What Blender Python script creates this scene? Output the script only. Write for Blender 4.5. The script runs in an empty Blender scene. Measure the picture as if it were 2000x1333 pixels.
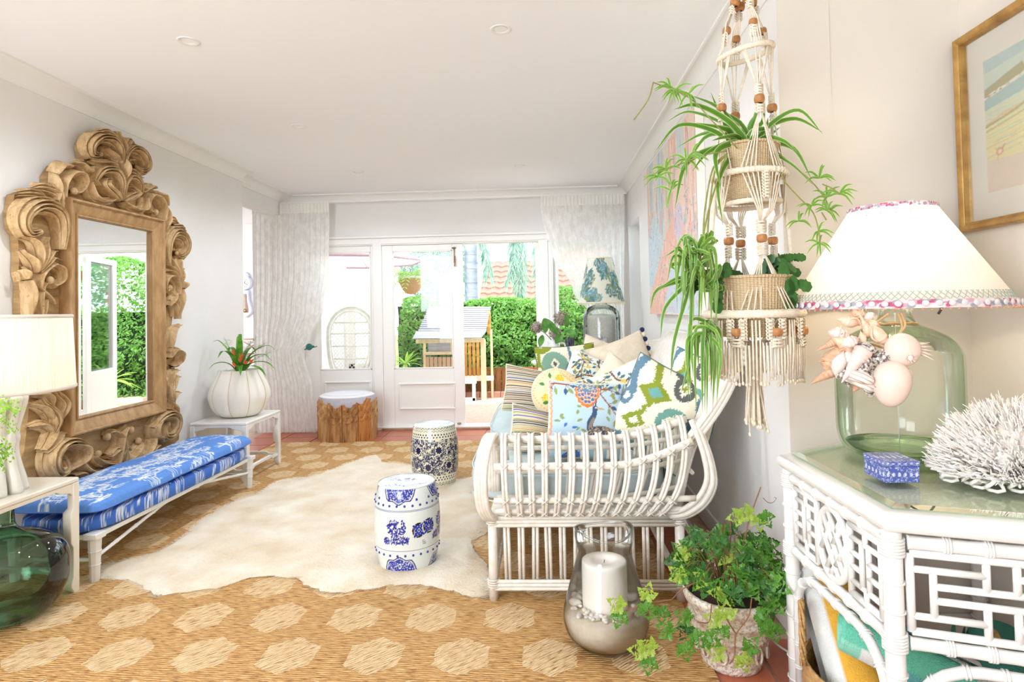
import bpy, math, random
import numpy as np
from mathutils import Vector, Matrix, noise

# ---------------------------------------------------------------- camera, world, sun, lights, exposure
C = bpy.context.scene.collection
scn = bpy.context.scene
YAW, PIT, ROL = [math.radians(a) for a in (-2.595127, 1.380695, 1.187281)]
CX, CY, FPX, EYE = 1005.1, 580.06, 1175.74, 1.28


def cam_axes():
    cy, sy, cp, sp, cr, sr = math.cos(YAW), math.sin(YAW), math.cos(PIT), math.sin(PIT), math.cos(ROL), math.sin(ROL)
    f = Vector((sy * cp, cy * cp, sp))
    r = Vector((cy, -sy, 0))
    d = f.cross(r)
    return cr * r + sr * d, -sr * r + cr * d, f


AR, AD, AF = cam_axes()


def P(u, w, x=None, y=None, z=None):
    """photo pixel (2000x1333) -> world point on a plane x=, y= or z= (all sizes below are metres)"""
    v = AR * ((u - CX) / FPX) + AD * ((w - CY) / FPX) + AF
    if z is not None:
        t = (z - EYE) / v.z
    elif y is not None:
        t = y / v.y
    else:
        t = x / v.x
    return Vector((0, 0, EYE)) + v * t


cam = bpy.data.cameras.new('camera')
camo = bpy.data.objects.new('camera', cam)
C.objects.link(camo)
mw = Matrix.Identity(4)
for i in range(3):
    mw[i][0], mw[i][1], mw[i][2] = AR[i], -AD[i], -AF[i]
mw[2][3] = EYE
camo.matrix_world = mw
cam.sensor_width = 36
cam.lens = FPX / 2000 * 36
cam.shift_x = -(CX - 1000) / 2000
cam.shift_y = (CY - 666.5) / 2000
cam.clip_start = 0.05
scn.camera = camo
scn.view_settings.view_transform = 'Standard'
scn.view_settings.look = 'None'
scn.view_settings.gamma = 1
scn.view_settings.exposure = 0.70
scn.cycles.use_denoising = True
scn.cycles.max_bounces = 10
scn.cycles.diffuse_bounces = 5
scn.cycles.glossy_bounces = 5
scn.cycles.transmission_bounces = 8
scn.cycles.transparent_max_bounces = 24
scn.cycles.sample_clamp_indirect = 6
scn.cycles.caustics_reflective = False
scn.cycles.caustics_refractive = False

world = bpy.data.worlds.new('sky')
scn.world = world
world.use_nodes = True
bgn = world.node_tree.nodes['Background']
bgn.inputs[0].default_value = (0.82, 0.91, 1.0, 1)
bgn.inputs[1].default_value = 3.1


def lamp(name, kind, loc, energy, color=(1, 1, 1), size=1.0, size_y=None, aim=None, angle=None, spot=None):
    l = bpy.data.lights.new(name, kind)
    l.energy = energy
    l.color = color
    if kind == 'AREA':
        l.shape = 'RECTANGLE'
        l.size = size
        l.size_y = size_y or size
    elif kind == 'SUN':
        l.angle = math.radians(angle or 1)
    else:
        l.shadow_soft_size = size
    if spot:
        l.spot_size = math.radians(spot)
        l.spot_blend = 0.6
    o = bpy.data.objects.new(name, l)
    C.objects.link(o)
    o.location = loc
    if aim is not None:
        d = Vector(aim) - Vector(loc)
        o.rotation_euler = d.to_track_quat('-Z', 'Y').to_euler()
    return o


lamp('sun', 'SUN', (0, 0, 9), 3.6, (1, 0.97, 0.9), aim=(3.2, 4.2, 0), angle=3)
# fill lights added out of view to brighten the rooms
lamp('rear_fill_light', 'AREA', (-2.0, -2.25, 1.45), 40, (0.78, 0.88, 1), 1.3, 1.7, aim=(-2.0, 3, 2.4))
lamp('left_fill_light', 'AREA', (-2.66, -.4, 1.8), 88, (0.80, 0.90, 1), 2.2, 1.7, aim=(.6, 2.2, 1.75))  # added fill for the sofa wall; the wall behind it is solid
lamp('hall_fill_light', 'AREA', (-6.6, 8.6, 1.6), 26, (0.95, 0.97, 1), 2.6, 1.8, aim=(-3.4, 9.4, 1.4))  # added fill that brightens the hall

# ---------------------------------------------------------------- mesh helpers


class MB:
    def __init__(s):
        s.v, s.f, s.uv = [], [], []

    def add(s, vs, fs, uvs=None):
        o = len(s.v)
        s.v.extend([tuple(p) for p in vs])
        s.uv.extend(uvs if uvs is not None else [(0.0, 0.0)] * len(vs))
        s.f.extend([tuple(i + o for i in f) for f in fs])
        return s

    def box(s, x0, x1, y0, y1, z0, z1, M=None):
        vs = [Vector((x, y, z)) for z in (z0, z1) for y in (y0, y1) for x in (x0, x1)]
        if M is not None:
            vs = [M @ p for p in vs]
        return s.add(vs, [(0, 2, 3, 1), (4, 5, 7, 6), (0, 1, 5, 4), (2, 6, 7, 3), (0, 4, 6, 2), (1, 3, 7, 5)])

    def grid(s, fn, nu, nv, cu=False, cv=False):
        """fn(a, b), a and b in 0..1"""
        mu, mv = (nu if cu else nu + 1), (nv if cv else nv + 1)
        vs, uvs, fs = [], [], []
        for i in range(mu):
            for j in range(mv):
                vs.append(tuple(fn(i / nu, j / nv)))
                uvs.append((i / nu, j / nv))
        for i in range(nu):
            for j in range(nv):
                a, b = i % mu, (i + 1) % mu
                c, d = j % mv, (j + 1) % mv
                fs.append((a * mv + c, b * mv + c, b * mv + d, a * mv + d))
        return s.add(vs, fs, uvs)

    def lathe(s, prof, n=32, c=(0, 0, 0), M=None, rf=None):
        m = len(prof)
        vs, uvs, fs = [], [], []
        for i in range(n):
            a = 2 * math.pi * i / n
            for j, (r, z) in enumerate(prof):
                rr = r if rf is None else r * rf(a, j / max(1, m - 1))
                p = Vector((c[0] + rr * math.cos(a), c[1] + rr * math.sin(a), c[2] + z))
                vs.append(M @ p if M is not None else p)
                uvs.append((i / n, j / max(1, m - 1)))
        for i in range(n):
            k = (i + 1) % n
            for j in range(m - 1):
                fs.append((i * m + j, k * m + j, k * m + j + 1, i * m + j + 1))
        return s.add(vs, fs, uvs)

    def tube(s, pts, r, n=8, closed=False, cap=True, sq=None):
        pts = [Vector(p) for p in pts]
        m = len(pts)
        if m < 2:
            return s
        rs = r if isinstance(r, (list, tuple)) else [r] * m
        vs, fs = [], []
        t0 = (pts[1] - pts[0]).normalized()
        up = Vector((0, 0, 1)) if abs(t0.z) < 0.9 else Vector((0, 1, 0))
        nrm = (up - t0 * up.dot(t0)).normalized()
        for i in range(m):
            if closed:
                t = (pts[(i + 1) % m] - pts[i - 1])
            else:
                t = pts[min(i + 1, m - 1)] - pts[max(i - 1, 0)]
            if t.length < 1e-9:
                t = t0
            t = t.normalized()
            nn = nrm - t * nrm.dot(t)
            nrm = nn.normalized() if nn.length > 1e-6 else nrm
            b = t.cross(nrm)
            for k in range(n):
                a = 2 * math.pi * k / n
                ra, rb = (1, 1) if sq is None else sq
                vs.append(pts[i] + (nrm * math.cos(a) * ra + b * math.sin(a) * rb) * rs[i])
        mm = m if closed else m - 1
        for i in range(mm):
            j = (i + 1) % m
            for k in range(n):
                l = (k + 1) % n
                fs.append((i * n + k, i * n + l, j * n + l, j * n + k))
        if cap and not closed:
            fs.append(tuple(reversed(range(n))))
            fs.append(tuple((m - 1) * n + k for k in range(n)))
        return s.add(vs, fs)

    def ball(s, c, r, nu=12, nv=8, M=None):
        c = Vector(c)
        r = (r, r, r) if isinstance(r, (int, float)) else r

        def fn(a, b):
            t, p = 2 * math.pi * a, math.pi * (b * 0.998 + 0.001)
            q = Vector((r[0] * math.sin(p) * math.cos(t), r[1] * math.sin(p) * math.sin(t), -r[2] * math.cos(p)))
            return c + (M @ q if M is not None else q)
        return s.grid(fn, nu, nv, cu=True)

    def prism(s, poly, a0, a1, axis='z'):
        """polygon extruded along an axis; poly in the two remaining axes (in x,y,z order)"""
        def pt(p, a):
            return {'z': (p[0], p[1], a), 'y': (p[0], a, p[1]), 'x': (a, p[0], p[1])}[axis]
        n = len(poly)
        vs = [pt(p, a0) for p in poly] + [pt(p, a1) for p in poly]
        fs = [tuple(range(n)), tuple(reversed(range(n, 2 * n)))]
        fs += [(i, i + n, (i + 1) % n + n, (i + 1) % n) for i in range(n)]
        return s.add(vs, fs)

    def build(s, name, mat=None, parent=None, smooth=True, label=None, canvas=None, bevel=0, origin=None, loc=None, sub=0):
        me = bpy.data.meshes.new(name)
        vs = s.v
        if origin is not None:
            o = Vector(origin)
            vs = [(p[0] - o[0], p[1] - o[1], p[2] - o[2]) for p in vs]
        me.from_pydata(vs, [], s.f)
        me.validate()
        if smooth:
            me.polygons.foreach_set('use_smooth', [True] * len(me.polygons))
        if canvas is not None:
            set_col(me, s.uv, canvas)
        if mat is not None:
            me.materials.append(mat)
        ob = bpy.data.objects.new(name, me)
        C.objects.link(ob)
        if origin is not None:
            ob.location = origin
        if loc is not None:
            ob.location = loc
        if parent is not None:
            ob.parent = parent
        if label:
            ob['label'] = label
        if bevel:
            b = ob.modifiers.new('bevel', 'BEVEL')
            b.width = bevel
            b.segments = 2
            b.limit_method = 'ANGLE'
            b.angle_limit = math.radians(40)
        if sub:
            b = ob.modifiers.new('sub', 'SUBSURF')
            b.levels = b.render_levels = sub
        if smooth and (bevel or smooth == 2):
            try:
                me.set_sharp_from_angle(angle=math.radians(38))
            except Exception:
                pass
        return ob


def set_col(me, uvs, canvas):
    at = me.color_attributes.new('Col', 'FLOAT_COLOR', 'POINT')
    uv = np.array(uvs)[:len(me.vertices)]
    h, w = canvas.shape[:2]
    x = np.clip((uv[:, 0] * (w - 1)).round().astype(int), 0, w - 1)
    y = np.clip((uv[:, 1] * (h - 1)).round().astype(int), 0, h - 1)
    c = canvas[y, x]
    lin = np.where(c <= 0.04045, c / 12.92, ((c + 0.055) / 1.055) ** 2.4)
    out = np.ones((len(uv), 4), np.float32)
    out[:, :3] = lin
    at.data.foreach_set('color', out.ravel())


def thing(name, label, cat, loc=(0, 0, 0), rz=0.0, group=None):
    o = bpy.data.objects.new(name, None)
    o.empty_display_size = 0.05
    C.objects.link(o)
    o.location = loc
    o.rotation_euler = (0, 0, rz)
    o['label'] = label
    o['category'] = cat
    if group:
        o['group'] = group
    return o


def tag(o, label, cat, group=None):
    o['label'] = label
    o['category'] = cat
    if group:
        o['group'] = group
    return o


def struct(o):
    o['kind'] = 'structure'
    return o


def stuff(o):
    o['kind'] = 'stuff'
    return o


def copy_tree(o, parent=None):
    c = o.copy()
    C.objects.link(c)
    c.parent = parent
    for ch in list(o.children):
        copy_tree(ch, c)
    return c


def smooth_path(pts, n=6, closed=False):
    """Catmull-Rom"""
    pts = [Vector(p) for p in pts]
    out = []
    m = len(pts)
    for i in range(m if closed else m - 1):
        p0 = pts[(i - 1) % m] if closed or i > 0 else pts[0] * 2 - pts[1]
        p1, p2 = pts[i], pts[(i + 1) % m]
        p3 = pts[(i + 2) % m] if closed or i + 2 < m else pts[-1] * 2 - pts[-2]
        for k in range(n):
            t = k / n
            out.append(0.5 * ((2 * p1) + (p2 - p0) * t + (2 * p0 - 5 * p1 + 4 * p2 - p3) * t * t + (3 * p1 - p0 - 3 * p2 + p3) * t ** 3))
    if not closed:
        out.append(pts[-1])
    return out


def lerp(a, b, t):
    return a + (b - a) * t


# ---------------------------------------------------------------- canvases for flat prints (colours only)


class Canvas:
    def __init__(s, w, h, col, aspect=1.0):
        """coordinates x in 0..aspect, y in 0..1"""
        s.a = np.zeros((h, w, 3)) + np.array(col)
        s.w, s.h, s.asp = w, h, aspect
        s.X, s.Y = np.meshgrid((np.arange(w) + .5) / w * aspect, (np.arange(h) + .5) / h)

    def win(s, x0, x1, y0, y1):
        i0, i1 = max(0, int(x0 / s.asp * s.w) - 1), min(s.w, int(x1 / s.asp * s.w) + 2)
        j0, j1 = max(0, int(y0 * s.h) - 1), min(s.h, int(y1 * s.h) + 2)
        return slice(j0, max(j0, j1)), slice(i0, max(i0, i1))

    def put(s, sl, m, col):
        s.a[sl][m] = col

    def ell(s, cx, cy, rx, ry, col, ang=0.0, ring=0.0):
        R = max(rx, ry)
        sl = s.win(cx - R, cx + R, cy - R, cy + R)
        X, Y = s.X[sl] - cx, s.Y[sl] - cy
        c, q = math.cos(ang), math.sin(ang)
        d = np.sqrt(((X * c + Y * q) / rx) ** 2 + ((-X * q + Y * c) / ry) ** 2)
        m = d < 1
        if ring:
            m &= d > ring
        s.put(sl, m, col)

    def leaf(s, x, y, L, W, ang, col):
        cx, cy = x + math.cos(ang) * L / 2, y + math.sin(ang) * L / 2
        sl = s.win(cx - L, cx + L, cy - L, cy + L)
        X, Y = s.X[sl] - x, s.Y[sl] - y
        c, q = math.cos(ang), math.sin(ang)
        t = (X * c + Y * q) / L
        d = -X * q + Y * c
        m = (t > 0) & (t < 1) & (np.abs(d) < W / 2 * np.sin(np.pi * np.clip(t, 0, 1)) ** 0.8)
        s.put(sl, m, col)

    def stroke(s, pts, w, col, w2=None):
        w2 = w if w2 is None else w2
        pts = [(p[0], p[1]) for p in smooth_path([(a, b, 0) for a, b in pts], 5)]
        n = len(pts) - 1
        for i in range(n):
            (x0, y0), (x1, y1) = pts[i], pts[i + 1]
            ww = lerp(w, w2, i / max(1, n)) / 2
            sl = s.win(min(x0, x1) - ww, max(x0, x1) + ww, min(y0, y1) - ww, max(y0, y1) + ww)
            X, Y = s.X[sl], s.Y[sl]
            dx, dy = x1 - x0, y1 - y0
            L = dx * dx + dy * dy + 1e-12
            t = np.clip(((X - x0) * dx + (Y - y0) * dy) / L, 0, 1)
            s.put(sl, np.hypot(X - x0 - t * dx, Y - y0 - t * dy) < ww, col)

    def poly(s, pts, col):
        xs, ys = [p[0] for p in pts], [p[1] for p in pts]
        sl = s.win(min(xs), max(xs), min(ys), max(ys))
        X, Y = s.X[sl], s.Y[sl]
        m = np.zeros(X.shape, bool)
        n = len(pts)
        for i in range(n):
            (x0, y0), (x1, y1) = pts[i], pts[(i + 1) % n]
            if y0 == y1:
                continue
            cr = ((Y >= y0) != (Y >= y1)) & (X < (x1 - x0) * (Y - y0) / (y1 - y0) + x0)
            m ^= cr
        s.put(sl, m, col)

    def noise(s, amt, rnd, cell=1):
        n = rnd.normal(0, amt, (s.h // cell + 1, s.w // cell + 1, 1))
        s.a = np.clip(s.a + np.kron(n, np.ones((cell, cell, 1)))[:s.h, :s.w], 0, 1)


def flower(cv, x, y, r, cols, n=9, seed=0):
    rd = random.Random(seed)
    for ring, k in ((1.0, n), (0.68, n - 2), (0.36, 5)):
        for i in range(k):
            a = 2 * math.pi * (i + rd.random() * .5) / k
            cv.ell(x + math.cos(a) * r * ring * .6, y + math.sin(a) * r * ring * .6, r * .42 * (ring * .5 + .5), r * .27, cols[(i + int(ring * 10)) % len(cols)], a)


# ---------------------------------------------------------------- materials
MAT = {}


class NT:
    """small expression helper over a node tree"""

    def __init__(s, m):
        s.t = m.node_tree
        s.n, s.l = s.t.nodes, s.t.links
        s.b = s.n['Principled BSDF']
        s.out = s.n['Material Output']

    def node(s, ty, ins=None, **kw):
        n = s.n.new(ty)
        for k, v in kw.items():
            setattr(n, k, v)
        for k, v in (ins or {}).items():
            s.set(n.inputs[k], v)
        return n

    def set(s, sock, v):
        if isinstance(v, bpy.types.NodeSocket):
            s.l.new(v, sock)
        elif isinstance(v, (tuple, list)) and len(v) == 3 and sock.type == 'RGBA':
            sock.default_value = (*v, 1)
        else:
            sock.default_value = v

    def m(s, op, a, b=0.0, c=0.0):
        n = s.node('ShaderNodeMath', operation=op)
        for i, v in enumerate((a, b, c)):
            s.set(n.inputs[i], v)
        return n.outputs[0]

    def mix(s, f, a, b, mode='MIX'):
        n = s.node('ShaderNodeMix', data_type='RGBA', blend_type=mode)
        s.set(n.inputs[0], f)
        s.set(n.inputs[6], a)
        s.set(n.inputs[7], b)
        return n.outputs[2]

    def coord(s, scale=(1, 1, 1), rot=(0, 0, 0), kind='Object'):
        tc = s.node('ShaderNodeTexCoord')
        mp = s.node('ShaderNodeMapping', {'Vector': tc.outputs[kind], 'Scale': scale, 'Rotation': rot})
        return mp.outputs[0]

    def noise(s, vec, scale=5, detail=4, rough=.5, dist=0.0):
        n = s.node('ShaderNodeTexNoise', {'Vector': vec, 'Scale': scale, 'Detail': detail, 'Roughness': rough, 'Distortion': dist})
        return n.outputs[0]

    def ramp(s, f, stops):
        n = s.node('ShaderNodeValToRGB')
        s.set(n.inputs[0], f)
        el = n.color_ramp.elements
        while len(el) > 1:
            el.remove(el[-1])
        for i, (p, c) in enumerate(stops):
            e = el[0] if i == 0 else el.new(p)
            e.position = p
            e.color = (*c, 1) if len(c) == 3 else c
        return n.outputs[0]

    def bump(s, h, strength=.3, dist=.01):
        n = s.node('ShaderNodeBump', {'Height': h, 'Strength': strength, 'Distance': dist})
        s.l.new(n.outputs[0], s.b.inputs['Normal'])

    def col(s, v):
        s.set(s.b.inputs['Base Color'], v)


def L(c):
    """sRGB 0-255 or 0-1 -> linear"""
    c = [x / 255 if max(c) > 1 else x for x in c]
    return tuple(x / 12.92 if x <= .04045 else ((x + .055) / 1.055) ** 2.4 for x in c)


def new_mat(name, rough=.5, spec=.5, metal=0.0):
    m = bpy.data.materials.new(name)
    m.use_nodes = True
    t = NT(m)
    t.b.inputs['Roughness'].default_value = rough
    t.b.inputs['Specular IOR Level'].default_value = spec
    t.b.inputs['Metallic'].default_value = metal
    MAT[name] = m
    return m, t


def plain(name, c1, c2=None, rough=.5, scale=8, bump=0.0, bscale=60, stretch=(1, 1, 1), spec=.5, metal=0.0, sss=0.0, trans=0.0, coat=0.0, bd=.004):
    """base colour drifting between c1 and c2 with noise, fine relief"""
    m, t = new_mat(name, rough, spec, metal)
    co = t.coord(stretch)
    if c2 is not None:
        f = t.ramp(t.noise(co, scale, 5, .6), [(.3, (0, 0, 0)), (.7, (1, 1, 1))])
        t.col(t.mix(f, L(c1), L(c2)))
    else:
        t.col(L(c1))
    if bump:
        t.bump(t.noise(co, bscale, 3, .6), bump, bd)
    if sss:
        t.b.inputs['Subsurface Weight'].default_value = sss
        t.b.inputs['Subsurface Radius'].default_value = (.05, .03, .02)
        t.b.inputs['Subsurface Scale'].default_value = .2
    if coat:
        t.b.inputs['Coat Weight'].default_value = coat
    if trans:
        tr = t.node('ShaderNodeBsdfTranslucent')
        t.set(tr.inputs[0], L(c1))
        mx = t.node('ShaderNodeMixShader', {0: trans, 1: t.b.outputs[0], 2: tr.outputs[0]})
        t.l.new(mx.outputs[0], t.out.inputs[0])
    return m


def printed(name, rough=.7, bump=.25, bscale=500, trans=0.0, coat=0.0, spec=.4, bd=.001, emit=0):
    """flat print read from the mesh colours, woven relief"""
    m, t = new_mat(name, rough, spec)
    a = t.node('ShaderNodeAttribute', attribute_name='Col')
    t.col(a.outputs[0])
    if bump:
        t.bump(t.noise(t.coord(), bscale, 2, .5), bump, bd)
    if coat:
        t.b.inputs['Coat Weight'].default_value = coat
        t.b.inputs['Coat Roughness'].default_value = .05
    if trans:
        tr = t.node('ShaderNodeBsdfTranslucent')
        t.l.new(a.outputs[0], tr.inputs[0])
        mx = t.node('ShaderNodeMixShader', {0: trans, 1: t.b.outputs[0], 2: tr.outputs[0]})
        t.l.new(mx.outputs[0], t.out.inputs[0])
    return m


def glassy(name, tint=(1, 1, 1), edge=(.8, .9, .85), gloss=1.0, ior=1.45, power=2.0):
    """thin clear or tinted glass: see-through face-on, denser and more reflective at grazing angles"""
    m, t = new_mat(name)
    lw = t.node('ShaderNodeLayerWeight', {'Blend': .5})
    f = t.m('POWER', lw.outputs['Facing'], power)
    tc = t.mix(f, tint, edge)
    tr = t.node('ShaderNodeBsdfTransparent', {0: tc})
    gl = t.node('ShaderNodeBsdfGlossy', {'Color': (1, 1, 1), 'Roughness': .02})
    fr = t.node('ShaderNodeFresnel', {'IOR': ior})
    mx = t.node('ShaderNodeMixShader', {0: t.m('MULTIPLY', fr.outputs[0], gloss), 1: tr.outputs[0], 2: gl.outputs[0]})
    t.l.new(mx.outputs[0], t.out.inputs[0])
    return m


def emissive(name, col, s):
    m, t = new_mat(name)
    t.b.inputs['Emission Color'].default_value = (*L(col), 1)
    t.b.inputs['Emission Strength'].default_value = s
    t.col(L(col))
    return m


WALL = plain('wall_paint', (236, 233, 229), (232, 229, 225), .85, 3, .05, 200)
WARMWALL = plain('lamplit_wall_paint', (228, 221, 210), (225, 217, 205), .85, 3, .05, 200)  # same white wall, toned down with the lamp's warmth put in the colour
CEIL = plain('ceiling_paint', (246, 245, 244), None, .9)
TRIM = plain('gloss_trim', (240, 237, 231), None, .35)
WHITE = plain('white_lacquer', (240, 238, 233), (234, 231, 226), .28, 12, coat=.2)
CREAMLAC = plain('cream_lacquer', (240, 233, 218), (234, 226, 210), .3, 6, coat=.2)
RATTAN = plain('white_painted_rattan', (241, 236, 228), (224, 214, 198), .35, 26, .25, 90, (1, 1, 1))
RATTAN2 = plain('rattan_binding', (238, 233, 225), (214, 205, 190), .4, 40, .3, 150)
BRASS = plain('aged_brass', (190, 160, 105), (120, 95, 60), .35, 30, metal=.9)
GLASS = glassy('window_glass', (.97, .98, .975), (.85, .9, .88), .8)
GLASSTOP = glassy('tabletop_glass', (.98, .995, .965), (.9, .96, .88), .22, 1.3)
# ================================================================ SETTING
CZ = 2.62      # ceiling
XR = 0.947     # wall behind the sofa
XL = -2.75     # wall with the mirror
YB = 6.62      # wall with the french doors
XA, YA = 1.64, 2.39   # alcove: side wall, and the wall facing the camera

# floor slab in the grout colour, terracotta tiles on it one by one
GROUT = plain('grout', (205, 178, 160), (180, 150, 130), .9, 20)
b = MB().box(-7.2, 1.8, -2.4, 11.6, -.12, -.006)
floor_o = struct(b.build('floor', GROUT, smooth=False))
tm, tt = new_mat('terracotta', .32)
info = tt.node('ShaderNodeObjectInfo')
co = tt.coord()
f1 = tt.noise(co, 7, 4, .6)
tt.col(tt.mix(info.outputs['Random'], tt.mix(f1, L((178, 92, 62)), L((202, 118, 84))), tt.mix(f1, L((160, 78, 52)), L((190, 104, 74)))))
tt.bump(tt.noise(co, 40, 3), .08, .003)
TS = .35
tb = MB().box(-TS / 2 + .006, TS / 2 - .006, -TS / 2 + .006, TS / 2 - .006, -.006, .002)
tile0 = None
for i in range(14):
    for j in range(15):
        x = -3.0 + i * TS + .1
        y = 1.985 + j * TS - .12
        if x > 1.5 or y > 6.62:
            continue
        if not (y > 5.75 or x > .45 or (x < -2.6 and y > 5)):
            continue
        if x > .8 and y > 2.5:
            continue
        if tile0 is None:
            tile0 = tb.build('tile', tm, floor_o, smooth=False, bevel=.002)
            o = tile0
        else:
            o = tile0.copy()
            C.objects.link(o)
        o.location = (x, y, 0)

# ceiling and walls
struct(MB().box(XL - .3, 1.8, -2.4, YB + .5, CZ, CZ + .12).box(-7.2, XL - .3, 5.2, YB + .5, CZ, CZ + .12).box(-7.2, -3.1, YB + .5, 11.6, CZ, CZ + .12).build('ceiling', CEIL, smooth=False))
struct(MB().box(XL - .14, XL, -2.4, 5.43, 0, CZ).build('wall_left', WALL, smooth=False))
b = MB().box(XL - .22, XL - .09, 5.43, YB, 2.38, CZ)
struct(b.build('wall_bulkhead', WALL, smooth=False))
# wall behind the sofa with the tall narrow window near the far corner
WY0, WY1, WZ0, WZ1 = 5.80, 6.53, .42, 2.17
b = MB().box(XR, XR + .2, YA, WY0, 0, CZ).box(XR, XR + .2, WY1, YB, 0, CZ)
b.box(XR, XR + .2, WY0, WY1, 0, WZ0).box(XR, XR + .2, WY0, WY1, WZ1, CZ)
struct(b.build('wall_right', WALL, smooth=False))
struct(MB().box(XR + .2, XA + .12, YA, YA + .12, 0, CZ).build('wall_alcove', WARMWALL, smooth=False))
struct(MB().box(XR + .0005, XR + .2, YA - .004, YA, 0, CZ).build('wall_alcove_return', WARMWALL, smooth=False))
struct(MB().box(XA, XA + .12, -2.4, YA, 0, CZ).build('wall_side', WARMWALL, smooth=False))
# wall behind the camera: unseen opening, narrowed to limit the sky light coming in
b = MB().box(XL, -2.7, -2.4, -2.28, 0, CZ).box(-1.3, XA, -2.4, -2.28, 0, CZ).box(-2.7, -1.3, -2.4, -2.28, 2.3, CZ).box(-2.7, -1.3, -2.4, -2.28, 0, .5)
struct(b.build('wall_rear', WALL, smooth=False))
# wall with the french doors
b = MB().box(-3.24, XR + .2, YB, YB + .14, 2.13, CZ).box(-3.24, -2.78, YB, YB + .14, 0, 2.13).box(.80, XR + .2, YB, YB + .14, 0, 2.13)
struct(b.build('wall_back', WALL, smooth=False))
# the hall seen through the opening at the left
HALLP = plain('hall_paint', (240, 238, 243), None, .85)
struct(MB().box(-7.2, -3.2, 11.4, 11.6, 0, CZ).build('wall_hall', HALLP, smooth=False))
struct(MB().box(-3.24, -3.1, YB + .14, 11.4, 0, CZ).build('wall_hall_side', HALLP, smooth=False))
struct(MB().box(-7.2, XL - .14, 5.2, 5.43, 0, CZ).build('wall_hall_front', HALLP, smooth=False))
b = MB().box(-7.2, -7.05, 5.43, 11.4, 0, .7).box(-7.2, -7.05, 5.43, 11.4, 2.4, CZ).box(-7.2, -7.05, 5.43, 7, 0, CZ).box(-7.2, -7.05, 10.5, 11.4, 0, CZ)
struct(b.build('wall_hall_left', HALLP, smooth=False))


def cornice(name, p0, p1, inward, w=.11, h=.09):
    """cove between wall and ceiling with a small bead on the ceiling side"""
    p0, p1, n = Vector(p0), Vector(p1), Vector(inward)
    prof = [(0.0, 0.0), (0.0, -h), (.008, -h), (.010, -h + .010)]
    for k in range(7):
        a = math.radians(90 * k / 6)
        prof.append((w - .014 - (w - .026) * math.cos(a), -(h - .012) + (h - .022) * math.sin(a) * 1.0))
    prof += [(w - .012, -.016), (w, -.014), (w, 0.0)]
    m = MB()
    vs = []
    for q in (p0, p1):
        for a, z in prof:
            vs.append(q + n * a + Vector((0, 0, z)))
    k = len(prof)
    m.add(vs, [(i, (i + 1) % k, (i + 1) % k + k, i + k) for i in range(k)] + [tuple(range(k)), tuple(reversed(range(k, 2 * k)))])
    return struct(m.build(name, TRIM, smooth=2))


cornice('trim_1', (XL, -2.2, CZ), (XL, 5.43, CZ), (1, 0, 0))
cornice('trim_2', (XL - .09, 5.43, CZ), (XL - .09, YB, CZ), (1, 0, 0))
cornice('trim_3', (XL - .09, YB, CZ), (XR, YB, CZ), (0, -1, 0))
cornice('trim_4', (XR, YB, CZ), (XR, YA, CZ), (-1, 0, 0))
cornice('trim_5', (-7, 11.4, CZ), (-3.24, 11.4, CZ), (0, -1, 0), .12, .12)


def skirting(name, x0, x1, y0, y1, h=.1):
    return struct(MB().box(x0, x1, y0, y1, 0, h).build(name, TRIM, smooth=2, bevel=.004))


skirting('baseboard_right', XR - .016, XR, YA + .01, YB)
skirting('baseboard_left', XL, XL + .016, -2, 5.43)
skirting('baseboard_alcove', XR + .01, XA - .02, YA - .02, YA - .004)

# head trim over the doors
struct(MB().box(-2.78, .81, YB - .035, YB, 2.125, 2.15).box(-2.78, .81, YB - .012, YB, 2.06, 2.125).build('trim_6', TRIM, smooth=2, bevel=.003))
WOODSILL = plain('oiled_threshold', (176, 138, 112), (150, 112, 88), .4, 8, stretch=(2, 14, 2))
struct(MB().box(-2.78, .81, YB - .05, YB + .14, 0, .035).build('trim_7', TRIM, smooth=2, bevel=.004))
struct(MB().box(-1.78, -.02, YB - .08, YB + .10, 0, .026).build('trim_8', WOODSILL, smooth=2, bevel=.004))


def moulding(mb, x0, x1, z0, z1, y, out=.012, w=.022):
    for (a0, a1, b0, b1) in ((x0, x1, z0, z0 + w), (x0, x1, z1 - w, z1), (x0, x0 + w, z0 + w, z1 - w), (x1 - w, x1, z0 + w, z1 - w)):
        mb.box(a0, a1, y - out, y, b0, b1)
        mb.box(a0 + w * .3, a1 - w * .3, y - out * 1.7, y - out, b0 + w * .3, b1 - w * .3)


def leaf_sash(name, x0, x1, y0, y1, z0, z1, gx0, gx1, gz0, gz1, px0, px1, pz0, pz1, parent_struct=True):
    """glazed door leaf: stiles and rails, glass, a raised moulding on the bottom panel"""
    m = MB()
    m.box(x0, gx0, y0, y1, z0, z1).box(gx1, x1, y0, y1, z0, z1).box(gx0, gx1, y0, y1, gz1, z1).box(gx0, gx1, y0, y1, z0, gz0)
    o = struct(m.build(name, TRIM, smooth=2, bevel=.004))
    mm = MB()
    moulding(mm, px0, px1, pz0, pz1, y0)
    mm.build('panel_moulding', TRIM, o, smooth=2, bevel=.003)
    bd = MB()
    w = .014
    for (a0, a1, c0, c1) in ((gx0, gx1, gz0, gz0 + w), (gx0, gx1, gz1 - w, gz1), (gx0, gx0 + w, gz0, gz1), (gx1 - w, gx1, gz0, gz1)):
        bd.box(a0, a1, y0 - .004, y0 + .018, c0, c1)
    bd.build('glazing_bead', TRIM, o, smooth=2, bevel=.003)
    MB().box(gx0 + .003, gx1 - .003, y0 + .02, y0 + .025, gz0 + .003, gz1 - .003).build('pane', GLASS, o, smooth=False)
    return o


YD = YB + .015
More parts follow.
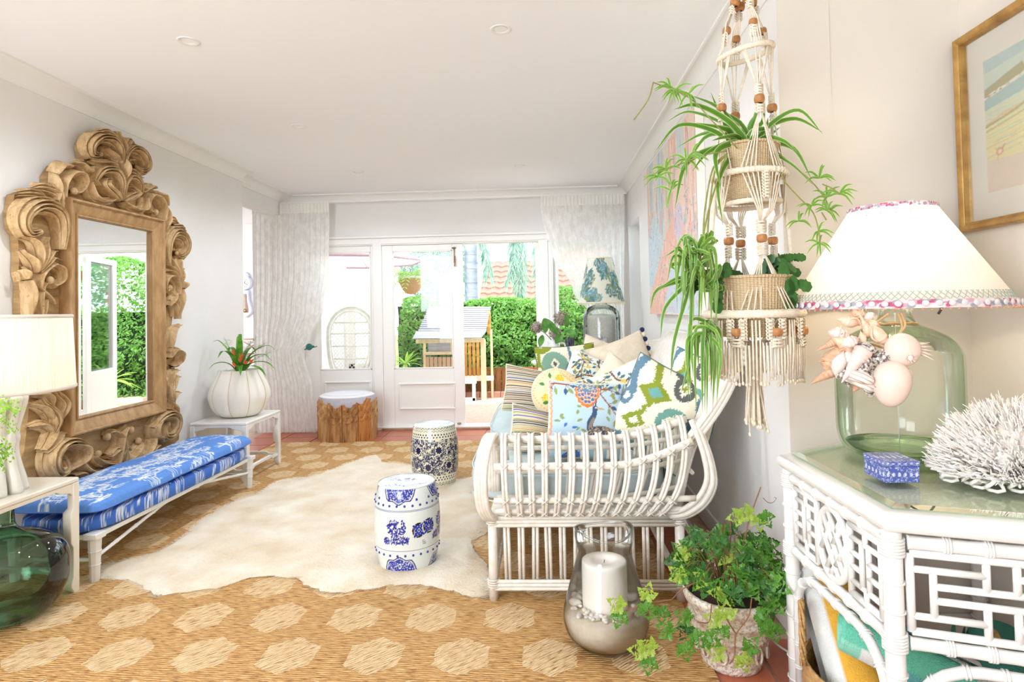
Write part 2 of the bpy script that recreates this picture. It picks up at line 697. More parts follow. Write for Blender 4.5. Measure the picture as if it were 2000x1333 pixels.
# frame posts between the leaves
b = MB()
for a0, a1 in ((-2.78, -2.66), (-1.875, -1.775), (-.03, .075), (.775, .81)):
    b.box(a0, a1, YB - .012, YB + .13, .03, 2.07)
b.box(-2.78, .81, YB, YB + .13, 2.045, 2.125)
struct(b.build('door_frame', TRIM, smooth=2, bevel=.005))
leaf_sash('window_1', -2.66, -1.875, YD, YD + .04, .035, 2.045, -2.49, -1.905, .665, 1.975, -2.44, -1.92, .14, .54)
d1 = leaf_sash('door_1', -1.775, -.872, YD, YD + .045, .03, 2.043, -1.655, -.99, .665, 1.975, -1.605, -.975, .215, .51)
leaf_sash('window_2', .075, .775, YD, YD + .04, .035, 2.045, .115, .735, .665, 1.975, .15, .7, .14, .54)
# flush bolts of the closed leaf
m = MB().box(-.985, -.94, YD - .006, YD, 1.99, 2.005)
m.tube([(-.96, YD - .016, 1.985), (-.96, YD - .016, 1.83)], .005, 8)
m.ball((-.96, YD - .016, 1.995), .012, 10, 6).ball((-.955, YD - .02, 1.9), .008, 8, 6)
m.tube([(-.955, YD - .02, 1.9), (-.95, YD - .028, 1.86), (-.955, YD - .02, 1.79)], .006, 8)
m.build('door_bolt', BRASS, d1)
MB().ball((-.94, YD - .004, .055), (.022, .008, .012), 12, 8).build('door_bolt', BRASS, d1)
# right leaf standing open outwards
d2 = leaf_sash('door_2', 0, .86, 0, .045, .03, 2.043, .12, .74, .665, 1.975, .14, .72, .215, .51)
d2.location = (-.025, YB + .15, 0)
d2.rotation_euler = (0, 0, math.radians(74))
for z in (1.8, .3):
    m = MB()
    m.box(.0, .05, -.004, 0, z - .05, z + .05).tube([(0, -.006, z - .055), (0, -.006, z + .055)], .008, 8)
    m.build('hinge', BRASS, d2, smooth=2)

# window in the wall behind the sofa
m = MB()
xw = XR + .12
for a0, a1, c0, c1 in ((WY0, WY0 + .05, WZ0, WZ1), (WY1 - .05, WY1, WZ0, WZ1), (WY0, WY1, WZ0, WZ0 + .05), (WY0, WY1, WZ1 - .05, WZ1)):
    m.box(xw, xw + .05, a0, a1, c0, c1)
w3 = struct(m.build('window_3', TRIM, smooth=2, bevel=.004))
MB().box(xw + .02, xw + .025, WY0 + .05, WY1 - .05, WZ0 + .05, WZ1 - .05).build('pane', GLASS, w3, smooth=False)
struct(MB().box(XR - .02, XR + .12, WY0 - .02, WY1 + .02, WZ0 - .03, WZ0).build('trim_9', TRIM, smooth=2, bevel=.004))

# ---------------------------------------------------------------- downlights
DLM = emissive('downlight_glow', (255, 248, 232), 9)
dl = thing('downlight', 'placeholder', 'downlight')
m = MB().lathe([(.033, .0), (.045, -.004), (.050, -.003), (.052, 0)], 28)
m.build('rim', WHITE, dl)
m = MB().lathe([(.033, -.001), (.030, .012), (.022, .018)], 24)
m.build('baffle', WHITE, dl)
m = MB().lathe([(.0005, .010), (.018, .009), (.026, .012)], 20)
m.build('bulb_face', DLM, dl)
spots = [(368, 80, 'nearest downlight on the mirror side of the ceiling', CZ), (978, 57, 'nearest downlight over the sofa side of the ceiling', CZ),
         (583, 246, 'middle downlight of the mirror-side row', CZ), (700, 336, 'small glowing downlight nearest the left curtain', CZ),
         (1015, 324, 'unlit-looking white downlight before the french doors', CZ), (486, 437, 'downlight in the hall beyond the opening', CZ)]
for i, (u, w, lab, zz) in enumerate(spots):
    p = P(u, w, z=zz)
    o = dl if i == 0 else copy_tree(dl)
    o.location = (p.x, p.y, CZ - .0005)
    o['label'] = lab
    o['group'] = 'recessed ceiling downlights'
    lamp('downlight_lamp', 'SPOT', (p.x, p.y, CZ - .02), 24, (.79, .89, 1), .03, aim=(p.x, p.y, 0), spot=160)
# ================================================================ RUGS
rm, t = new_mat('seagrass_weave', .75, .25)
co = t.coord()
sx = t.node('ShaderNodeSeparateXYZ', {0: co})
X0, Y0 = sx.outputs[0], sx.outputs[1]
PX, PY = .325, .56


def cell(off):
    def w(v, p):
        q = t.m('ADD', t.m('DIVIDE', v, p), off + 100)
        return t.m('MULTIPLY', t.m('SUBTRACT', t.m('FRACT', q), .5), p)
    ax, ay = t.m('ABSOLUTE', w(X0, PX)), t.m('ABSOLUTE', w(Y0, PY))
    return t.m('MAXIMUM', ax, t.m('ADD', t.m('MULTIPLY', ax, .5), t.m('MULTIPLY', ay, .8)))


dmin = t.m('MINIMUM', cell(0), cell(.5))
wob = t.m('MULTIPLY', t.m('SUBTRACT', t.noise(co, 26, 2), .5), .03)
edge = t.m('ADD', dmin, wob)
mask = t.m('LESS_THAN', edge, .100)


def strands(rot, s):
    mp = t.node('ShaderNodeMapping', {'Vector': co, 'Rotation': (0, 0, rot)})
    wv = t.node('ShaderNodeTexWave', {'Vector': mp.outputs[0], 'Scale': 26.0, 'Distortion': 2.2, 'Detail': 2, 'Detail Scale': 3}, bands_direction='Y')
    st = t.node('ShaderNodeMapping', {'Vector': mp.outputs[0], 'Scale': (22, 190, 1)})
    return wv.outputs['Fac'], t.noise(st.outputs[0], s, 3, .6)


w1, n1 = strands(0.06, 1)
w2, n2 = strands(-.72, 1)
mixw = t.node('ShaderNodeMix', {0: mask, 2: w1, 3: w2})
mixn = t.node('ShaderNodeMix', {0: mask, 2: n1, 3: n2})
nf = mixn.outputs[0]
ground = t.ramp(nf, [(.34, L((112, 70, 32))), (.46, L((196, 146, 88))), (.62, L((226, 186, 128)))])
patch = t.ramp(nf, [(.34, L((132, 88, 46))), (.46, L((224, 186, 134))), (.62, L((244, 218, 176)))])
base = t.mix(mask, ground, patch)
big = t.noise(co, 1.6, 2)
t.col(t.mix(t.m('MULTIPLY', big, .35), base, t.mix(.5, base, L((176, 118, 58)))))
hh = t.m('ADD', t.m('MULTIPLY', mixw.outputs[0], .6), nf)
t.bump(t.m('ADD', hh, t.m('MULTIPLY', mask, .35)), .9, .006)
rp = [P(1395, 1330, z=0), P(1340, 1190, z=0)]
rug = MB()
rx1, ry1 = .575, 5.965
n = 40
pts = [(-2.70, 1.2), (rx1, 1.2), (rx1, ry1), (-2.70, ry1)]
rug.prism(pts, .001, .0125)
tag(rug.build('seagrass_rug', rm, smooth=2, bevel=.004), 'golden seagrass rug with a pattern of pale hexagons over the floor', 'rug')

# cowhide: outline traced on the floor, domed edge, short pale hair
hide_px = [(190, 1130), (260, 1135), (300, 1160), (332, 1162), (420, 1150), (505, 1127), (575, 1130), (610, 1150), (655, 1160), (715, 1152),
           (790, 1142), (860, 1150), (915, 1166), (945, 1167), (957, 1150), (955, 1115), (940, 1090), (925, 1075), (923, 1058), (955, 1036), (950, 1010),
           (938, 985), (930, 960), (945, 940), (990, 925), (1010, 905), (960, 915), (900, 938), (860, 925), (800, 909), (752, 905), (738, 893), (720, 893),
           (690, 903), (650, 918), (612, 930), (560, 937), (530, 948), (505, 966), (470, 975), (420, 1000), (385, 1025), (350, 1055), (300, 1080), (240, 1096), (195, 1108)]
hp = [P(u, w, z=.013) for u, w in hide_px]
hp = smooth_path([(p.x, p.y, 0) for p in hp], 5, closed=True)
rdm = random.Random(5)
hp = [Vector((p.x + rdm.uniform(-.008, .008), p.y + rdm.uniform(-.012, .012), 0)) for p in hp]
cx_, cy_ = -1.0, 3.75
HIDE = plain('cowhide', (238, 229, 213), (218, 197, 166), .85, 4.5, .8, 70, bd=.006)
xs = np.array([p.x for p in hp])
ys = np.array([p.y for p in hp])


def inside(x, y):
    c = False
    j = len(xs) - 1
    for i in range(len(xs)):
        if (ys[i] > y) != (ys[j] > y) and x < (xs[j] - xs[i]) * (y - ys[i]) / (ys[j] - ys[i]) + xs[i]:
            c = not c
        j = i
    return c


import bmesh
bm = bmesh.new()
step = .045
ed = [bm.verts.new((p.x, p.y, .0135)) for p in hp]
for i in range(len(ed)):
    bm.edges.new((ed[i], ed[(i + 1) % len(ed)]))
from mathutils.geometry import delaunay_2d_cdt
co2 = [Vector((p.x, p.y)) for p in hp]
ne = len(co2)
gx = np.arange(xs.min(), xs.max(), step)
gy = np.arange(ys.min(), ys.max(), step)
for x in gx:
    for y in gy:
        if inside(x, y) and np.min(np.hypot(xs - x, ys - y)) > .02:
            co2.append(Vector((x + rdm.uniform(-.01, .01), y + rdm.uniform(-.01, .01))))
bm.free()
vo, eo, fo = delaunay_2d_cdt(co2, [(i, (i + 1) % ne) for i in range(ne)], [list(range(ne))], 1, 1e-6)[:3]
vz = []
for p in vo:
    d = float(np.min(np.hypot(xs - p.x, ys - p.y)))
    hgt = .0135 + .011 * min(1, d / .03) + .004 * noise.noise((p.x * 5, p.y * 5, 0)) * min(1, d / .03)
    vz.append((p.x, p.y, hgt))
m = MB().add(vz, [f for f in fo if len(f) >= 3])
hide = m.build('cowhide_rug', HIDE, None)
tag(hide, 'pale cream cowhide lying across the seagrass rug', 'cowhide')
hair = MB()
nh = 0
vs_, fs_ = [], []
while nh < 30000:
    if nh % 4 == 0:
        k = rdm.randrange(len(hp))
        a = hp[k]
        x, y = a.x + rdm.gauss(0, .012), a.y + rdm.gauss(0, .012)
        z0 = .014
    else:
        x, y = rdm.uniform(xs.min(), xs.max()), rdm.uniform(ys.min(), ys.max())
        z0 = .024
        if not inside(x, y):
            continue
    if nh % 4 == 0 and not inside(x * .99 + cx_ * .01, y * .99 + cy_ * .01):
        continue
    ang = math.atan2(y - cy_, x - cx_) + noise.noise((x * 3, y * 3, 3)) * 2.5
    ln = rdm.uniform(.010, .024)
    dx, dy = math.cos(ang), math.sin(ang)
    w = .0012
    o_ = len(vs_)
    vs_ += [(x - dy * w, y + dx * w, z0 - .002), (x + dy * w, y - dx * w, z0 - .002), (x + dx * ln, y + dy * ln, z0 + rdm.uniform(.001, .007))]
    fs_.append((o_, o_ + 1, o_ + 2))
    nh += 1
hair.add(vs_, fs_)
HAIRM = plain('cowhide_hair', (240, 232, 217), (230, 212, 184), .8, 4)
stuff(hair.build('hair', HAIRM, hide, smooth=False))

# ================================================================ GARDEN STOOLS
PORC = printed('porcelain', .12, 0, coat=.6)
BLUE, INK = L((34, 44, 138)), L((30, 32, 70))
sb = lambda c: tuple(x / 255 for x in c)


def stool(name, label, cv, x, y, h, r, rz, topcv, knob):
    t0 = thing(name, label, 'garden stool', (x, y, .022), rz, 'porcelain garden stools')
    prof = []
    for i in range(151):
        q = i / 150
        rr = r * (.80 + .20 * math.sin(math.pi * (.08 + .84 * q)) ** .9)
        if q > .97:
            rr -= r * .02 * (q - .97) / .03
        prof.append((rr, h * q * .985))
    MB().lathe(prof, 420).build('barrel', PORC, t0, canvas=cv.a)
    # top disc
    rt = prof[-1][0]

    def top(a, b):
        th = 2 * math.pi * a
        rr = rt * b
        z = h * .985 + .012 * math.sqrt(max(0, 1 - (b * .999) ** 2.6))
        return (rr * math.cos(th), rr * math.sin(th), z)
    mb = MB().grid(top, 96, 40, cu=True)
    mb.uv = [(.5 + .5 * b * math.cos(2 * math.pi * a), .5 + .5 * b * math.sin(2 * math.pi * a)) for a, b in mb.uv]
    mb.build('top', PORC, t0, canvas=topcv.a)
    MB().lathe([(rt * .99, h * .972), (rt * 1.03, h * .978), (rt * 1.03, h * .988), (rt * .97, h * .995)], 64).build('top_rim', KN0, t0)
    kb = MB()
    for ring_z, cnt in knob:
        i = int(ring_z * 150)
        for k in range(cnt):
            a = 2 * math.pi * (k + .5 * (i % 2)) / cnt
            bo = MB().ball((0, 0, 0), .0062, 8, 6).build('boss', KNOB, t0) if not kb.v else kb.o.copy()
            if kb.v:
                C.objects.link(bo)
            kb.v, kb.o = [1], bo
            bo.location = (prof[i][0] * math.cos(a), prof[i][0] * math.sin(a), prof[i][1])
    return t0


KNOB = plain('blue_boss_glaze', (42, 60, 150), None, .12)
KN0 = plain('celadon_white_glaze', (226, 232, 226), None, .12, coat=.5)
PW = sb((224, 230, 226))
BL = sb((40, 52, 158))
BD = sb((28, 32, 110))


def filigree(cv, x0, x1, y0, y1, n, rd, col, s=.012):
    for _ in range(n):
        x, y = rd.uniform(x0, x1), rd.uniform(y0, y1)
        a = rd.uniform(0, 6.28)
        k = rd.choice((-1, 1))
        cv.stroke([(x, y), (x + s * math.cos(a), y + s * math.sin(a)), (x + s * 1.6 * math.cos(a + k), y + s * 1.6 * math.sin(a + k)), (x + s * math.cos(a + 2.2 * k), y + s * math.sin(a + 2.2 * k))], s * .35, col, s * .12)


# stool 1: white with lappets, a landscape and a double coin with the shade of its holes painted in; canvas x = around (0..2.7), y = up
cv = Canvas(1200, 440, PW, 2.73)
rd = random.Random(3)
for k in range(4):
    for (zc, sg) in ((1.0, -1), (0.0, 1)):
        c = 2.73 * (k + .5) / 4
        pts = []
        for i in range(25):
            q = -1 + 2 * i / 24
            dep = .175 * (1 - abs(q) ** 3.2) + .018 * math.cos(q * 9)
            pts.append((c + q * .255, zc + sg * dep))
        cv.poly(pts + [(c + .27, zc), (c - .27, zc)], BD)
        pin = [(c + (p[0] - c) * .93, zc + (p[1] - zc) * .91) for p in pts]
        cv.poly(pin + [(c + .25, zc), (c - .25, zc)], PW)
        pin = [(c + (p[0] - c) * .88, zc + (p[1] - zc) * .86) for p in pts]
        cv.poly(pin + [(c + .235, zc), (c - .235, zc)], BL)
        for _ in range(100):
            qx = rd.uniform(-.2, .2)
            dy = rd.uniform(.0, .14) * (1 - abs(qx / .26) ** 3)
            a = rd.uniform(0, 6.28)
            cv.stroke([(c + qx, zc + sg * dy), (c + qx + .014 * math.cos(a), zc + sg * dy + .014 * math.sin(a))], .007, PW, .002)
        cv.ell(c, zc + sg * .07, .02, .035, PW)
        cv.ell(c, zc + sg * .07, .010, .022, BD)
for zl in (.262, .235 + .50, .745):
    cv.stroke([(0, zl), (2.73, zl)], .0045, sb((96, 104, 150)))
for k in range(2):
    ox = 1.365 * k
    # tree and rocks
    for (bx, sc) in ((.30, 1.0), (.98, .8)):
        bx += ox
        cv.stroke([(bx, .40), (bx + .02, .46), (bx - .01, .55)], .014, BD, .006)
        for _ in range(int(95 * sc)):
            a, r_ = rd.uniform(0, 6.28), rd.random() ** .5
            cv.ell(bx + .01 + .13 * sc * r_ * math.cos(a), .55 + .105 * sc * r_ * math.sin(a), rd.uniform(.009, .02), rd.uniform(.006, .012), rd.choice((BL, BD, BL)), rd.uniform(0, 3))
        for _ in range(110):
            qx = rd.uniform(-.17, .17)
            cv.leaf(bx + qx, .33 + rd.uniform(0, .13) * (1 - abs(qx) * 3), rd.uniform(.025, .05), .016, rd.uniform(.8, 2.2), rd.choice((BL, BD, sb((110, 118, 190)))))
        for q in range(3):
            cv.stroke([(bx - .11 + .01 * q, .60 - .03 * q), (bx - .10 + .01 * q, .61 - .03 * q)], .005, BD)
    for (qx, qy) in ((.60, .50), (.745, .525)):
        qx += ox
        cv.ell(qx, qy, .098, .105, BD)
        cv.ell(qx, qy, .088, .095, BL)
        for a in (0, 1.57, 3.14, 4.71):
            a += .1
            cv.ell(qx + .078 * math.cos(a), qy + .083 * math.sin(a), .020, .060, PW, a)
            cv.ell(qx + .073 * math.cos(a), qy + .078 * math.sin(a), .012, .044, sb((12, 14, 30)), a)
        cv.poly([(qx - .022, qy), (qx, qy - .024), (qx + .022, qy), (qx, qy + .024)], PW)
        cv.poly([(qx - .014, qy), (qx, qy - .016), (qx + .014, qy), (qx, qy + .016)], sb((12, 14, 30)))
        for a in range(8):
            cv.ell(qx + .045 * math.cos(a * .785 + .4), qy + .048 * math.sin(a * .785 + .4), .005, .005, PW)
    for r_ in range(3):
        for c_ in range(3 - (r_ == 0)):
            cv.box = None
            cv.ell(ox + .655 + c_ * .018, .345 + .022 * (1 - r_), .006, .007, BD)
tc = Canvas(260, 260, sb((214, 222, 226)), 1)
for _ in range(260):
    a, r_ = rd.uniform(0, 6.28), rd.uniform(.1, .44)
    tc.leaf(.5 + r_ * math.cos(a), .5 + r_ * math.sin(a), rd.uniform(.02, .06), .012, rd.uniform(0, 6.28), rd.choice((sb((140, 150, 180)), sb((104, 112, 160)), sb((190, 198, 214)))))
tc.ell(.5, .5, .07, .07, sb((120, 128, 170)))
tc.ell(.5, .5, .03, .03, sb((40, 44, 80)))
for a in (0, 2.1, 4.2):
    tc.ell(.5 + .14 * math.cos(a), .5 + .14 * math.sin(a), .05, .022, sb((70, 76, 120)), a + 1.57)
tc.ell(.5, .5, .495, .495, PW, 0, .93)
stool('garden_stool', 'white garden stool with blue lappets, a landscape and coin openings, nearest the camera', cv, -.713, 3.08, .405, .168, math.radians(-137), tc,
      [(.80, 26), (.20, 26), (.87, 14)])

# stool 2: cream ground, dense navy scrolling lotus
CR = sb((232, 226, 200))
cv2 = Canvas(1200, 460, CR, 2.6)
NV = sb((34, 36, 78))
NV2 = sb((56, 58, 104))
rd = random.Random(9)
filigree(cv2, 0, 2.6, .20, .80, 1500, rd, NV, .026)
for _ in range(900):
    cv2.leaf(rd.uniform(0, 2.6), rd.uniform(.2, .8), rd.uniform(.035, .06), .022, rd.uniform(0, 6.28), rd.choice((NV, NV2)))
for k in range(14):
    x, y = 2.6 * (k + .5) / 14, (.62, .36)[k % 2] + rd.uniform(-.02, .02)
    cv2.ell(x, y, .068, .075, CR)
    for i in range(9):
        a = i * .698
        cv2.ell(x + .038 * math.cos(a), y + .042 * math.sin(a), .024, .015, NV, a)
    cv2.ell(x, y, .034, .036, NV)
for k in range(3):
    for dx in (0, .085):
        x, y = .35 + 2.6 * k / 3 + dx, .49
        cv2.ell(x, y, .042, .062, CR)
        cv2.ell(x, y, .038, .056, NV, 0, .78)
        cv2.poly([(x - .014, y), (x, y - .02), (x + .014, y), (x, y + .02)], sb((14, 14, 24)))
cv2.a[int(.80 * 460):int(1 * 460)] = CR
cv2.a[0:int(.2 * 460)] = CR
for zb in (.835, .875, .165, .125):
    for k in range(46):
        cv2.ell(2.6 * (k + (.5 if zb in (.875, .125) else 0)) / 46, zb, .014, .014, NV)
for zb in (.93, .97, .06, .03):
    for k in range(40):
        x = 2.6 * k / 40
        cv2.stroke([(x, zb), (x + .02, zb + .018), (x + .04, zb), (x + .055, zb - .012)], .010, NV, .006)
tc2 = Canvas(240, 240, sb((196, 208, 218)), 1)
for _ in range(240):
    a, r_ = rd.uniform(0, 6.28), rd.uniform(.08, .46)
    tc2.leaf(.5 + r_ * math.cos(a), .5 + r_ * math.sin(a), rd.uniform(.02, .07), .014, rd.uniform(0, 6.28), rd.choice((sb((130, 146, 176)), sb((160, 174, 198)))))
tc2.ell(.5, .5, .05, .05, sb((110, 120, 150)))
stool('garden_stool', 'cream garden stool covered in dense navy scrolling flowers, nearer the doors', cv2, -.825, 4.49, .435, .178, math.radians(20), tc2, [])

# ================================================================ CARVED DRUM STOOL
WC1 = plain('old_carved_wood', (196, 142, 84), (122, 76, 38), .6, 9, .6, 30, stretch=(3, 3, .7), bd=.006)
WC2 = plain('pale_carved_wood', (212, 170, 112), (156, 108, 60), .6, 8, .6, 26, stretch=(3, 3, .7), bd=.006)
WC3 = plain('orange_carved_wood', (206, 140, 70), (150, 88, 40), .55, 6, .5, 24, stretch=(3, 3, .6), bd=.006)
GREYF = plain('grey_linen', (196, 192, 200), (180, 176, 186), .9, 30, .3, 400, bd=.001)
WHITEF = plain('white_linen', (236, 234, 236), None, .9, 30, .3, 400, bd=.001)
ls = thing('carved_drum_stool', 'low drum stool of old carved planks with a padded grey and white top', 'stool', (-2.045, 6.20, .002), math.radians(8))
R_, H_ = .300, .395
rd = random.Random(12)
npk = 12
for k in range(npk):
    a0, a1 = 2 * math.pi * k / npk, 2 * math.pi * (k + 1) / npk
    mats = (WC1, WC2, WC3)
    # plank top outline with scrolls
    nn = 14
    top = []
    ph = rd.uniform(0, 6)
    for i in range(nn + 1):
        q = i / nn
        top.append(H_ + (.030 if k % 3 == 1 else 0) - .02 + .022 * round(math.sin(q * math.pi * 1.5 + k)) + .006 * math.sin(q * 9 + ph))
    mb = MB()
    ins = R_ * math.cos(math.pi / npk)

    def pt(q, z, d):
        a = lerp(a0 + .012, a1 - .012, q)
        p0 = Vector((math.cos(a0 + .012), math.sin(a0 + .012), 0)) * R_
        p1 = Vector((math.cos(a1 - .012), math.sin(a1 - .012), 0)) * R_
        nrm = Vector((math.cos((a0 + a1) / 2), math.sin((a0 + a1) / 2), 0))
        return p0.lerp(p1, q) + nrm * d + Vector((0, 0, z))
    vs, fs = [], []
    rows = 16
    th = rd.uniform(.022, .032)
    for side in (0, 1):
        for j in range(rows + 1):
            for i in range(nn + 1):
                q = i / nn
                z = top[i] * j / rows
                d = 0
                if side:
                    d = -th
                else:
                    zz = j / rows
                    if zz > .55:
                        d = .008 * math.sin(q * 12 + ph) * math.sin(zz * 30 + ph) + .004
                    elif .50 < zz <= .55:
                        d = .010
                vs.append(pt(q, z, d))
    W = nn + 1
    N = W * (rows + 1)
    for j in range(rows):
        for i in range(nn):
            a = j * W + i
            fs.append((a, a + 1, a + W + 1, a + W))
            fs.append((N + a, N + a + W, N + a + W + 1, N + a + 1))
    for i in range(nn):
        a = rows * W + i
        fs.append((a, a + 1, N + a + 1, N + a))
        fs.append((i, N + i, N + i + 1, i + 1))
    for j in range(rows):
        for i in (0, nn):
            a = j * W + i
            fs.append((a, a + W, N + a + W, N + a))
    mb.add(vs, fs)
    pk = mb.build('plank', mats[(k * 2 + k // 3) % 3], ls, smooth=False)
    sc = MB()
    for (q, z, r_) in ((.3, .27, .022), (.68, .24, .026), (.5, .31, .018)):
        c = pt(q, z, .004)
        e1 = (pt(1, z, 0) - pt(0, z, 0)).normalized()
        pts = [c + e1 * (r_ * (1 - s_ / 22) * math.cos(s_ * .6 + ph)) + Vector((0, 0, r_ * (1 - s_ / 22) * math.sin(s_ * .6 + ph))) for s_ in range(18)]
        sc.tube(pts, .005, 6)
    for q in (.12, .88):
        sc.tube([pt(q, .02, .002), pt(q, .2, .003)], .005, 6)
    sc.build('carving', mats[(k * 2 + k // 3) % 3], pk)
MB().lathe([(.001, .02), (R_ - .045, .02), (R_ - .045, .36), (.001, .36)], 32).build('core', GREYF, ls)
prof = [(R_ - .012, .30), (R_ + .002, .36), (R_ + .002, .415), (R_ - .008, .445), (R_ - .04, .462), (.12, .474), (.001, .476)]


def lob(a, j):
    s = 1 - .035 * abs(math.sin(a * npk / 4)) ** 1.0
    return s


MB().lathe([(r_ * .96, z) for r_, z in prof[:4]], 48, rf=lob).build('pad', GREYF, ls)
MB().lathe([(r_ * .965, z + .0) for r_, z in prof[3:]], 48, rf=lob).build('pad_top', WHITEF, ls)
for k in range(4):
    zz = .442 + .008 * k
    rr = (R_ - .012 - .014 * k) * .967
    MB().tube([(rr * lob(a * .1309, 0) * math.cos(a * .1309), rr * lob(a * .1309, 0) * math.sin(a * .1309), zz) for a in range(48)], .0028, 6, closed=True).build('piping', WHITEF, ls)

# ================================================================ MING-STYLE SIDE TABLES


def ming_table(label, x0, x1, y0, y1, h, mat, group):
    """white lacquered low table: flush top, apron with stepped scroll, stepped legs, low stretchers"""
    w, d = x1 - x0, y1 - y0
    t0 = thing('side_table', label, 'side table', ((x0 + x1) / 2, (y0 + y1) / 2, .012), 0, group)
    hx, hy = w / 2, d / 2
    MB().box(-hx, hx, -hy, hy, h - .022, h).build('tabletop', mat, t0, smooth=2, bevel=.006)
    L_ = .042
    # stepped leg profile in one plane, used on both outer faces
    zs = [0, .03, .05, .075, h * .40, h * .44, h * .70, h * .74, h - .022]
    ws = [.030, .048, .046, .036, .036, .050, .050, .036, .036]
    for sx_ in (-1, 1):
        for sy_ in (-1, 1):
            vs, fs = [], []
            for z, ww in zip(zs, ws):
                for (ax, ay) in ((0, 0), (ww, 0), (ww, ww * .8), (ww * .8, ww), (0, ww)):
                    vs.append((sx_ * (hx - ax), sy_ * (hy - ay), z))
            for i in range(len(zs) - 1):
                for k in range(5):
                    fs.append((i * 5 + k, i * 5 + (k + 1) % 5, i * 5 + 5 + (k + 1) % 5, i * 5 + 5 + k))
            fs += [(4, 3, 2, 1, 0), tuple(len(vs) - 5 + k for k in range(5))]
            MB().add(vs, fs).build('leg', mat, t0, smooth=2, bevel=.003)

    def apron(x_or_y, horizontal, pos):
        half = hx if horizontal else hy
        poly = [(-half + .03, h - .022), (half - .03, h - .022), (half - .03, h - .085), (half - .05, h - .065), (half - .11, h - .052), (half - .13, h - .040),
                (-half + .13, h - .040), (-half + .11, h - .052), (-half + .05, h - .065), (-half + .03, h - .085)]
        m = MB()
        if horizontal:
            m.prism(poly, pos, pos + math.copysign(.018, -pos), 'y')
        else:
            m.prism(poly, pos, pos + math.copysign(.018, -pos), 'x')
        m.build('apron', mat, t0, smooth=2, bevel=.003)
    apron(0, True, -hy + .004)
    apron(0, True, hy - .004)
    apron(0, False, -hx + .004)
    apron(0, False, hx - .004)
    st = [((-hx + .02, hy - .022), (hx - .02, hy - .022)), ((-hx + .022, -hy + .02), (-hx + .022, hy - .02)), ((-hx + .02, -hy + .022), (hx - .02, -hy + .022)), ((hx - .022, -hy + .02), (hx - .022, hy - .02))]
    for (a, b_) in st[:2 if label.startswith('cream') else 4]:
        A, B = Vector((*a, .085)), Vector((*b_, .085))
        dd = (B - A).normalized()
        nn = Vector((-dd.y, dd.x, 0)) * .011
        q = [(0, .0), (.18, 0), (.25, .014), (.75, .014), (.82, 0), (1, 0)]
        vs, fs = [], []
        for s_, dz in q:
            c = A.lerp(B, s_) + Vector((0, 0, dz))
            for (n_, z_) in ((-1, -.012), (1, -.012), (1, .012), (-1, .012)):
                vs.append(c + nn * n_ + Vector((0, 0, z_)))
        for i in range(len(q) - 1):
            for k in range(4):
                fs.append((i * 4 + k, i * 4 + (k + 1) % 4, i * 4 + 4 + (k + 1) % 4, i * 4 + 4 + k))
        fs += [(3, 2, 1, 0), tuple(len(vs) - 4 + k for k in range(4))]
        MB().add(vs, fs).build('stretcher', mat, t0, smooth=2, bevel=.003)
    return t0


ming_table('white low side table under the ribbed white vase, beyond the blue bench', -2.72, -2.275, 4.52, 5.12, .46, WHITE, 'white low side tables')
ming_table('cream low side table under the left lamp, over the green bottle', -2.74, -2.20, 2.02, 2.765, .53, CREAMLAC, 'white low side tables')

# ================================================================ BENCH
TOILE = printed('blue_toile', .75, .35, 300, bd=.001)
cvb = Canvas(1000, 290, sb((92, 142, 218)), 3.45)
rd = random.Random(21)
cvb.noise(.012, np.random.RandomState(2), 3)
WT, WT2 = sb((226, 232, 240)), sb((164, 190, 226))


def toile(cv, w, n, rd, s=1.0):
    for _ in range(n):
        x, y = rd.uniform(0, w), rd.uniform(0.05, .95)
        kind = rd.random()
        if kind < .42:      # foliage branch
            a = rd.uniform(-.5, .5) + rd.choice((0, math.pi))
            pts = [(x, y)]
            for i in range(4):
                pts.append((pts[-1][0] + .05 * s * math.cos(a), pts[-1][1] + .05 * s * math.sin(a)))
                a += rd.uniform(-.6, .6)
            cv.stroke(pts, .009 * s, WT, .003)
            for p in pts:
                for _ in range(7):
                    cv.leaf(p[0] + rd.gauss(0, .015), p[1] + rd.gauss(0, .015), rd.uniform(.02, .045) * s, .014 * s, rd.uniform(0, 6.28), rd.choice((WT, WT, WT2)))
        elif kind < .70:    # ground / clouds streaks
            for k in range(5):
                yy = y + rd.uniform(-.035, .035)
                xx = x + rd.uniform(-.05, .05)
                cv.stroke([(xx, yy), (xx + .06 * s, yy + rd.uniform(-.012, .012)), (xx + .14 * s, yy + rd.uniform(-.02, .02))], .012 * s, rd.choice((WT, WT2)), .003)
        elif kind < .85:    # pagoda / fence
            for k in range(4):
                cv.stroke([(x + k * .028 * s, y), (x + k * .028 * s, y + .07 * s)], .006, WT)
            cv.stroke([(x - .02, y + .07 * s), (x + .05 * s, y + .10 * s), (x + .11 * s, y + .07 * s)], .012, WT)
            cv.stroke([(x - .02, y + .03 * s), (x + .10 * s, y + .03 * s)], .006, WT2)
        else:               # figure
            cv.ell(x, y, .02 * s, .035 * s, WT, rd.uniform(-.5, .5))
            cv.ell(x + .01, y + .045 * s, .012 * s, .012 * s, WT)
            cv.stroke([(x, y + .01), (x + .05 * s, y + .03 * s)], .008, WT2)


toile(cvb, 3.45, 150, rd, 1.5)
cvs = Canvas(2400, 70, sb((62, 110, 200)), 40)
rd = random.Random(4)


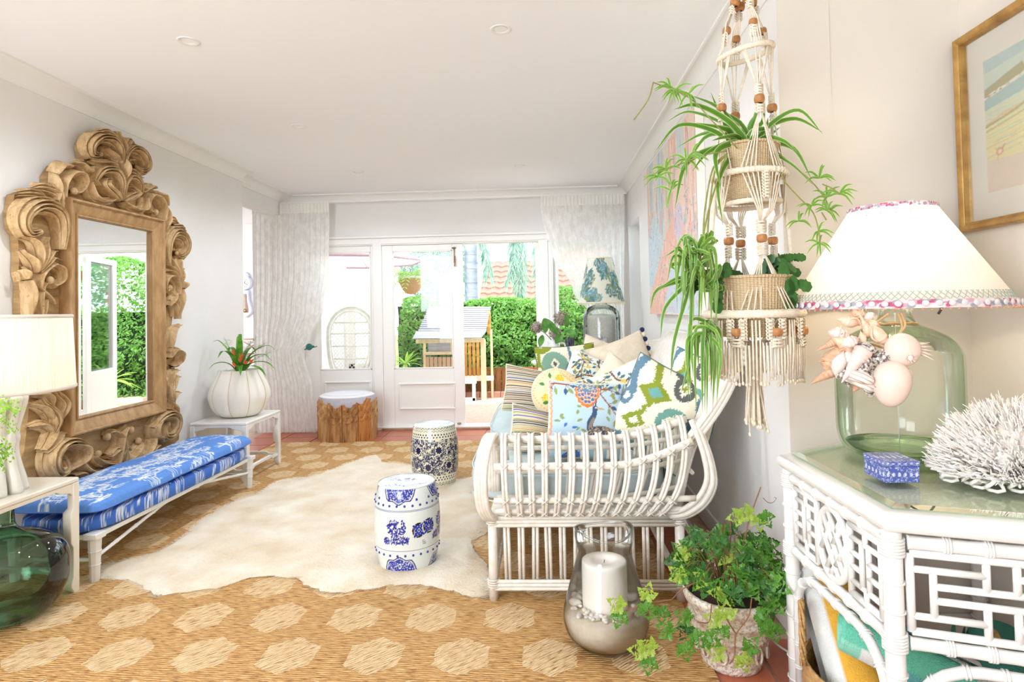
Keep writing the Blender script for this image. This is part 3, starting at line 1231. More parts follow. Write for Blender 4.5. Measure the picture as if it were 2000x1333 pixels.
def toile_band(cv, w, n, rd):
    for _ in range(n):
        x, y = rd.uniform(0, w), rd.uniform(.15, .8)
        if rd.random() < .6:
            for _ in range(10):
                cv.leaf(x + rd.gauss(0, .12), y + rd.gauss(0, .16), rd.uniform(.1, .25), .05, rd.uniform(0, 6.28), rd.choice((WT, WT2)))
        else:
            for k in range(5):
                cv.stroke([(x + k * .07, .2), (x + k * .07 + .03, .7)], .022, WT)
            cv.stroke([(x - .05, .72), (x + .4, .75)], .03, WT)


toile_band(cvs, 40, 130, rd)
bx0, bx1, by0, by1 = -2.63, -2.17, 2.83, 4.43
bench = thing('upholstered_bench', 'long low bench upholstered in blue and white toile under the carved mirror', 'bench', ((bx0 + bx1) / 2, (by0 + by1) / 2, .013))
hx, hy = (bx1 - bx0) / 2, (by1 - by0) / 2
SEATZ0, SEATZ1 = .222, .315


def softbox(x, y, z0, z1, rr, puff, nu=72, nv=26, wav=0.0, seed=0):
    """rounded cushion: returns a grid function over the full closed surface"""
    def fn(a, b):
        th = 2 * math.pi * a
        c, s_ = math.cos(th), math.sin(th)
        k = 5.0
        den = (abs(c) ** k + abs(s_) ** k) ** (1 / k)
        ux, uy = c / den, s_ / den
        ph = math.pi * (b * .998 + .001)
        sr = math.sin(ph)
        q = min(1.0, sr ** .35)
        if b in (0.0, 1.0):
            q = 0
        zz = -math.copysign(abs(math.cos(ph)) ** rr, math.cos(ph))
        px, py = ux * x * q, uy * y * q
        w = wav * noise.noise((px * 9 + seed, py * 9, zz * 2))
        edge = (1 - (abs(ux * q)) ** 4) * (1 - (abs(uy * q)) ** 4)
        z = (z0 + z1) / 2 + (z1 - z0) / 2 * zz * (1 + puff * edge) + w
        return (px, py, z)
    return fn


def planar_uv(mb, x, y):
    mb.uv = [(min(1, max(0, .5 + p[1] / (2 * y))), min(1, max(0, .5 + p[0] / (2 * x)))) for p in mb.v]


# seat box
m = MB().grid(softbox(hx + .005, hy + .005, SEATZ0, SEATZ1, .25, .0), 900, 16, cu=True)
m.uv = [((a * 1.0), b) for a, b in m.uv]
m.build('seat', TOILE, bench, canvas=cvs.a)
m = MB().grid(softbox(hx - .004, hy - .01, SEATZ1 - .004, SEATZ1 + .062, .5, .28, wav=.010), 10, 10, cu=True)
m = MB()
NX, NY = 110, 380


def topc(a, b):
    u, v = 2 * a - 1, 2 * b - 1
    x_, y_ = u * (hx + .004) * (1 - .10 * abs(v) ** 30), v * (hy - .004) * (1 - .025 * abs(u) ** 8)
    e = (1 - abs(u) ** 7) * (1 - abs(v) ** 20)
    f = max(0, e) ** .36
    z = SEATZ1 + .022 + .052 * f + .014 * (1 - u * u) * f + .008 * noise.noise((x_ * 6, y_ * 3, 1)) * f
    x_ += .010 * noise.noise((y_ * 5, 3, 1))
    return (x_, y_, z)


def botc(a, b):
    u, v = 2 * a - 1, 2 * b - 1
    x_, y_ = u * (hx + .004) * (1 - .10 * abs(v) ** 30), v * (hy - .004) * (1 - .025 * abs(u) ** 8)
    e = (1 - abs(u) ** 5) * (1 - abs(v) ** 14)
    f = max(0, e) ** .4
    x_ += .010 * noise.noise((y_ * 5, 3, 1))
    return (x_, y_, SEATZ1 + .022 - .022 * f)


m.grid(topc, NX, NY)
m.uv = [(b, a) for a, b in m.uv]
cush = m.build('cushion', TOILE, bench, canvas=cvb.a)
m = MB().grid(botc, 30, 60)
m.uv = [(b * .2, a) for a, b in m.uv]
m.build('cushion_underside', TOILE, cush, canvas=cvs.a)
BLP = plain('blue_piping', (84, 128, 204), None, .7)
for dz in (0,):
    pts = []
    for i in range(60):
        pts.append(topc(1, i / 60))
    for i in range(12):
        pts.append(topc(1 - i / 12, 1))
    for i in range(60):
        pts.append(topc(0, 1 - i / 60))
    for i in range(12):
        pts.append(topc(i / 12, 0))
    MB().tube(pts, .0045, 6, closed=True).build('piping', BLP, cush)
LEGM = WHITE
for sx_ in (-1, 1):
    for sy_ in (-1, 1):
        cx0, cy0 = sx_ * (hx - .028), sy_ * (hy - .028)
        m = MB()
        m.prism([(cx0 - .034, cy0 - .034), (cx0 + .034, cy0 - .034), (cx0 + .034, cy0 + .034), (cx0 - .034, cy0 + .034)], SEATZ0 - .018, SEATZ0 + .012)
        lg = m.build('corner_block', LEGM, bench, smooth=2, bevel=.004)
        m = MB().lathe([(.0205, 0), (.021, .005), (.0235, .075), (.027, .077), (.027, .081), (.0245, .083), (.0265, .140), (.030, .142), (.030, .146), (.0275, .148), (.030, .205)], 8, (cx0, cy0, 0))
        m.build('leg', LEGM, bench, smooth=2)


def bamboo(mb, a, b, r, knots=5, n=10, kr=1.25):
    a, b = Vector(a), Vector(b)
    pts, rs = [], []
    for i in range(knots * 4 + 1):
        q = i / (knots * 4)
        pts.append(a.lerp(b, q))
        rs.append(r)
    pts2, rs2 = [], []
    for i in range(knots):
        for q, k in ((0.02, kr), (.08, 1.0), (.5, .94), (.92, 1.0), (.98, kr)):
            pts2.append(a.lerp(b, (i + q) / knots))
            rs2.append(r * k)
    mb.tube(pts2, rs2, n)
    return mb


m = MB()
for sx_ in (-1, 1):
    cx0 = sx_ * (hx - .028)
    zt = .16
    for sy_ in (-1, 1):
        bamboo(m, (cx0, sy_ * (hy - .03), .11), (cx0 * .92, sy_ * .16, .205), .0095, 4, 8, 1.2)
    m.box(cx0 * .92 - .012, cx0 * .92 + .012, -.19, .19, .195, .217)
for sy_ in (-1, 1):
    m.tube([(-hx + .03, sy_ * (hy - .03), .10), (hx - .03, sy_ * (hy - .03), .10)], .009, 8)
m.build('stretcher', LEGM, bench, smooth=2)
struct_b = MB().box(-hx + .02, hx - .02, -hy + .02, hy - .02, SEATZ0 - .022, SEATZ0)
struct_b.build('seat_rail', LEGM, bench, smooth=2)
# ================================================================ OUTSIDE
GZ = -.10
PAVE = plain('pale_patio_paving', (244, 240, 232), (232, 226, 216), .8, 3)
struct(MB().box(-7.0, 8, YB + .14, 8.75, GZ - .1, GZ + .06).build('patio_paving', PAVE, smooth=False))
GR = plain('lawn_soil', (120, 150, 70), (90, 120, 50), .95, 6)
struct(MB().box(-14, 22, 8.75, 40, GZ - .4, GZ - .05).build('garden_ground', GR, smooth=False))
LEAFM, tl = new_mat('leaf_green', .45, .4)
inf = tl.node('ShaderNodeTexCoord')
nn_ = tl.noise(tl.coord(), 3.5, 2)
n2_ = tl.noise(tl.coord(), 23, 2)
tl.col(tl.mix(nn_, tl.mix(n2_, L((28, 78, 30)), L((104, 164, 62))), tl.mix(n2_, L((60, 120, 44)), L((160, 200, 104)))))
trn = tl.node('ShaderNodeBsdfTranslucent', {0: (*L((130, 190, 70)), 1)})
tl.l.new(tl.node('ShaderNodeMixShader', {0: .35, 1: tl.b.outputs[0], 2: trn.outputs[0]}).outputs[0], tl.out.inputs[0])


def leafmat(name, c1, c2, trans=.3, scale=6, rough=.4):
    m, t = new_mat(name, rough, .45)
    f = t.noise(t.coord(), scale, 3)
    f = t.ramp(f, [(.35, (0, 0, 0)), (.65, (1, 1, 1))])
    cc = t.mix(f, L(c1), L(c2))
    t.col(cc)
    tr = t.node('ShaderNodeBsdfTranslucent')
    t.l.new(cc, tr.inputs[0])
    t.l.new(t.node('ShaderNodeMixShader', {0: trans, 1: t.b.outputs[0], 2: tr.outputs[0]}).outputs[0], t.out.inputs[0])
    return m


PALEL = leafmat('pale_frond', (150, 200, 70), (190, 226, 110), .4)
GREYL = leafmat('blue_green_frond', (110, 150, 130), (150, 180, 160), .3)


def leafcloud(name, fn, n, size, mat, parent, rd, fold=.25):
    """n small folded leaves at fn(rd) -> (point, outward normal)"""
    vs, fs = [], []
    for _ in range(n):
        p, nrm = fn(rd)
        nrm = Vector((nrm[0] + rd.gauss(0, .6), nrm[1] + rd.gauss(0, .6), nrm[2] + rd.gauss(0, .6))).normalized()
        a = nrm.orthogonal().normalized()
        a = Matrix.Rotation(rd.uniform(0, 6.28), 3, nrm) @ a
        b = nrm.cross(a)
        s = size * rd.uniform(.7, 1.35)
        o = len(vs)
        p = Vector(p)
        vs += [p - a * s, p + b * s * .42 - nrm * s * fold * .3, p + a * s, p - b * s * .42 - nrm * s * fold * .3, p + nrm * s * fold * .2]
        fs += [(o, o + 1, o + 4), (o + 1, o + 2, o + 4), (o + 2, o + 3, o + 4), (o + 3, o, o + 4)]
    return MB().add(vs, fs).build(name, mat, parent, smooth=False)


# hedge along the back of the garden
HY = 9.7
hd = thing('ivy_hedge', 'dense bright green hedge across the back of the garden', 'hedge', (0, HY, GZ))
rd = random.Random(30)


def hedge_pt(rd):
    x = rd.uniform(-2.3, 7.5)
    top = 1.55 + .42 * noise.noise((x * .8, 2, 0)) + (.25 if x > .2 else .0)
    if x > .9:
        top += .5
    z = top * (1 - rd.random() ** 1.6 * 1.0)
    bul = .30 * noise.noise((x * 1.6, 0, z * 1.8)) + .12 * noise.noise((x * 5, 4, z * 5))
    y = -.1 + bul + .35 * max(0, (z - top + .3) / .3) ** 2 + rd.uniform(0, .12)
    return (x, y, z), (0, -1, .35)


leafcloud('foliage', hedge_pt, 30000, .040, LEAFM, hd, rd)
DK = plain('dark_green_twigs', (40, 62, 30), (26, 44, 20), .95, 3)  # dark green backing sheet behind the leaves
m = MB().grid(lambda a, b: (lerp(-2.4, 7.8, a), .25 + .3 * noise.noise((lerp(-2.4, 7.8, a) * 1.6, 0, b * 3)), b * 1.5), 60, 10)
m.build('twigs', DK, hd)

# timber fence low behind and brick edging at the foot of the hedge
FEN = plain('fence_boards', (150, 96, 50), (104, 64, 34), .8, 6, stretch=(4, 4, .6))
fe = thing('paling_fence', 'brown paling fence low behind the cubby house', 'fence', (-1.0, 9.30, GZ))
fb = MB().box(-.045, .045, -.01, .01, .12, .52)
f0 = fb.build('paling', FEN, fe, smooth=False)
f0.location = (-1.2, 0, 0)
for k in range(1, 24):
    c = f0.copy()
    C.objects.link(c)
    c.location = (-1.2 + k * .10, .003 * (k % 2), 0)
BRK = plain('pink_brick', (214, 160, 140), (190, 130, 112), .9, 12)
ed_ = thing('brick_edging', 'soldier course of pinkish bricks edging the white paving', 'edging', (-1.0, 9.1, GZ))
b0 = MB().box(-.048, .048, -.05, .05, 0, .17).build('brick', BRK, ed_, smooth=2, bevel=.005)
b0.location = (-1.7, 0, 0)
for k in range(1, 34):
    c = b0.copy()
    C.objects.link(c)
    c.location = (-1.7 + k * .105, 0, 0)

# strip of grass just outside the doors
GRM = leafmat('grass_blades', (130, 180, 70), (176, 214, 110), .3)
vs, fs = [], []
rd = random.Random(2)
for _ in range(5000):
    x, y = rd.uniform(-1.6, 1.2), rd.uniform(7.15, 7.45)
    h, a = rd.uniform(.02, .05), rd.uniform(0, 6.28)
    o = len(vs)
    vs += [(x - .003, y, GZ + .05), (x + .003, y, GZ + .05), (x + .02 * math.cos(a), y + .02 * math.sin(a), GZ + .05 + h)]
    fs.append((o, o + 1, o + 2))
g = MB().add(vs, fs).build('grass_strip', GRM, None, smooth=False)
g['label'] = 'thin strip of short grass outside the open doorway'
g['category'] = 'grass'
stuff(g)

# ---------------------------------------------------------------- cubby house
GREYW = plain('silvered_boards', (182, 182, 190), (140, 140, 150), .8, 5, stretch=(.6, 6, 6))
ORW = plain('honey_boards', (222, 168, 92), (188, 128, 62), .7, 5, stretch=(8, 8, .8))
PINE = plain('pale_pine_post', (240, 222, 182), (222, 196, 148), .7, 4, stretch=(6, 6, .8))
cb = thing('cubby_house', 'wooden cubby house with a silvered slatted roof and honey board walls', 'playhouse', (0, 0, 0))
YC = 8.9


def Q(u, w, y=YC):
    return P(u, w, y=y)


# roof slats, upper slope
A0, A1 = Q(838, 601, 9.15), Q(958, 601, 9.15)
B0, B1 = Q(816, 649, 8.75), Q(949, 649, 8.75)
n = 12
for k in range(n):
    q0, q1 = k / n, (k + .66) / n
    a, b_ = A0.lerp(B0, q0), A1.lerp(B1, q0)
    c, d = A0.lerp(B0, q1), A1.lerp(B1, q1)
    up = Vector((0, -.4, .9)).normalized() * .012
    vs = [a, b_, d, c] + [v + up for v in (a, b_, d, c)]
    MB().add(vs, [(3, 2, 1, 0), (4, 5, 6, 7), (0, 1, 5, 4), (1, 2, 6, 5), (2, 3, 7, 6), (3, 0, 4, 7)]).build('roof_slat', GREYW, cb, smooth=False)
a, b_, c, d = Q(813, 649, 8.74), Q(949, 649, 8.74), Q(940, 661, 8.5), Q(806, 663, 8.5)
up = Vector((0, -.01, .012))
MB().add([a, b_, c, d] + [v + up for v in (a, b_, c, d)], [(3, 2, 1, 0), (4, 5, 6, 7), (0, 1, 5, 4), (1, 2, 6, 5), (2, 3, 7, 6), (3, 0, 4, 7)]).build('eave_board', GREYW, cb, smooth=False)


def pbox(name, u0, u1, w0, w1, y, th, mat):
    p, q = P(u0, w0, y=y), P(u1, w1, y=y)
    return MB().box(min(p.x, q.x), max(p.x, q.x), y, y + th, min(p.z, q.z), max(p.z, q.z)).build(name, mat, cb, smooth=2, bevel=.003)


pbox('beam', 812, 946, 664, 669, 8.75, .06, PINE)
for u0, u1 in ((905, 913), (914, 921), (922, 929), (930, 937)):
    pbox('wall_board', u0, u1, 667, 737, 9.0, .02, ORW)
for k in range(7):
    pbox('wall_board', 831 + k * 8.2, 838.4 + k * 8.2, 698, 737, 9.0, .02, plain('pinkish_board_%d' % k, (222, 190, 160), (200, 160, 124), .7, 5, stretch=(8, 8, .8)) if k == 0 else MAT['pinkish_board_0'])
pbox('window_ledge', 826, 888, 689, 693, 8.92, .09, PINE)
pbox('window_shutter', 836, 884, 670, 688, 9.0, .02, GREYW)
pbox('post', 938, 950, 664, 795, 8.8, .09, PINE)
pbox('post', 957, 964, 645, 795, 9.0, .07, PINE)
pbox('post', 826, 832, 669, 795, 8.9, .07, PINE)
pbox('post', 880, 886, 669, 690, 8.85, .05, PINE)
pbox('gable_board', 951, 959, 609, 655, 9.05, .02, ORW)
pbox('rail', 830, 964, 737, 744, 8.85, .06, TRIM)
pbox('rail', 905, 930, 742, 750, 8.7, .08, plain('mint_bench_paint', (206, 230, 212), None, .6))
pbox('post', 922, 929, 750, 800, 8.7, .06, TRIM)
pbox('rail', 905, 929, 778, 784, 8.7, .06, TRIM)
pbox('deck', 830, 940, 741, 745, 8.86, .5, PINE)
pbox('planter_edge', 840, 880, 733, 736, 8.7, .05, plain('red_trim', (214, 90, 84), None, .6))

# ---------------------------------------------------------------- neighbour's tiled roof, house
RT = plain('weathered_roof_tile', (150, 112, 96), (116, 82, 70), .9, 2.5, .2, 20)
SH = plain('pale_render', (246, 244, 240), None, .9)
hs = thing('neighbour_house', 'neighbouring house with a pinkish terracotta tiled roof above the hedge', 'house', (0, 0, 0))
RO = Vector((-3.0, 17.0, 1.62))
sl = math.radians(32)
ex, ey = Vector((1, 0, 0)), Vector((0, math.cos(sl), math.sin(sl)))
rt = MB()
prof = []
TW, TL = .31, .33


def tfn(a, b):
    x = a * TW
    z = .022 * math.sin(2 * math.pi * a) + .035 * (1 - b)
    return ex * x + ey * (b * (TL + .04)) + Vector((0, -.5 * z, .85 * z))


rt.grid(tfn, 8, 1)
rt.add([tfn(i / 8, 0) for i in range(9)] + [tfn(i / 8, 0) + Vector((0, 0, -.035)) for i in range(9)], [(i, i + 9, i + 10, i + 1) for i in range(8)])
t0_ = rt.build('roof_tile', RT, hs, smooth=False)
cnt = 0
for j in range(13):
    for i in range(24):
        p = RO + ex * (i * TW) + ey * (j * TL)
        if i < 4 or i > 24:
            continue
        if j > 6 and i < 11:
            continue
        if cnt == 0:
            o = t0_
        else:
            o = t0_.copy()
            C.objects.link(o)
        o.location = p
        cnt += 1
A = RO + Vector((1.2, 0, -.06))
vs = [A, A + ex * 6.2, A + ex * 6.2 + ey * 4.0, A + ex * 2.2 + ey * 4.0, A + ex * 2.2 + ey * 2.35, A + ey * 2.35]
MB().add(vs, [tuple(range(6))]).build('roof_underlay', plain('roof_underlay_brown', (150, 120, 104), None, .9), hs, smooth=False)  # one even brown close to the tile colour
MB().box(-2, 3.6, 17.6, 20, GZ, 1.5).build('house_wall', SH, hs, smooth=False)

# ---------------------------------------------------------------- palm trunk with hanging fronds
BARK = plain('pale_palm_bark', (160, 164, 176), (130, 134, 148), .8, 3, .3, 12, stretch=(1, 1, 4))


def tall_palm(name, label, x, y, r, h, seed, fr):
    t0 = thing(name, label, 'palm tree', (x, y, GZ))
    m = MB().lathe([(r * 1.1, 0), (r, .6), (r * .97, h * .5), (r * .95, h)], 20)
    for k in range(14):
        m.lathe([(r * 1.0, .5 + k * .3), (r * 1.015, .51 + k * .3), (r * 1.0, .525 + k * .3)], 20)
    m.build('trunk', BARK, t0)
    rd = random.Random(seed)
    for (dx, dz, ln, a0) in fr:
        f = MB()
        base = Vector((dx, -.2, dz))
        pts = [base + Vector((math.sin(a0) * q * ln * .35, 0, -q * ln)) for q in [i / 10 for i in range(11)]]
        f.tube(pts, [.012 * (1 - .08 * i) for i in range(11)], 5)
        vs, fs = [], []
        for _ in range(120):
            q = rd.random()
            p = base + Vector((math.sin(a0) * q * ln * .35, 0, -q * ln))
            s_ = rd.choice((-1, 1))
            l_ = rd.uniform(.25, .5)
            o = len(vs)
            d = Vector((s_ * rd.uniform(.1, .4), rd.uniform(-.2, .2), -rd.uniform(.6, 1))).normalized()
            vs += [p, p + d * l_ * .5 + Vector((.012, 0, 0)), p + d * l_, p + d * l_ * .5 - Vector((.012, 0, 0))]
            fs.append((o, o + 1, o + 2, o + 3))
        f.add(vs, fs)
        f.build('frond', GREYL, t0, smooth=False)
    return t0


pp = P(921, 600, y=12.8)
tall_palm('palm_tree', 'tall palm with a smooth pale grey trunk behind the cubby house', pp.x, 12.8, .145, 5.5, 3,
          [(-.30, 3.1, 1.3, -.4), (-.42, 3.2, 1.2, .2), (.27, 3.1, .9, .5), (.9, 3.3, 1.5, .25), (1.15, 3.3, 1.7, -.1), (1.35, 3.3, 1.5, .3), (1.0, 3.3, 1.2, -.4), (1.5, 3.2, 1.8, 0), (-.24, 3.2, 1.4, 0)])

q = P(855, 515, y=19)
tr = thing('garden_tree', 'pale green tree rising behind the umbrella left of the palm', 'tree', (q.x, 19, GZ))
MB().tube([(0, 0, 0), (.05, 0, 1.2), (0, 0, 2.4)], [.12, .10, .07], 8).build('trunk', BARK, tr)
rd = random.Random(15)


def crown_pt(rd):
    v = Vector((rd.gauss(0, 1), rd.gauss(0, 1), rd.gauss(0, 1))).normalized()
    r = 1 + .35 * noise.noise(v * 2)
    return (v.x * 1.1 * r, v.y * .8 * r, 2.75 + v.z * .85 * r), v


leafcloud('crown', crown_pt, 5000, .06, GREYL, tr, rd)

# ---------------------------------------------------------------- garden umbrella
um = thing('garden_umbrella', 'cream garden umbrella with a mauve edge over the patio', 'umbrella', (-2.75, 8.3, GZ + .06))
CANV = plain('cream_canvas', (246, 240, 232), None, .9, trans=.4)
MAUV = plain('mauve_binding', (206, 160, 176), None, .9)
m = MB()
rad = 1.12


def ufn(a, b):
    th = 2 * math.pi * a
    k = 8
    seg = (th * k / (2 * math.pi)) % 1
    rr = rad * b * (math.cos(math.pi / k) / math.cos((seg - .5) * 2 * math.pi / k))
    return (rr * math.cos(th), rr * math.sin(th), 2.48 - .42 * b ** 1.15)


m.grid(ufn, 48, 8, cu=True)
m.build('canopy', CANV, um, smooth=False)
MB().tube([ufn(i / 48, 1.0) for i in range(48)], .018, 6, closed=True).build('binding', MAUV, um)
MB().tube([(0, 0, 0), (0, 0, 2.5)], .022, 10).build('pole', TRIM, um)
for k in range(8):
    MB().tube([Vector(ufn(k / 8, q)) - Vector((0, 0, .015)) for q in (.05, .5, .98)], .008, 5).build('rib', TRIM, um)

# ---------------------------------------------------------------- hanging fern basket
hbp = P(803, 556, y=7.2)
hb = thing('hanging_fern_basket', 'coir hanging basket with pale ferns seen through the closed door', 'hanging basket', (hbp.x, 7.2, hbp.z - .12))
COIR = plain('coir_basket', (222, 172, 112), (180, 128, 74), .9, 30, .5, 80, stretch=(6, 6, 1))
m = MB().lathe([(.001, 0), (.05, .005), (.10, .05), (.135, .12), (.15, .20)], 24, rf=lambda a, j: 1 + .03 * math.sin(12 * a))
m.build('bowl', COIR, hb)
MB().lathe([(.152, .19), (.16, .205), (.152, .22), (.145, .205), (.152, .19)], 28).build('rim', TRIM, hb)
m = MB()
for k in range(3):
    a = 2.1 * k + .5
    m.tube([(.15 * math.cos(a), .15 * math.sin(a), .21), (.0, 0, .75)], .002, 4)
m.build('chain', TRIM, hb)


def fern_frond(mb, base, ang, L_, droop, lw=.05, n=16, tilt=.9):
    """arching frond with paired leaflets"""
    pts = []
    for i in range(n + 1):
        q = i / n
        r_ = L_ * q * math.cos(tilt * .3)
        pts.append(Vector((base[0] + math.cos(ang) * r_, base[1] + math.sin(ang) * r_, base[2] + L_ * (tilt * q - droop * q * q))))
    mb.tube(pts, [.0022 * (1 - .6 * i / n) for i in range(n + 1)], 4)
    vs, fs = [], []
    for i in range(1, n + 1):
        q = i / n
        w = lw * math.sin(math.pi * min(1, q * .92 + .08)) ** .7
        t = (pts[i] - pts[i - 1]).normalized()
        s_ = Vector((-math.sin(ang), math.cos(ang), 0))
        for sg in (-1, 1):
            o = len(vs)
            p = pts[i]
            e = p + s_ * sg * w + t * w * .5 - Vector((0, 0, w * .25))
            mid = p.lerp(e, .5)
            k = L_ / n * .42
            vs += [p, mid + t * k, e, mid - t * k]
            fs.append((o, o + 1, o + 2, o + 3))
    mb.add(vs, fs)


rd = random.Random(6)
for k in range(26):
    f = MB()
    fern_frond(f, (0, 0, .2), k * .4 + rd.uniform(-.2, .2), rd.uniform(.25, .50), rd.uniform(.5, 1.5), .07, 14)
    f.build('frond', PALEL, hb, smooth=False)


# spiky plants in the bed
def spiky(name, label, cat, x, y, z, stem, n, L_, w, mat, seed, up=.8):
    t0 = thing(name, label, cat, (x, y, z))
    rd = random.Random(seed)
    MB().tube([(0, 0, 0), (.01, 0, stem * .5), (0, 0, stem)], .022, 8).build('stem', PINE, t0)
    for k in range(n):
        a = k * 2.4
        el = rd.uniform(.1, 1.2)
        l_ = L_ * rd.uniform(.7, 1.1)
        mb = MB()

        def fn(s_, q):
            r_ = l_ * s_ * math.cos(el)
            zz = stem + l_ * s_ * math.sin(el) * up - .5 * l_ * s_ * s_ * (1 - el * .5)
            wd = w * math.sin(math.pi * (s_ * .9 + .1)) * (q - .5)
            return (math.cos(a) * r_ - math.sin(a) * wd, math.sin(a) * r_ + math.cos(a) * wd, zz + abs(q - .5) * w * .4)
        mb.grid(fn, 8, 2)
        mb.build('leaf', mat, t0)
    return t0


q = P(792, 690, y=8.2)
spiky('spiky_plant', 'pale spiky plant on a cane in the garden bed left of the cubby house', 'plant', q.x, 8.2, GZ + .06, .62, 22, .34, .035, PALEL, 4)
q = P(812, 690, y=8.0)
spiky('spiky_plant', 'shorter spiky plant beside the cane plant outside', 'plant', q.x, 8.0, GZ + .06, .42, 18, .30, .035, PALEL, 8)
# plants to the right, seen in the mirror
for i, (x, y, st, n, L_) in enumerate(((1.5, 8.3, 1.5, 34, .6), (2.6, 8.5, 1.9, 34, .7), (3.6, 8.8, 1.2, 34, .7), (1.0, 8.6, .4, 26, .5))):
    spiky('dracaena', ['dracaena with a slim cane right of the doorway outside', 'tallest dracaena by the glass fence outside', 'bushy dracaena at the far right outside', 'low spiky plant near the brick edging outside'][i],
          'plant', x, y, GZ + .06, st, n, L_, .045, PALEL if i % 2 else LEAFM, 20 + i)
bf = thing('glass_fence', 'frameless glass pool fence on the patio outside', 'fence', (2.6, 7.9, GZ + .06))
for k in range(3):
    MB().box(-1.5 + k * 1.02, -.52 + k * 1.02, -.006, .006, .06, 1.1).build('pane', GLASS, bf, smooth=2, bevel=.002)
    for dx in (-1.3, -.7):
        MB().lathe([(.025, 0), (.025, .14)], 12, (dx + k * 1.02, 0, 0)).build('spigot', WHITE, bf)
pt_ = thing('white_planter', 'white bowl planter with a leafy plant on the patio outside', 'planter', (1.35, 7.45, GZ + .06))
MB().lathe([(.001, 0), (.14, 0), (.2, .12), (.22, .24), (.2, .24), (.18, .2)], 28).build('bowl', TRIM, pt_)
rd = random.Random(16)
for k in range(14):
    f = MB()
    fern_frond(f, (0, 0, .2), k * .45, rd.uniform(.3, .45), rd.uniform(.4, .9), .06, 12, 1.2)
    f.build('frond', LEAFM, pt_, smooth=False)
ws = thing('wire_stool', 'white wire stool on the patio outside', 'stool', (1.75, 7.15, GZ + .06))
m = MB()
for k in range(22):
    a = 2 * math.pi * k / 22
    m.tube([(.17 * math.cos(a + q * .0), .17 * math.sin(a), 0) if q == 0 else ((.17 - .09 * math.sin(math.pi * q)) * math.cos(a), (.17 - .09 * math.sin(math.pi * q)) * math.sin(a), .42 * q) for q in [i / 6 for i in range(7)]], .004, 5)
stuff(m.build('wires', TRIM, ws))
MB().lathe([(.001, .42), (.17, .42), (.18, .43), (.17, .44), (.001, .44)], 28).build('seat', TRIM, ws)
MB().lathe([(.165, .0), (.175, .005), (.165, .01)], 28).build('foot_ring', TRIM, ws)

# ---------------------------------------------------------------- veranda wing with windows and peacock chair (left sidelight)
vf = thing('veranda_screen', 'white framed glass screen of the veranda behind the peacock chair', 'screen', (0, 0, 0))
y = 9.5
p0, p1 = P(640, 490, y=y), P(727, 722, y=y)
for (u0, u1) in ((636, 660), (676, 690), (716, 732)):
    a, b_ = P(u0, 480, y=y), P(u1, 480, y=y)
    MB().box(a.x, b_.x, y, y + .06, GZ + .06, 2.7).build('stile', TRIM, vf, smooth=2, bevel=.005)
a, b_ = P(600, 480, y=y), P(732, 480, y=y)
MB().box(a.x, b_.x, y, y + .06, 2.12, 2.3).build('rail', TRIM, vf, smooth=2, bevel=.005)
MB().box(a.x, b_.x, y, y + .06, GZ + .06, .5).build('rail', TRIM, vf, smooth=2, bevel=.005)
MB().box(a.x, b_.x, y + .03, y + .035, .5, 2.12).build('pane', GLASS, vf, smooth=False)

pc = thing('peacock_chair', 'white cane peacock chair outside the left sidelight', 'chair', (0, 0, 0))
CANE = plain('white_cane', (236, 232, 222), (216, 210, 196), .5, 20)
yc = 7.55
cc = P(686, 672, y=yc)
zc0 = P(686, 730, y=yc).z
ztop = P(668, 600, y=yc).z
xr_ = P(728, 660, y=yc).x
xl_ = P(646, 660, y=yc).x
ccx = cc.x - .02
Rx = (xr_ - xl_) / 2 + .04
zm = 1.05


def rimpt(q, k=1.0):
    """outline of the fan: wide oval top narrowing to the seat"""
    a = lerp(-.25 * math.pi, 1.25 * math.pi, q)
    x = ccx + Rx * k * math.cos(a)
    z = zm + (ztop - zm) * k * math.sin(a) if math.sin(a) > 0 else zm + .75 * k * math.sin(a)
    return Vector((x, yc + .10 * (z - .6), z))


m = MB()
for k in (1.0, .93, .84):
    m.tube([rimpt(i / 48, k) for i in range(49)], .011, 7)
m.build('rim_hoop', CANE, pc)
m = MB()
for i in range(46):
    c = rimpt(i / 45, .965)
    m.tube([c + Vector((.016 * math.cos(t_ * .785), 0, .016 * math.sin(t_ * .785))) for t_ in range(8)], .004, 4, closed=True)
stuff(m.build('ring_edging', CANE, pc))
m = MB()
from math import sin, cos
for sgn in (-1, 1):
    for k in range(-26, 27):
        pts = []
        for i in range(40):
            x = lerp(-Rx, Rx, i / 39)
            z = k * .052 + sgn * x * 1.1 + 1.0
            zz = z
            lim = zm + (ztop - zm) * .84 * math.sqrt(max(0, 1 - (x / (Rx * .84)) ** 2)) if abs(x) < Rx * .84 else -9
            low = zc0 - .1
            ok = low < zz < lim and abs(x) < Rx * .84 * (1 if zz > zm else max(.35, 1 - (zm - zz) * .55))
            if ok:
                pts.append((ccx + x, yc + .10 * (zz - .6), zz))
            else:
                if len(pts) > 1:
                    m.tube(pts, .0032, 4)
                pts = []
        if len(pts) > 1:
            m.tube(pts, .0032, 4)
stuff(m.build('lattice', CANE, pc))
m = MB()
for z in (.55, .72, .88, 1.04, 1.18):
    w = Rx * .84 * (math.sqrt(max(0, 1 - ((z - zm) / ((ztop - zm) * .84)) ** 2)) if z > zm else max(.35, 1 - (zm - z) * .55))
    m.tube([(ccx - w, yc + .1 * (z - .6), z), (ccx + w, yc + .1 * (z - .6), z)], .009, 6)
m.build('cross_band', CANE, pc)
MB().lathe([(.001, .44), (.25, .44), (.27, .42), (.25, .38), (.19, .3), (.15, .2), (.2, .05), (.27, 0)], 28, (ccx, yc - .2, GZ + .06)).build('seat_drum', CANE, pc)
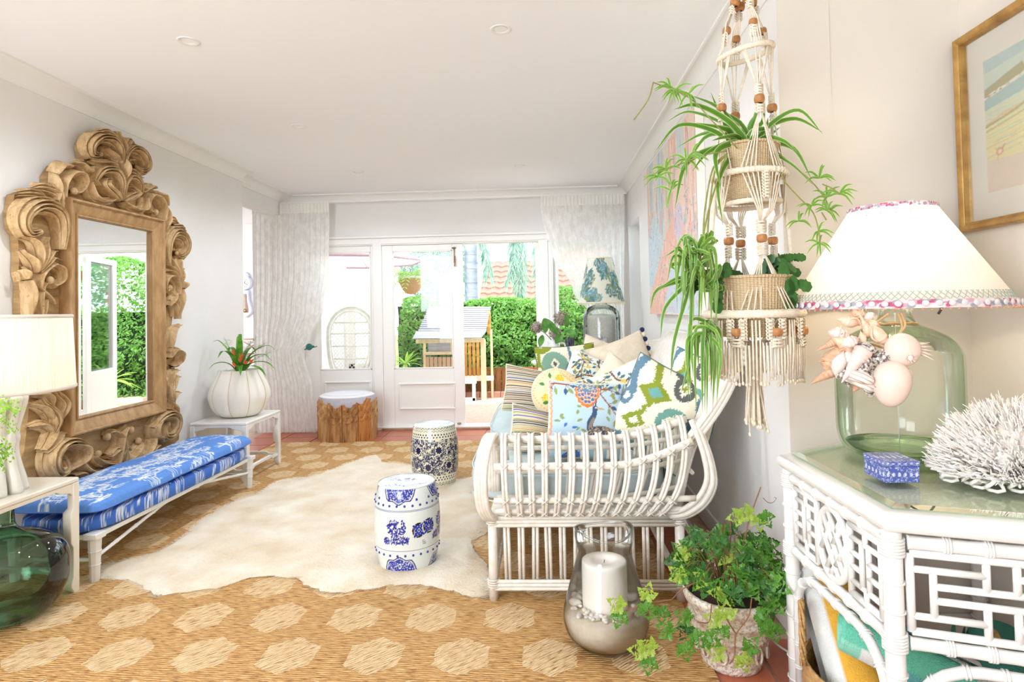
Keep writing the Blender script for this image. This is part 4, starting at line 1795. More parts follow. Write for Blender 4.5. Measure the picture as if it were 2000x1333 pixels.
# ================================================================ RATTAN SOFA
def rebase(t, loc):
    """move an empty to its thing's base, keeping the parts where they are"""
    loc = Vector(loc)
    for ch in t.children:
        ch.location = ch.location - loc
    t.location = t.location + loc


sofa = thing('rattan_sofa', 'long white rattan sofa with a rolled lattice arm and a curved cane back', 'sofa')
YS, YE = 2.68, 5.32


def rise(x):
    q = max(0, (x - .28) / .40)
    return .105 * q ** 1.7


def lean(x):
    return .03 * max(0, (x - .2) / .4)


def arm(sofa, ys, sg):
    """sg -1: the arm's roll bulges towards the camera; +1 far end"""
    def pt(x, d, z):
        return Vector((x, ys + sg * d, z))
    # rails
    N = 20
    xs_ = [lerp(-.225, .63, i / N) for i in range(N + 1)]
    m = MB().tube([pt(x, -.05, .700 + rise(x)) for x in xs_], .0165, 10)
    m.build('top_rail', RATTAN, sofa)
    m = MB().tube([pt(x, .055, .605 + rise(x) * 1.25) for x in xs_], .018, 10)
    m.build('outer_rail', RATTAN, sofa)
    for (d, z, r) in ((.082, .468, .0135), (.055, .415, .012)):
        m = MB().tube([pt(x, d, z + rise(x) * .06) for x in xs_], r, 8)
        m.build('outer_rail', RATTAN, sofa)
    for (d, z) in ((-.082, .655), (-.09, .545), (-.09, .43)):
        m = MB().tube([pt(x, d, z + rise(x) * .6) for x in xs_], .011, 8)
        m.build('inner_rail', RATTAN, sofa)
    # ribs, double canes wrapping the rails
    for i in range(14):
        q = i / 13
        xt = lerp(-.185, .60, q)
        xb = lerp(-.165, .47, q ** .96)
        R_ = rise(xt)
        for off in (-.0072, .0072):
            def X(z):
                s_ = min(1, max(0, (z - .385) / (.33 + R_)))
                return lerp(xb, xt, s_ ** .7) + .03 * q * q * math.sin(math.pi * s_) + off
            prof = [(.018, .383), (.062, .402), (.092, .45), (.100, .51), (.088, .575), (.062, .625 + R_ * .6), (.020, .682 + R_ * .9), (-.022, .715 + R_), (-.055, .722 + R_), (-.078, .705 + R_ * .95), (-.088, .65 + R_ * .7)] + ([(-.09, .56 + R_ * .4), (-.09, .46), (-.09, .40)] if i % 2 else [(-.092, .60 + R_ * .5)])
            pts = smooth_path([pt(X(z), d, z) for d, z in prof], 3)
            MB().tube(pts, .0072, 7).build('rib', RATTAN, sofa)
        # bindings where rib crosses rail
        bd = MB()
        for (d, z) in ((.073, .605 + R_ * 1.2), (.098, .468), (.068, .408), (-.05, .718 + R_)):
            s_ = min(1, max(0, (z - .385) / (.33 + R_)))
            x = lerp(xb, xt, s_ ** .7) + .03 * q * q * math.sin(math.pi * s_)
            c = pt(x, d, z)
            for aa in (.7, -.7):
                bd.tube([c + Vector((.021 * math.cos(t_) * math.cos(aa), sg * .004 * math.sin(t_ * 2), .021 * math.cos(t_) * math.sin(aa))) + Vector((0, sg * .009 * abs(math.sin(t_)), 0)) for t_ in [k * .55 for k in range(12)]], .0026, 5)
        stuff(bd.build('cane_binding', RATTAN2, sofa))
    # left end bundle (front post of the roll)
    for k in range(4):
        o = -.012 * k
        prof = [(.00, .365), (.045, .385), (.09, .44), (.105, .52), (.095, .60), (.06, .67), (.01, .712), (-.04, .722), (-.09, .70), (-.12, .62), (-.125, .45)]
        bulge = [.0, .012, .03, .038, .036, .026, .012, .0, 0, 0, 0]
        MB().tube(smooth_path([pt(-.222 - .012 * k - b * 1.0, d, z) for (d, z), b in zip(prof, bulge)], 4), .0125, 8).build('end_cane', RATTAN, sofa)
    # right end bundle that swings out and up
    for k in range(4):
        ax = [(.545, .02, .372), (.61, .05, .392), (.675, .075, .45), (.712, .08, .53), (.708, .06, .62), (.690, .03, .70), (.672, .0, .765)]
        MB().tube(smooth_path([pt(x - .011 * k, d + .008 * (k % 2), z + .008 * k) for x, d, z in ax], 4), .0125, 8).build('end_cane', RATTAN, sofa)
    # base: posts, rails, pairs of slats
    for k in range(3):
        MB().tube([pt(-.255, .012, .338 + .016 * k), pt(.60, .012, .338 + .016 * k)], .0085, 7).build('base_rail', RATTAN, sofa)
        MB().tube([pt(-.255, .012, .062 + .016 * k), pt(.60, .012, .062 + .016 * k)], .0085, 7).build('base_rail', RATTAN, sofa)
    for x in (-.24, .578):
        MB().tube([pt(x, 0, 0), pt(x, 0, .37)], .021, 12).build('leg', RATTAN, sofa)
        m = MB()
        for z in (.345, .07):
            for k in range(4):
                m.tube([pt(x + .025 * math.cos(t_), .025 * math.sin(t_), z + .010 * k) for t_ in [j * .7 for j in range(9)]], .0045, 5, closed=True)
        stuff(m.build('cane_binding', RATTAN2, sofa))
    for k in range(12):
        x = -.175 + k * .0605
        for off in (-.0085, .0085):
            MB().tube([pt(x + off, 0, .10), pt(x + off + .004 * (k % 3 - 1), 0, .34)], .0075, 7).build('base_slat', RATTAN, sofa)


arm(sofa, YS, -1)
arm(sofa, YE, 1)
# long rails of the seat, front and back
for x, r in ((-.24, .018), (.58, .016)):
    for z in (.36, .08):
        MB().tube([(x, YS, z), (x, YE, z)], r, 8).build('long_rail', RATTAN, sofa)
for x in (-.24,):
    m = MB()
    k = 0
    y = YS + .06
    while y < YE:
        m.tube([(x, y, .08), (x, y, .36)], .007, 6)
        y += .04
    stuff(m.build('front_slats', RATTAN, sofa))
for y in (3.5, 4.4):
    MB().tube([(-.24, y, 0), (-.24, y, .37)], .02, 10).build('leg', RATTAN, sofa)
MB().box(-.25, .60, YS, YE, .365, .385).build('seat_deck', RATTAN, sofa)


def backcurve(z):
    """x of the curved back: seat .60, leaning to the wall, skirt swinging out to the floor"""
    if z < .40:
        return .60 + .25 * ((.40 - z) / .40) ** 1.6
    q = (z - .40) / .72
    return .60 + .10 * q + .20 * q ** 1.8


def backtop(y):
    """height of the back: high in the middle, stepped down near the far end, wing at the near end"""
    if y < 2.95:
        return lerp(1.075, 1.10, (y - 2.68) / .27)
    if y < 4.28:
        return 1.12
    if y < 4.46:
        return lerp(1.12, 1.045, (y - 4.28) / .18)
    return lerp(1.045, .98, (y - 4.46) / .9)


m = MB()
y = YS + .05
while y < YE:
    zt = backtop(y)
    m.tube([(backcurve(z), y, z) for z in [lerp(.40, zt, i / 9) for i in range(10)]], .0072, 5)
    y += .0185
stuff(m.build('back_slats', RATTAN, sofa))
m = MB()
y = YS + .10
while y < YE - .05:
    m.tube([(backcurve(z), y, z) for z in [lerp(.03, .42, i / 7) for i in range(8)]], .010, 6)
    y += .052
stuff(m.build('back_skirt_slats', RATTAN, sofa))
ys_ = [YS + (YE - YS) * i / 90 for i in range(91)]
for dz in (0, -.022, -.044):
    MB().tube([(backcurve(backtop(y)) + .004, y, backtop(y) + dz) for y in ys_], .011, 8).build('back_top_rail', RATTAN, sofa)
for z in (.55, .80):
    MB().tube([(backcurve(z) + .014, y, z) for y in (YS + .03, YE - .03)], .010, 8).build('back_rail', RATTAN, sofa)
MB().tube([(backcurve(.05) + .005, y, .05) for y in (YS + .1, YE - .05)], .012, 8).build('back_rail', RATTAN, sofa)
# the wing at the near end: five canes sweeping from the arm up to the back
wing_px = [(1352, 872), (1380, 838), (1408, 798), (1430, 758), (1443, 718), (1446, 688), (1438, 668), (1420, 655)]
wy = [2.66, 2.66, 2.66, 2.67, 2.68, 2.70, 2.76, 2.86]
for k in range(6):
    pts = []
    for (u, w), yy in zip(wing_px, wy):
        p = P(u - k * 3.4, w - k * 1.6, y=yy)
        pts.append((p.x, p.y + .004 * (k % 2), p.z))
    MB().tube(smooth_path(pts, 4), .0105, 8).build('wing_cane', RATTAN, sofa)
rebase(sofa, (.2, 4.0, 0))

SEATF = plain('duck_egg_linen', (200, 214, 214), (188, 203, 204), .9, 3, .25, 350, bd=.001)
for (a0, a1, lab) in ((2.80, 3.67, 'duck-egg grey seat cushion at the near end of the rattan sofa'), (3.68, 5.20, 'duck-egg grey seat cushion at the far end of the rattan sofa')):
    hy_ = (a1 - a0) / 2
    m = MB().grid(softbox(.475, hy_, .39, .535, .3, .10, wav=.004), 60, 16, cu=True)
    o = m.build('seat_cushion', SEATF, None, loc=(.105, (a0 + a1) / 2, 0))
    m = MB()
    for zz in (.395, .525):
        pts = []
        for i in range(48):
            th = 2 * math.pi * i / 48
            c, s_ = math.cos(th), math.sin(th)
            den = (abs(c) ** 5 + abs(s_) ** 5) ** .2
            pts.append((c / den * .472, s_ / den * (hy_ - .003), zz))
        m.tube(pts, .004, 5, closed=True)
    m.build('piping', SEATF, o)
    tag(o, lab, 'seat cushion', 'duck-egg seat cushions on the rattan sofa')

# ================================================================ CUSHION PRINTS
PRINT = printed('printed_linen', .85, .3, 450, bd=.001)


def ikat(kind):
    cr, te, ol, dk, bl = sb((238, 230, 208)), sb((112, 158, 146)), sb((138, 150, 48)), sb((92, 94, 92)), sb((98, 130, 150))
    cv = Canvas(260, 260, cr, 1)
    if kind == 'wave':
        te, ol = sb((128, 166, 144)), sb((140, 152, 40))
        xs_ = [(-.05, .30), (.08, .22), (.16, .45), (.18, .70), (.30, .80), (.42, .68), (.42, .45), (.50, .25), (.62, .25), (.70, .45), (.72, .70), (.84, .80), (.95, .68), (1.05, .45)]
        cv.stroke(xs_, .20, te)
        cv.stroke([(-.02, .1), (.5, .12), (1.02, .1)], .26, te)
        for (x, y) in ((.30, .66), (.56, .40), (.84, .66)):
            cv.stroke([(x, y - .16), (x, y)], .05, cr)
            cv.poly([(x - .08, y), (x, y + .12), (x + .08, y), (x, y - .12)], cr)
            cv.poly([(x - .035, y), (x, y + .055), (x + .035, y), (x, y - .055)], dk if y > .5 else ol)
        cv.stroke([(.56, .98), (.58, .80), (.57, .62)], .045, bl)
        cv.ell(.57, .56, .09, .10, bl)
        cv.ell(.57, .56, .045, .055, cr)
        for x in (.0, .88):
            cv.stroke([(x, .95), (x + .12, .92), (x + .22, .98)], .12, ol)
            cv.stroke([(x + .05, .9), (x + .03, .65)], .05, ol)
            cv.ell(x + .03, .58, .06, .09, ol)
            cv.ell(x + .03, .58, .028, .045, cr)
        for x in (.22, .78):
            cv.poly([(x - .10, .24), (x, .36), (x + .10, .24), (x, .12)], cr)
            cv.poly([(x - .06, .24), (x, .31), (x + .06, .24), (x, .17)], ol)
    else:
        cv.stroke([(.0, .02), (.3, .10), (.62, .13), (.86, .30), (1.0, .60)], .13, te)
        cv.stroke([(.62, .13), (.72, .36)], .10, te)
        cv.stroke([(.05, .08), (.35, .03), (.7, .04)], .12, bl)
        cv.ell(.70, .42, .20, .20, te)
        cv.ell(.70, .42, .105, .115, cr)
        cv.poly([(.62, .42), (.70, .52), (.78, .42), (.70, .33)], cr)
        cv.poly([(.66, .42), (.70, .47), (.75, .42), (.70, .38)], dk)
        cv.stroke([(.70, .32), (.60, .12)], .05, cr)
        cv.stroke([(.28, 1.0), (.32, .86), (.34, .78)], .09, ol)
        cv.poly([(.14, .66), (.36, .82), (.58, .68), (.37, .53)], ol)
        cv.poly([(.27, .67), (.37, .75), (.47, .68), (.37, .61)], sb((110, 166, 160)))
        cv.stroke([(.36, .56), (.32, .44), (.28, .38)], .06, ol)
        cv.poly([(.12, .30), (.28, .43), (.42, .31), (.26, .20)], ol)
        cv.poly([(.21, .30), (.28, .36), (.34, .31), (.27, .26)], cr)
        cv.ell(.66, .86, .13, .15, dk, .3)
        cv.stroke([(.66, .98), (.52, 1.0)], .10, dk)
        cv.poly([(.58, .86), (.65, .95), (.73, .86), (.66, .76)], cr)
        cv.poly([(.62, .86), (.655, .91), (.69, .86), (.66, .81)], ol)
        cv.stroke([(.92, .98), (.90, .80), (.96, .66)], .13, bl)
        cv.stroke([(.10, 1.0), (.04, .8), (.10, .6)], .10, bl)
        cv.ell(.06, .52, .08, .10, bl)
        cv.ell(.06, .52, .035, .045, cr)
        cv.stroke([(.86, .55), (.97, .45)], .07, sb((70, 92, 110)))
    # ragged ikat edges
    rs = np.random.RandomState(5)
    sh = (rs.normal(0, 2.2, cv.h)).astype(int)
    cv.a = np.stack([np.roll(cv.a[j], sh[j], 0) for j in range(cv.h)])
    sh = (rs.normal(0, 1.6, cv.w)).astype(int)
    cv.a = np.stack([np.roll(cv.a[:, j], sh[j], 0) for j in range(cv.w)], 1)
    return cv


def stripes(seed, strong=False):
    rd = random.Random(seed)
    cv = Canvas(120, 260, sb((226, 206, 176)), 1)
    cols = [sb((86, 70, 56)), sb((122, 146, 96)), sb((98, 124, 170)), sb((200, 150, 90)), sb((70, 84, 120)), sb((220, 196, 140)), sb((60, 50, 50)), sb((150, 170, 130))]
    if strong:
        cols += [sb((24, 60, 190)), sb((30, 40, 120)), sb((44, 130, 90))]
    y = 0.0
    while y < 1:
        w = rd.uniform(.006, .022)
        cv.a[int(y * 260):int((y + w) * 260) + 1] = rd.choice(cols)
        y += w + rd.uniform(.008, .035)
    return cv


def branchy(cv, rd, pts, w, cb, leafcols, n=5, ll=.09):
    cv.stroke(pts, w, cb, w * .5)
    sp = smooth_path([(a, b, 0) for a, b in pts], 6)
    for k in range(n):
        p = sp[int((k + .7) / n * (len(sp) - 1))]
        a = rd.uniform(0, 6.28)
        for j in range(3):
            a2 = a + j * .8
            e = (p[0] + .05 * math.cos(a2), p[1] + .05 * math.sin(a2))
            cv.stroke([(p[0], p[1]), e], .008, cb)
            cv.leaf(e[0], e[1], ll, ll * .48, a2 + rd.uniform(-.3, .3), rd.choice(leafcols))


def blossom(seed):
    rd = random.Random(seed)
    cv = Canvas(240, 240, sb((222, 230, 222)), 1)
    br = sb((132, 78, 50))
    lc = [sb((84, 116, 124)), sb((150, 156, 92)), sb((70, 104, 122)), sb((176, 176, 120))]
    branchy(cv, rd, [(.02, .1), (.25, .42), (.42, .55), (.75, .62), (.98, .95)], .035, br, lc, 8)
    branchy(cv, rd, [(.4, .1), (.55, .35), (.85, .40), (.98, .3)], .030, br, lc, 7)
    branchy(cv, rd, [(.25, .42), (.3, .75), (.15, .98)], .024, br, lc, 6)
    branchy(cv, rd, [(.55, .98), (.62, .8), (.9, .72), (.99, .6)], .03, br, lc, 6)
    branchy(cv, rd, [(.1, .6), (.2, .8), (.45, .9)], .024, br, lc, 6)
    for _ in range(14):
        x, y = rd.uniform(.1, .9), rd.uniform(.1, .9)
        for a in range(5):
            cv.ell(x + .022 * math.cos(a * 1.257), y + .022 * math.sin(a * 1.257), .017, .013, rd.choice((sb((232, 190, 90)), sb((240, 214, 140)))), a)
    return cv


def peacock():
    rd = random.Random(7)
    sky = sb((188, 212, 226))
    cv = Canvas(320, 320, sky, 1)
    ol, bl, dbl, br, og = sb((150, 158, 98)), sb((66, 120, 186)), sb((58, 96, 128)), sb((150, 80, 50)), sb((224, 130, 70))
    for _ in range(52):
        x, y = rd.uniform(.04, .95), rd.uniform(.10, .86)
        if x > .48 and not (x > .8 and .48 < y < .6) and not (.46 < x < .54 and y < .3):
            continue
        cv.leaf(x, y, rd.uniform(.06, .085), .036, rd.uniform(0, 6.28), rd.choice((ol, ol, ol, bl)))
    branchy(cv, rd, [(.02, .95), (.2, .965), (.45, .93), (.62, .9), (.78, .72), (.97, .50)], .024, br, [ol, dbl, ol], 7, .10)
    branchy(cv, rd, [(.62, .9), (.75, .92), (.97, .85)], .018, br, [dbl, ol], 4, .09)
    branchy(cv, rd, [(.25, .0), (.30, .1), (.36, .18)], .016, br, [bl, ol], 3, .12)
    # tail fan, then the bird
    tx, ty = .50, .90
    for (r, col) in ((.175, sb((236, 226, 206))), (.165, og)):
        for k in range(9):
            a = math.pi + k * math.pi / 8
            cv.ell(tx + r * .75 * math.cos(a), ty + r * 1.15 * math.sin(a), .045, .045, col)
    for ring, n in ((.13, 8), (.085, 6), (.04, 4)):
        for k in range(n):
            a = math.pi + k * math.pi / (n - 1)
            x, y = tx + ring * .85 * math.cos(a), ty + ring * 1.2 * math.sin(a)
            cv.ell(x, y, .034, .036, sb((230, 220, 200)))
            cv.ell(x, y, .027, .029, og)
            cv.ell(x, y, .019, .021, bl if (k % 2) else sb((96, 120, 150)))
    cv.ell(tx, ty + .05, .11, .07, sb((104, 136, 164)))
    for k in range(24):
        cv.ell(tx + rd.uniform(-.09, .09), ty + .05 + rd.uniform(-.05, .04), .010, .010, sb((214, 200, 170)))
    body, bd2 = sb((150, 132, 112)), sb((64, 88, 120))
    cv.ell(.72, .33, .21, .10, body, -.12)
    cv.stroke([(.56, .33), (.535, .45), (.585, .56), (.60, .64)], .095, bd2, .055)
    cv.stroke([(.56, .33), (.545, .43), (.58, .52)], .065, body, .03)
    for _ in range(190):
        a, r_ = rd.uniform(0, 6.28), rd.random() ** .5
        x, y = .72 + .20 * r_ * math.cos(a), .33 + .088 * r_ * math.sin(a) - .02 * r_ * math.cos(a)
        cv.ell(x, y, .010, .008, rd.choice((bd2, sb((44, 70, 104)), sb((206, 180, 140)))))
    cv.ell(.605, .66, .042, .036, bd2)
    cv.leaf(.62, .665, .12, .036, -.15, sb((200, 170, 130)))
    cv.ell(.615, .668, .012, .010, sb((236, 230, 214)))
    cv.stroke([(.60, .68), (.615, .74), (.61, .79)], .022, bd2, .008)
    cv.stroke([(.585, .68), (.58, .73)], .012, bl)
    for k in range(16):   # orange scalloped side
        cv.ell(.015, k / 15, .028, .036, sb((240, 160, 130)))
        cv.ell(.0, k / 15, .024, .030, sb((236, 220, 190)))
    return cv


def embroidered():
    cv = Canvas(200, 200, sb((246, 222, 176)), 1)
    rd = random.Random(2)
    for k in range(7):
        x, y = .40 + rd.uniform(-.16, .18), .55 + rd.uniform(-.22, .24)
        flower(cv, x, y, .10, [sb((246, 196, 64)), sb((250, 214, 100)), sb((236, 176, 40))], 9, k)
    for (x, y, a) in ((.3, .3, 3.5), (.42, .26, 4.6), (.24, .66, 2.6), (.36, .78, 1.8), (.5, .3, 5.2), (.6, .4, 5.6)):
        cv.leaf(x, y, .14, .07, a, sb((74, 140, 70)))
    for k in range(9):
        cv.ell(.62 + .035 * k, .90 - .03 * k, .030, .020, sb((232, 140, 70)), .7 + .9 * (k % 2), .6)
    for k in range(46):
        a = k * .1366
        cv.ell(.5 + .475 * math.cos(a), .5 + .475 * math.sin(a), .02, .010, sb((236, 170, 100)), a)
    return cv


CREAMF = plain('cream_cotton', (240, 226, 204), (232, 216, 192), .9, 5, .35, 300, bd=.0015)
RUCHE = plain('cream_ruched_cotton', (240, 228, 208), (226, 208, 182), .9, 14, .9, 26, bd=.012, stretch=(1, 3, 1))


def pillow(label, cv, center, w, h, dep0, yaw=0, tilt=0, roll=0, mat=None, pipe=None, round_=False, seed=0, group='scatter cushions on the rattan sofa'):
    n = 96 if cv is not None else 40
    dep = dep0 * 1.3

    def shape(a, b, sgn):
        u, v = 2 * a - 1, 2 * b - 1
        if round_:
            k = math.sqrt(1 - u * u / 2) if True else 1
            x, z = u * math.sqrt(1 - v * v / 2), v * math.sqrt(1 - u * u / 2)
            e = max(0, 1 - (x * x + z * z)) ** .45
            return (x * w / 2, sgn * dep / 2 * e, z * h / 2)
        x = u * (1 - .07 * (1 - v * v) ** 1.2) * w / 2
        z = v * (1 - .07 * (1 - u * u) ** 1.2) * h / 2
        e = (max(0, (1 - u * u)) * max(0, (1 - v * v))) ** .42
        y = sgn * dep / 2 * e
        y += .006 * noise.noise((u * 2.2 + seed, v * 2.2, sgn)) * min(1, e * 2) + .010 * abs(noise.noise((u * 1.1 + seed, v * 3.3, 5))) * e * (1 - e) * 2
        return (x, y, z)
    R3 = Matrix.Rotation(math.radians(yaw), 4, 'Z') @ Matrix.Rotation(math.radians(tilt), 4, 'X') @ Matrix.Rotation(math.radians(roll), 4, 'Y')
    m = MB().grid(lambda a, b: shape(a, b, -1), n, n)
    o = m.build('cushion', mat or PRINT, None, canvas=None if cv is None else cv.a)
    MB().grid(lambda a, b: shape(1 - a, b, 1), 24, 24).build('back_cover', mat or CREAMF, o)
    pts = [shape(i / 16, 0, 0) for i in range(16)] + [shape(1, i / 16, 0) for i in range(16)] + [shape(1 - i / 16, 1, 0) for i in range(16)] + [shape(0, 1 - i / 16, 0) for i in range(16)]
    MB().tube(pts, .0045, 6, closed=True).build('piping', pipe or mat or CREAMF, o)
    o.matrix_world = Matrix.Translation(center) @ R3
    tag(o, label, 'cushion', group)
    return o, shape


def PC(u, w, y):
    return P(u, w, y=y)


TEALP = plain('teal_piping', (96, 128, 124), None, .8)
OLP = plain('olive_piping', (96, 98, 52), None, .8)
pillow('green and cream ikat cushion farthest along the sofa, below the flower jug', ikat('wave'), PC(1106, 729, 4.72), .47, .44, .15, 4, -12, -3, pipe=OLP)
pillow('plain cream cushion leaning behind the others under the far lamp', None, PC(1182, 722, 4.95), .46, .46, .14, 10, -14, 20, mat=CREAMF)
o, shp = pillow('large ruched cream cushion with navy and cream pompoms down one side', None, PC(1222, 728, 4.40), .47, .50, .16, 14, -14, -17, mat=RUCHE)
NAVY = plain('navy_pompom', (44, 50, 92), None, .95, bump=.5, bscale=200)
for k in range(15):
    p = shp(1, k / 14, 0)
    MB().ball((0, 0, 0), .019, 12, 8).build('pompom', NAVY if k % 2 == 0 else CREAMF, o).location = (p[0] + .016, 0, p[2])
pillow('pale blossom-branch cushion between the green ikat and the plain cream ones', blossom(4), PC(1150, 745, 4.18), .36, .36, .13, -6, -18, 22)
pillow('small plain cream cushion with its corner up, in the middle of the pile', None, PC(1207, 760, 3.78), .34, .34, .12, 8, -14, 38, mat=CREAMF)
pillow('striped cushion at the front edge of the seat, far side of the round one', stripes(3), PC(1036, 764, 3.92), .36, .30, .12, 20, -16, 12)
pillow('round cream cushion with yellow embroidered flowers', embroidered(), PC(1086, 768, 3.62), .29, .29, .11, 8, -14, 0, round_=True)
pillow('small brightly striped cushion with blue bands lying nearest the arm', stripes(8, True), PC(1044, 842, 3.20), .28, .24, .13, 28, -18, 16)
pillow('blossom-branch cushion tucked behind the peacock cushion', blossom(11), PC(1208, 790, 3.38), .40, .40, .14, -4, -16, -20)
pillow('pale blue peacock print cushion with a scalloped coral side', peacock(), PC(1143, 822, 3.02), .385, .385, .14, 3, -12, 4)
pillow('second ikat cushion, mostly hidden behind the large one at the sofa back', ikat('big'), PC(1352, 772, 2.99), .34, .40, .11, -48, -14, 14, pipe=TEALP, seed=4)
pillow('large teal and olive ikat cushion resting on the arm of the sofa', ikat('big'), PC(1288, 808, 2.97), .42, .46, .15, -14, -12, 26, pipe=TEALP)

# ================================================================ CURTAINS
LACE, tcu = new_mat('sheer_lace', .8, .2)
cn = tcu.ramp(tcu.noise(tcu.coord((1, 1, .5)), 22, 4, .7), [(.40, (0, 0, 0)), (.60, (1, 1, 1))])
tcu.col(tcu.mix(cn, L((252, 250, 246)), L((246, 243, 237))))
trl = tcu.node('ShaderNodeBsdfTranslucent', {0: (.93, .91, .87, 1)})
tp = tcu.node('ShaderNodeBsdfTransparent', {0: (1, 1, 1, 1)})
ms = tcu.node('ShaderNodeMixShader', {0: .45, 1: tcu.b.outputs[0], 2: trl.outputs[0]})
opac = tcu.m('MULTIPLY_ADD', cn, .10, .10)
ms2 = tcu.node('ShaderNodeMixShader', {0: opac, 1: ms.outputs[0], 2: tp.outputs[0]})
tcu.l.new(ms2.outputs[0], tcu.out.inputs[0])
tcu.bump(tcu.noise(tcu.coord((1, 1, .6)), 40, 3, .6), .15, .004)
HEAD = plain('curtain_header', (246, 243, 236), (240, 236, 228), .85, 20, .3, 120, trans=.15)


def interp(tab, z):
    for i in range(len(tab) - 1):
        (z0, a), (z1, b) = tab[i], tab[i + 1]
        if z0 <= z <= z1:
            q = (z - z0) / (z1 - z0)
            q = q * q * (3 - 2 * q)
            return lerp(a, b, q)
    return tab[-1][1] if z > tab[-1][0] else tab[0][1]


def curtain(name, label, left, right, yc, ztop, folds, amp, seed, zb=.02):
    """left/right: tables z -> x of the two edges"""
    c = thing(name, label, 'curtain', (0, 0, 0))

    def fn(a, b):
        z = lerp(zb, ztop - .10, b)
        xl, xr = interp(left, z), interp(right, z)
        wd = abs(xr - xl)
        x = lerp(xl, xr, a + .006 * math.sin(a * 23 + seed))
        full = abs(right[-1][1] - left[-1][1])
        am = amp * (.55 + .8 * (1 - wd / full)) * (1.25 - .35 * b)
        y = yc + .4 * am * math.sin(2 * math.pi * folds * a + .8 * math.sin(6 * a + .3 * z + seed)) + .15 * am * math.sin(2 * math.pi * folds * 2.3 * a + seed) + .8 * am * noise.noise((a * folds * 1.6, z * .15, seed))
        return (x, y, z)
    MB().grid(fn, 260, 60).build('drape', LACE, c)
    m = MB()
    x0, x1 = left[-1][1], right[-1][1]
    n = int(abs(x1 - x0) / .036)

    def fh(a, b):
        z = lerp(ztop - .105, ztop, b)
        q = (a * n) % 1
        return (lerp(x0, x1, a), yc - .012 - .018 * (math.exp(-((q - .5) / .16) ** 2)), z)
    m.grid(fh, n * 8, 3)
    m.build('pleated_header', HEAD, c)
    return c


ZT = 2.50
lc_ = curtain('sheer_curtain', 'white lace curtain tied back left of the french doors',
              [(0, -3.12), (1, -3.14), (2.5, -3.14)],
              [(0, -2.46), (.5, -2.50), (.84, -2.585), (.90, -2.60), (1.0, -2.52), (1.35, -2.37), (1.8, -2.30), (2.4, -2.285), (2.5, -2.285)], 6.42, ZT, 14, .022, 1)
rc_ = curtain('sheer_curtain', 'white lace curtain swept to the right behind the floral lamp',
              [(0, .56), (.6, .58), (.95, .66), (1.0, .68), (1.15, .56), (1.5, .33), (1.9, .12), (2.25, .03), (2.4, .01), (2.5, .01)],
              [(0, .88), (1, .86), (2.5, .895)], 6.42, ZT, 13, .020, 5)
TEAL = plain('teal_medallion', (30, 120, 112), (22, 96, 92), .3, 30, .4, 60)
p = P(604, 678, y=6.30)
tb_ = thing('curtain_tieback', 'round teal tieback medallion holding the left lace curtain', 'tieback', (p.x, 6.31, p.z))
Mx = Matrix.Rotation(math.radians(90), 4, 'X')
MB().lathe([(.001, .02), (.012, .022), (.022, .016), (.03, .02), (.036, .012), (.034, 0), (.001, 0)], 28, M=Mx).build('medallion', TEAL, tb_)
MB().ball((.038, -.004, .004), (.018, .008, .012), 10, 6).build('bow', TEAL, tb_)
MB().tube(smooth_path([(0, .01, 0), (-.06, .02, -.03), (-.02, .26, -.01)], 5), .006, 6).build('cord', TEAL, tb_)
TRK = thing('curtain_track', 'white curtain track under the cornice', 'curtain track', (-1.1, 6.44, ZT + .005))
MB().box(-2.1, 2.02, -.012, .012, 0, .02).build('rail', TRIM, TRK, smooth=2, bevel=.003)

# ================================================================ FAR ROUND TABLE, FLORAL LAMP, FLOWERS
TZ = .80
rt_ = thing('round_table', 'small round white table past the far end of the sofa', 'table', (.30, 5.86, 0))
MB().lathe([(.001, TZ), (.40, TZ), (.418, TZ - .008), (.42, TZ - .02), (.405, TZ - .032), (.36, TZ - .036), (.001, TZ - .036)], 48).build('tabletop', WHITE, rt_)
MB().lathe([(.001, .0), (.20, .01), (.19, .03), (.05, .06), (.035, .12), (.045, .3), (.03, .45), (.05, .65), (.08, TZ - .04)], 28).build('pedestal', WHITE, rt_)

lp = thing('jar_lamp', 'glass jar lamp with a blue and grey floral shade by the far window', 'lamp', (.565, 5.80, TZ))
zb_, zt_ = 1.345 - TZ, 1.77 - TZ
CLEARJ = glassy('clear_jar_glass', (.95, .97, .96), (.62, .68, .66), 1.0)
MB().lathe([(.001, .005), (.155, .005), (.172, .02), (.176, .06), (.176, .40), (.165, .46), (.12, .505), (.055, .53), (.05, .56), (.058, .565)], 48).build('jar', CLEARJ, lp)
wv = MB()
WV = plain('white_woven_liner', (244, 241, 232), (226, 220, 206), .8, 40, .9, 90, stretch=(1, 1, 2.4), bd=.01)
MB().lathe([(.001, .012), (.13, .012)] + [(.135 + .004 * (i % 2), .02 + .011 * i) for i in range(36)] + [(.10, .43), (.001, .44)], 64, rf=lambda a, j: 1 + .02 * math.sin(20 * a)).build('woven_liner', WV, lp)
BIRD = plain('white_ceramic', (246, 246, 246), None, .2, coat=.4)
bm_ = MB().ball((0, -.155, .17), (.034, .022, .055), 16, 10, Matrix.Rotation(.6, 3, 'Y'))
bm_.ball((-.032, -.157, .225), (.019, .016, .019), 12, 8)
bm_.tube([(-.045, -.158, .222), (-.062, -.16, .215)], [.006, .001], 6)
bm_.tube([(.02, -.156, .15), (.06, -.156, .09), (.075, -.156, .06)], [.022, .014, .006], 8, sq=(1, .4))
bm_.build('bird_figurine', BIRD, lp)
cvf = Canvas(700, 260, sb((244, 241, 226)), 3.4)
rd = random.Random(14)
G1, G2, G3, T1 = sb((138, 164, 160)), sb((104, 140, 142)), sb((186, 204, 196)), sb((120, 178, 196))
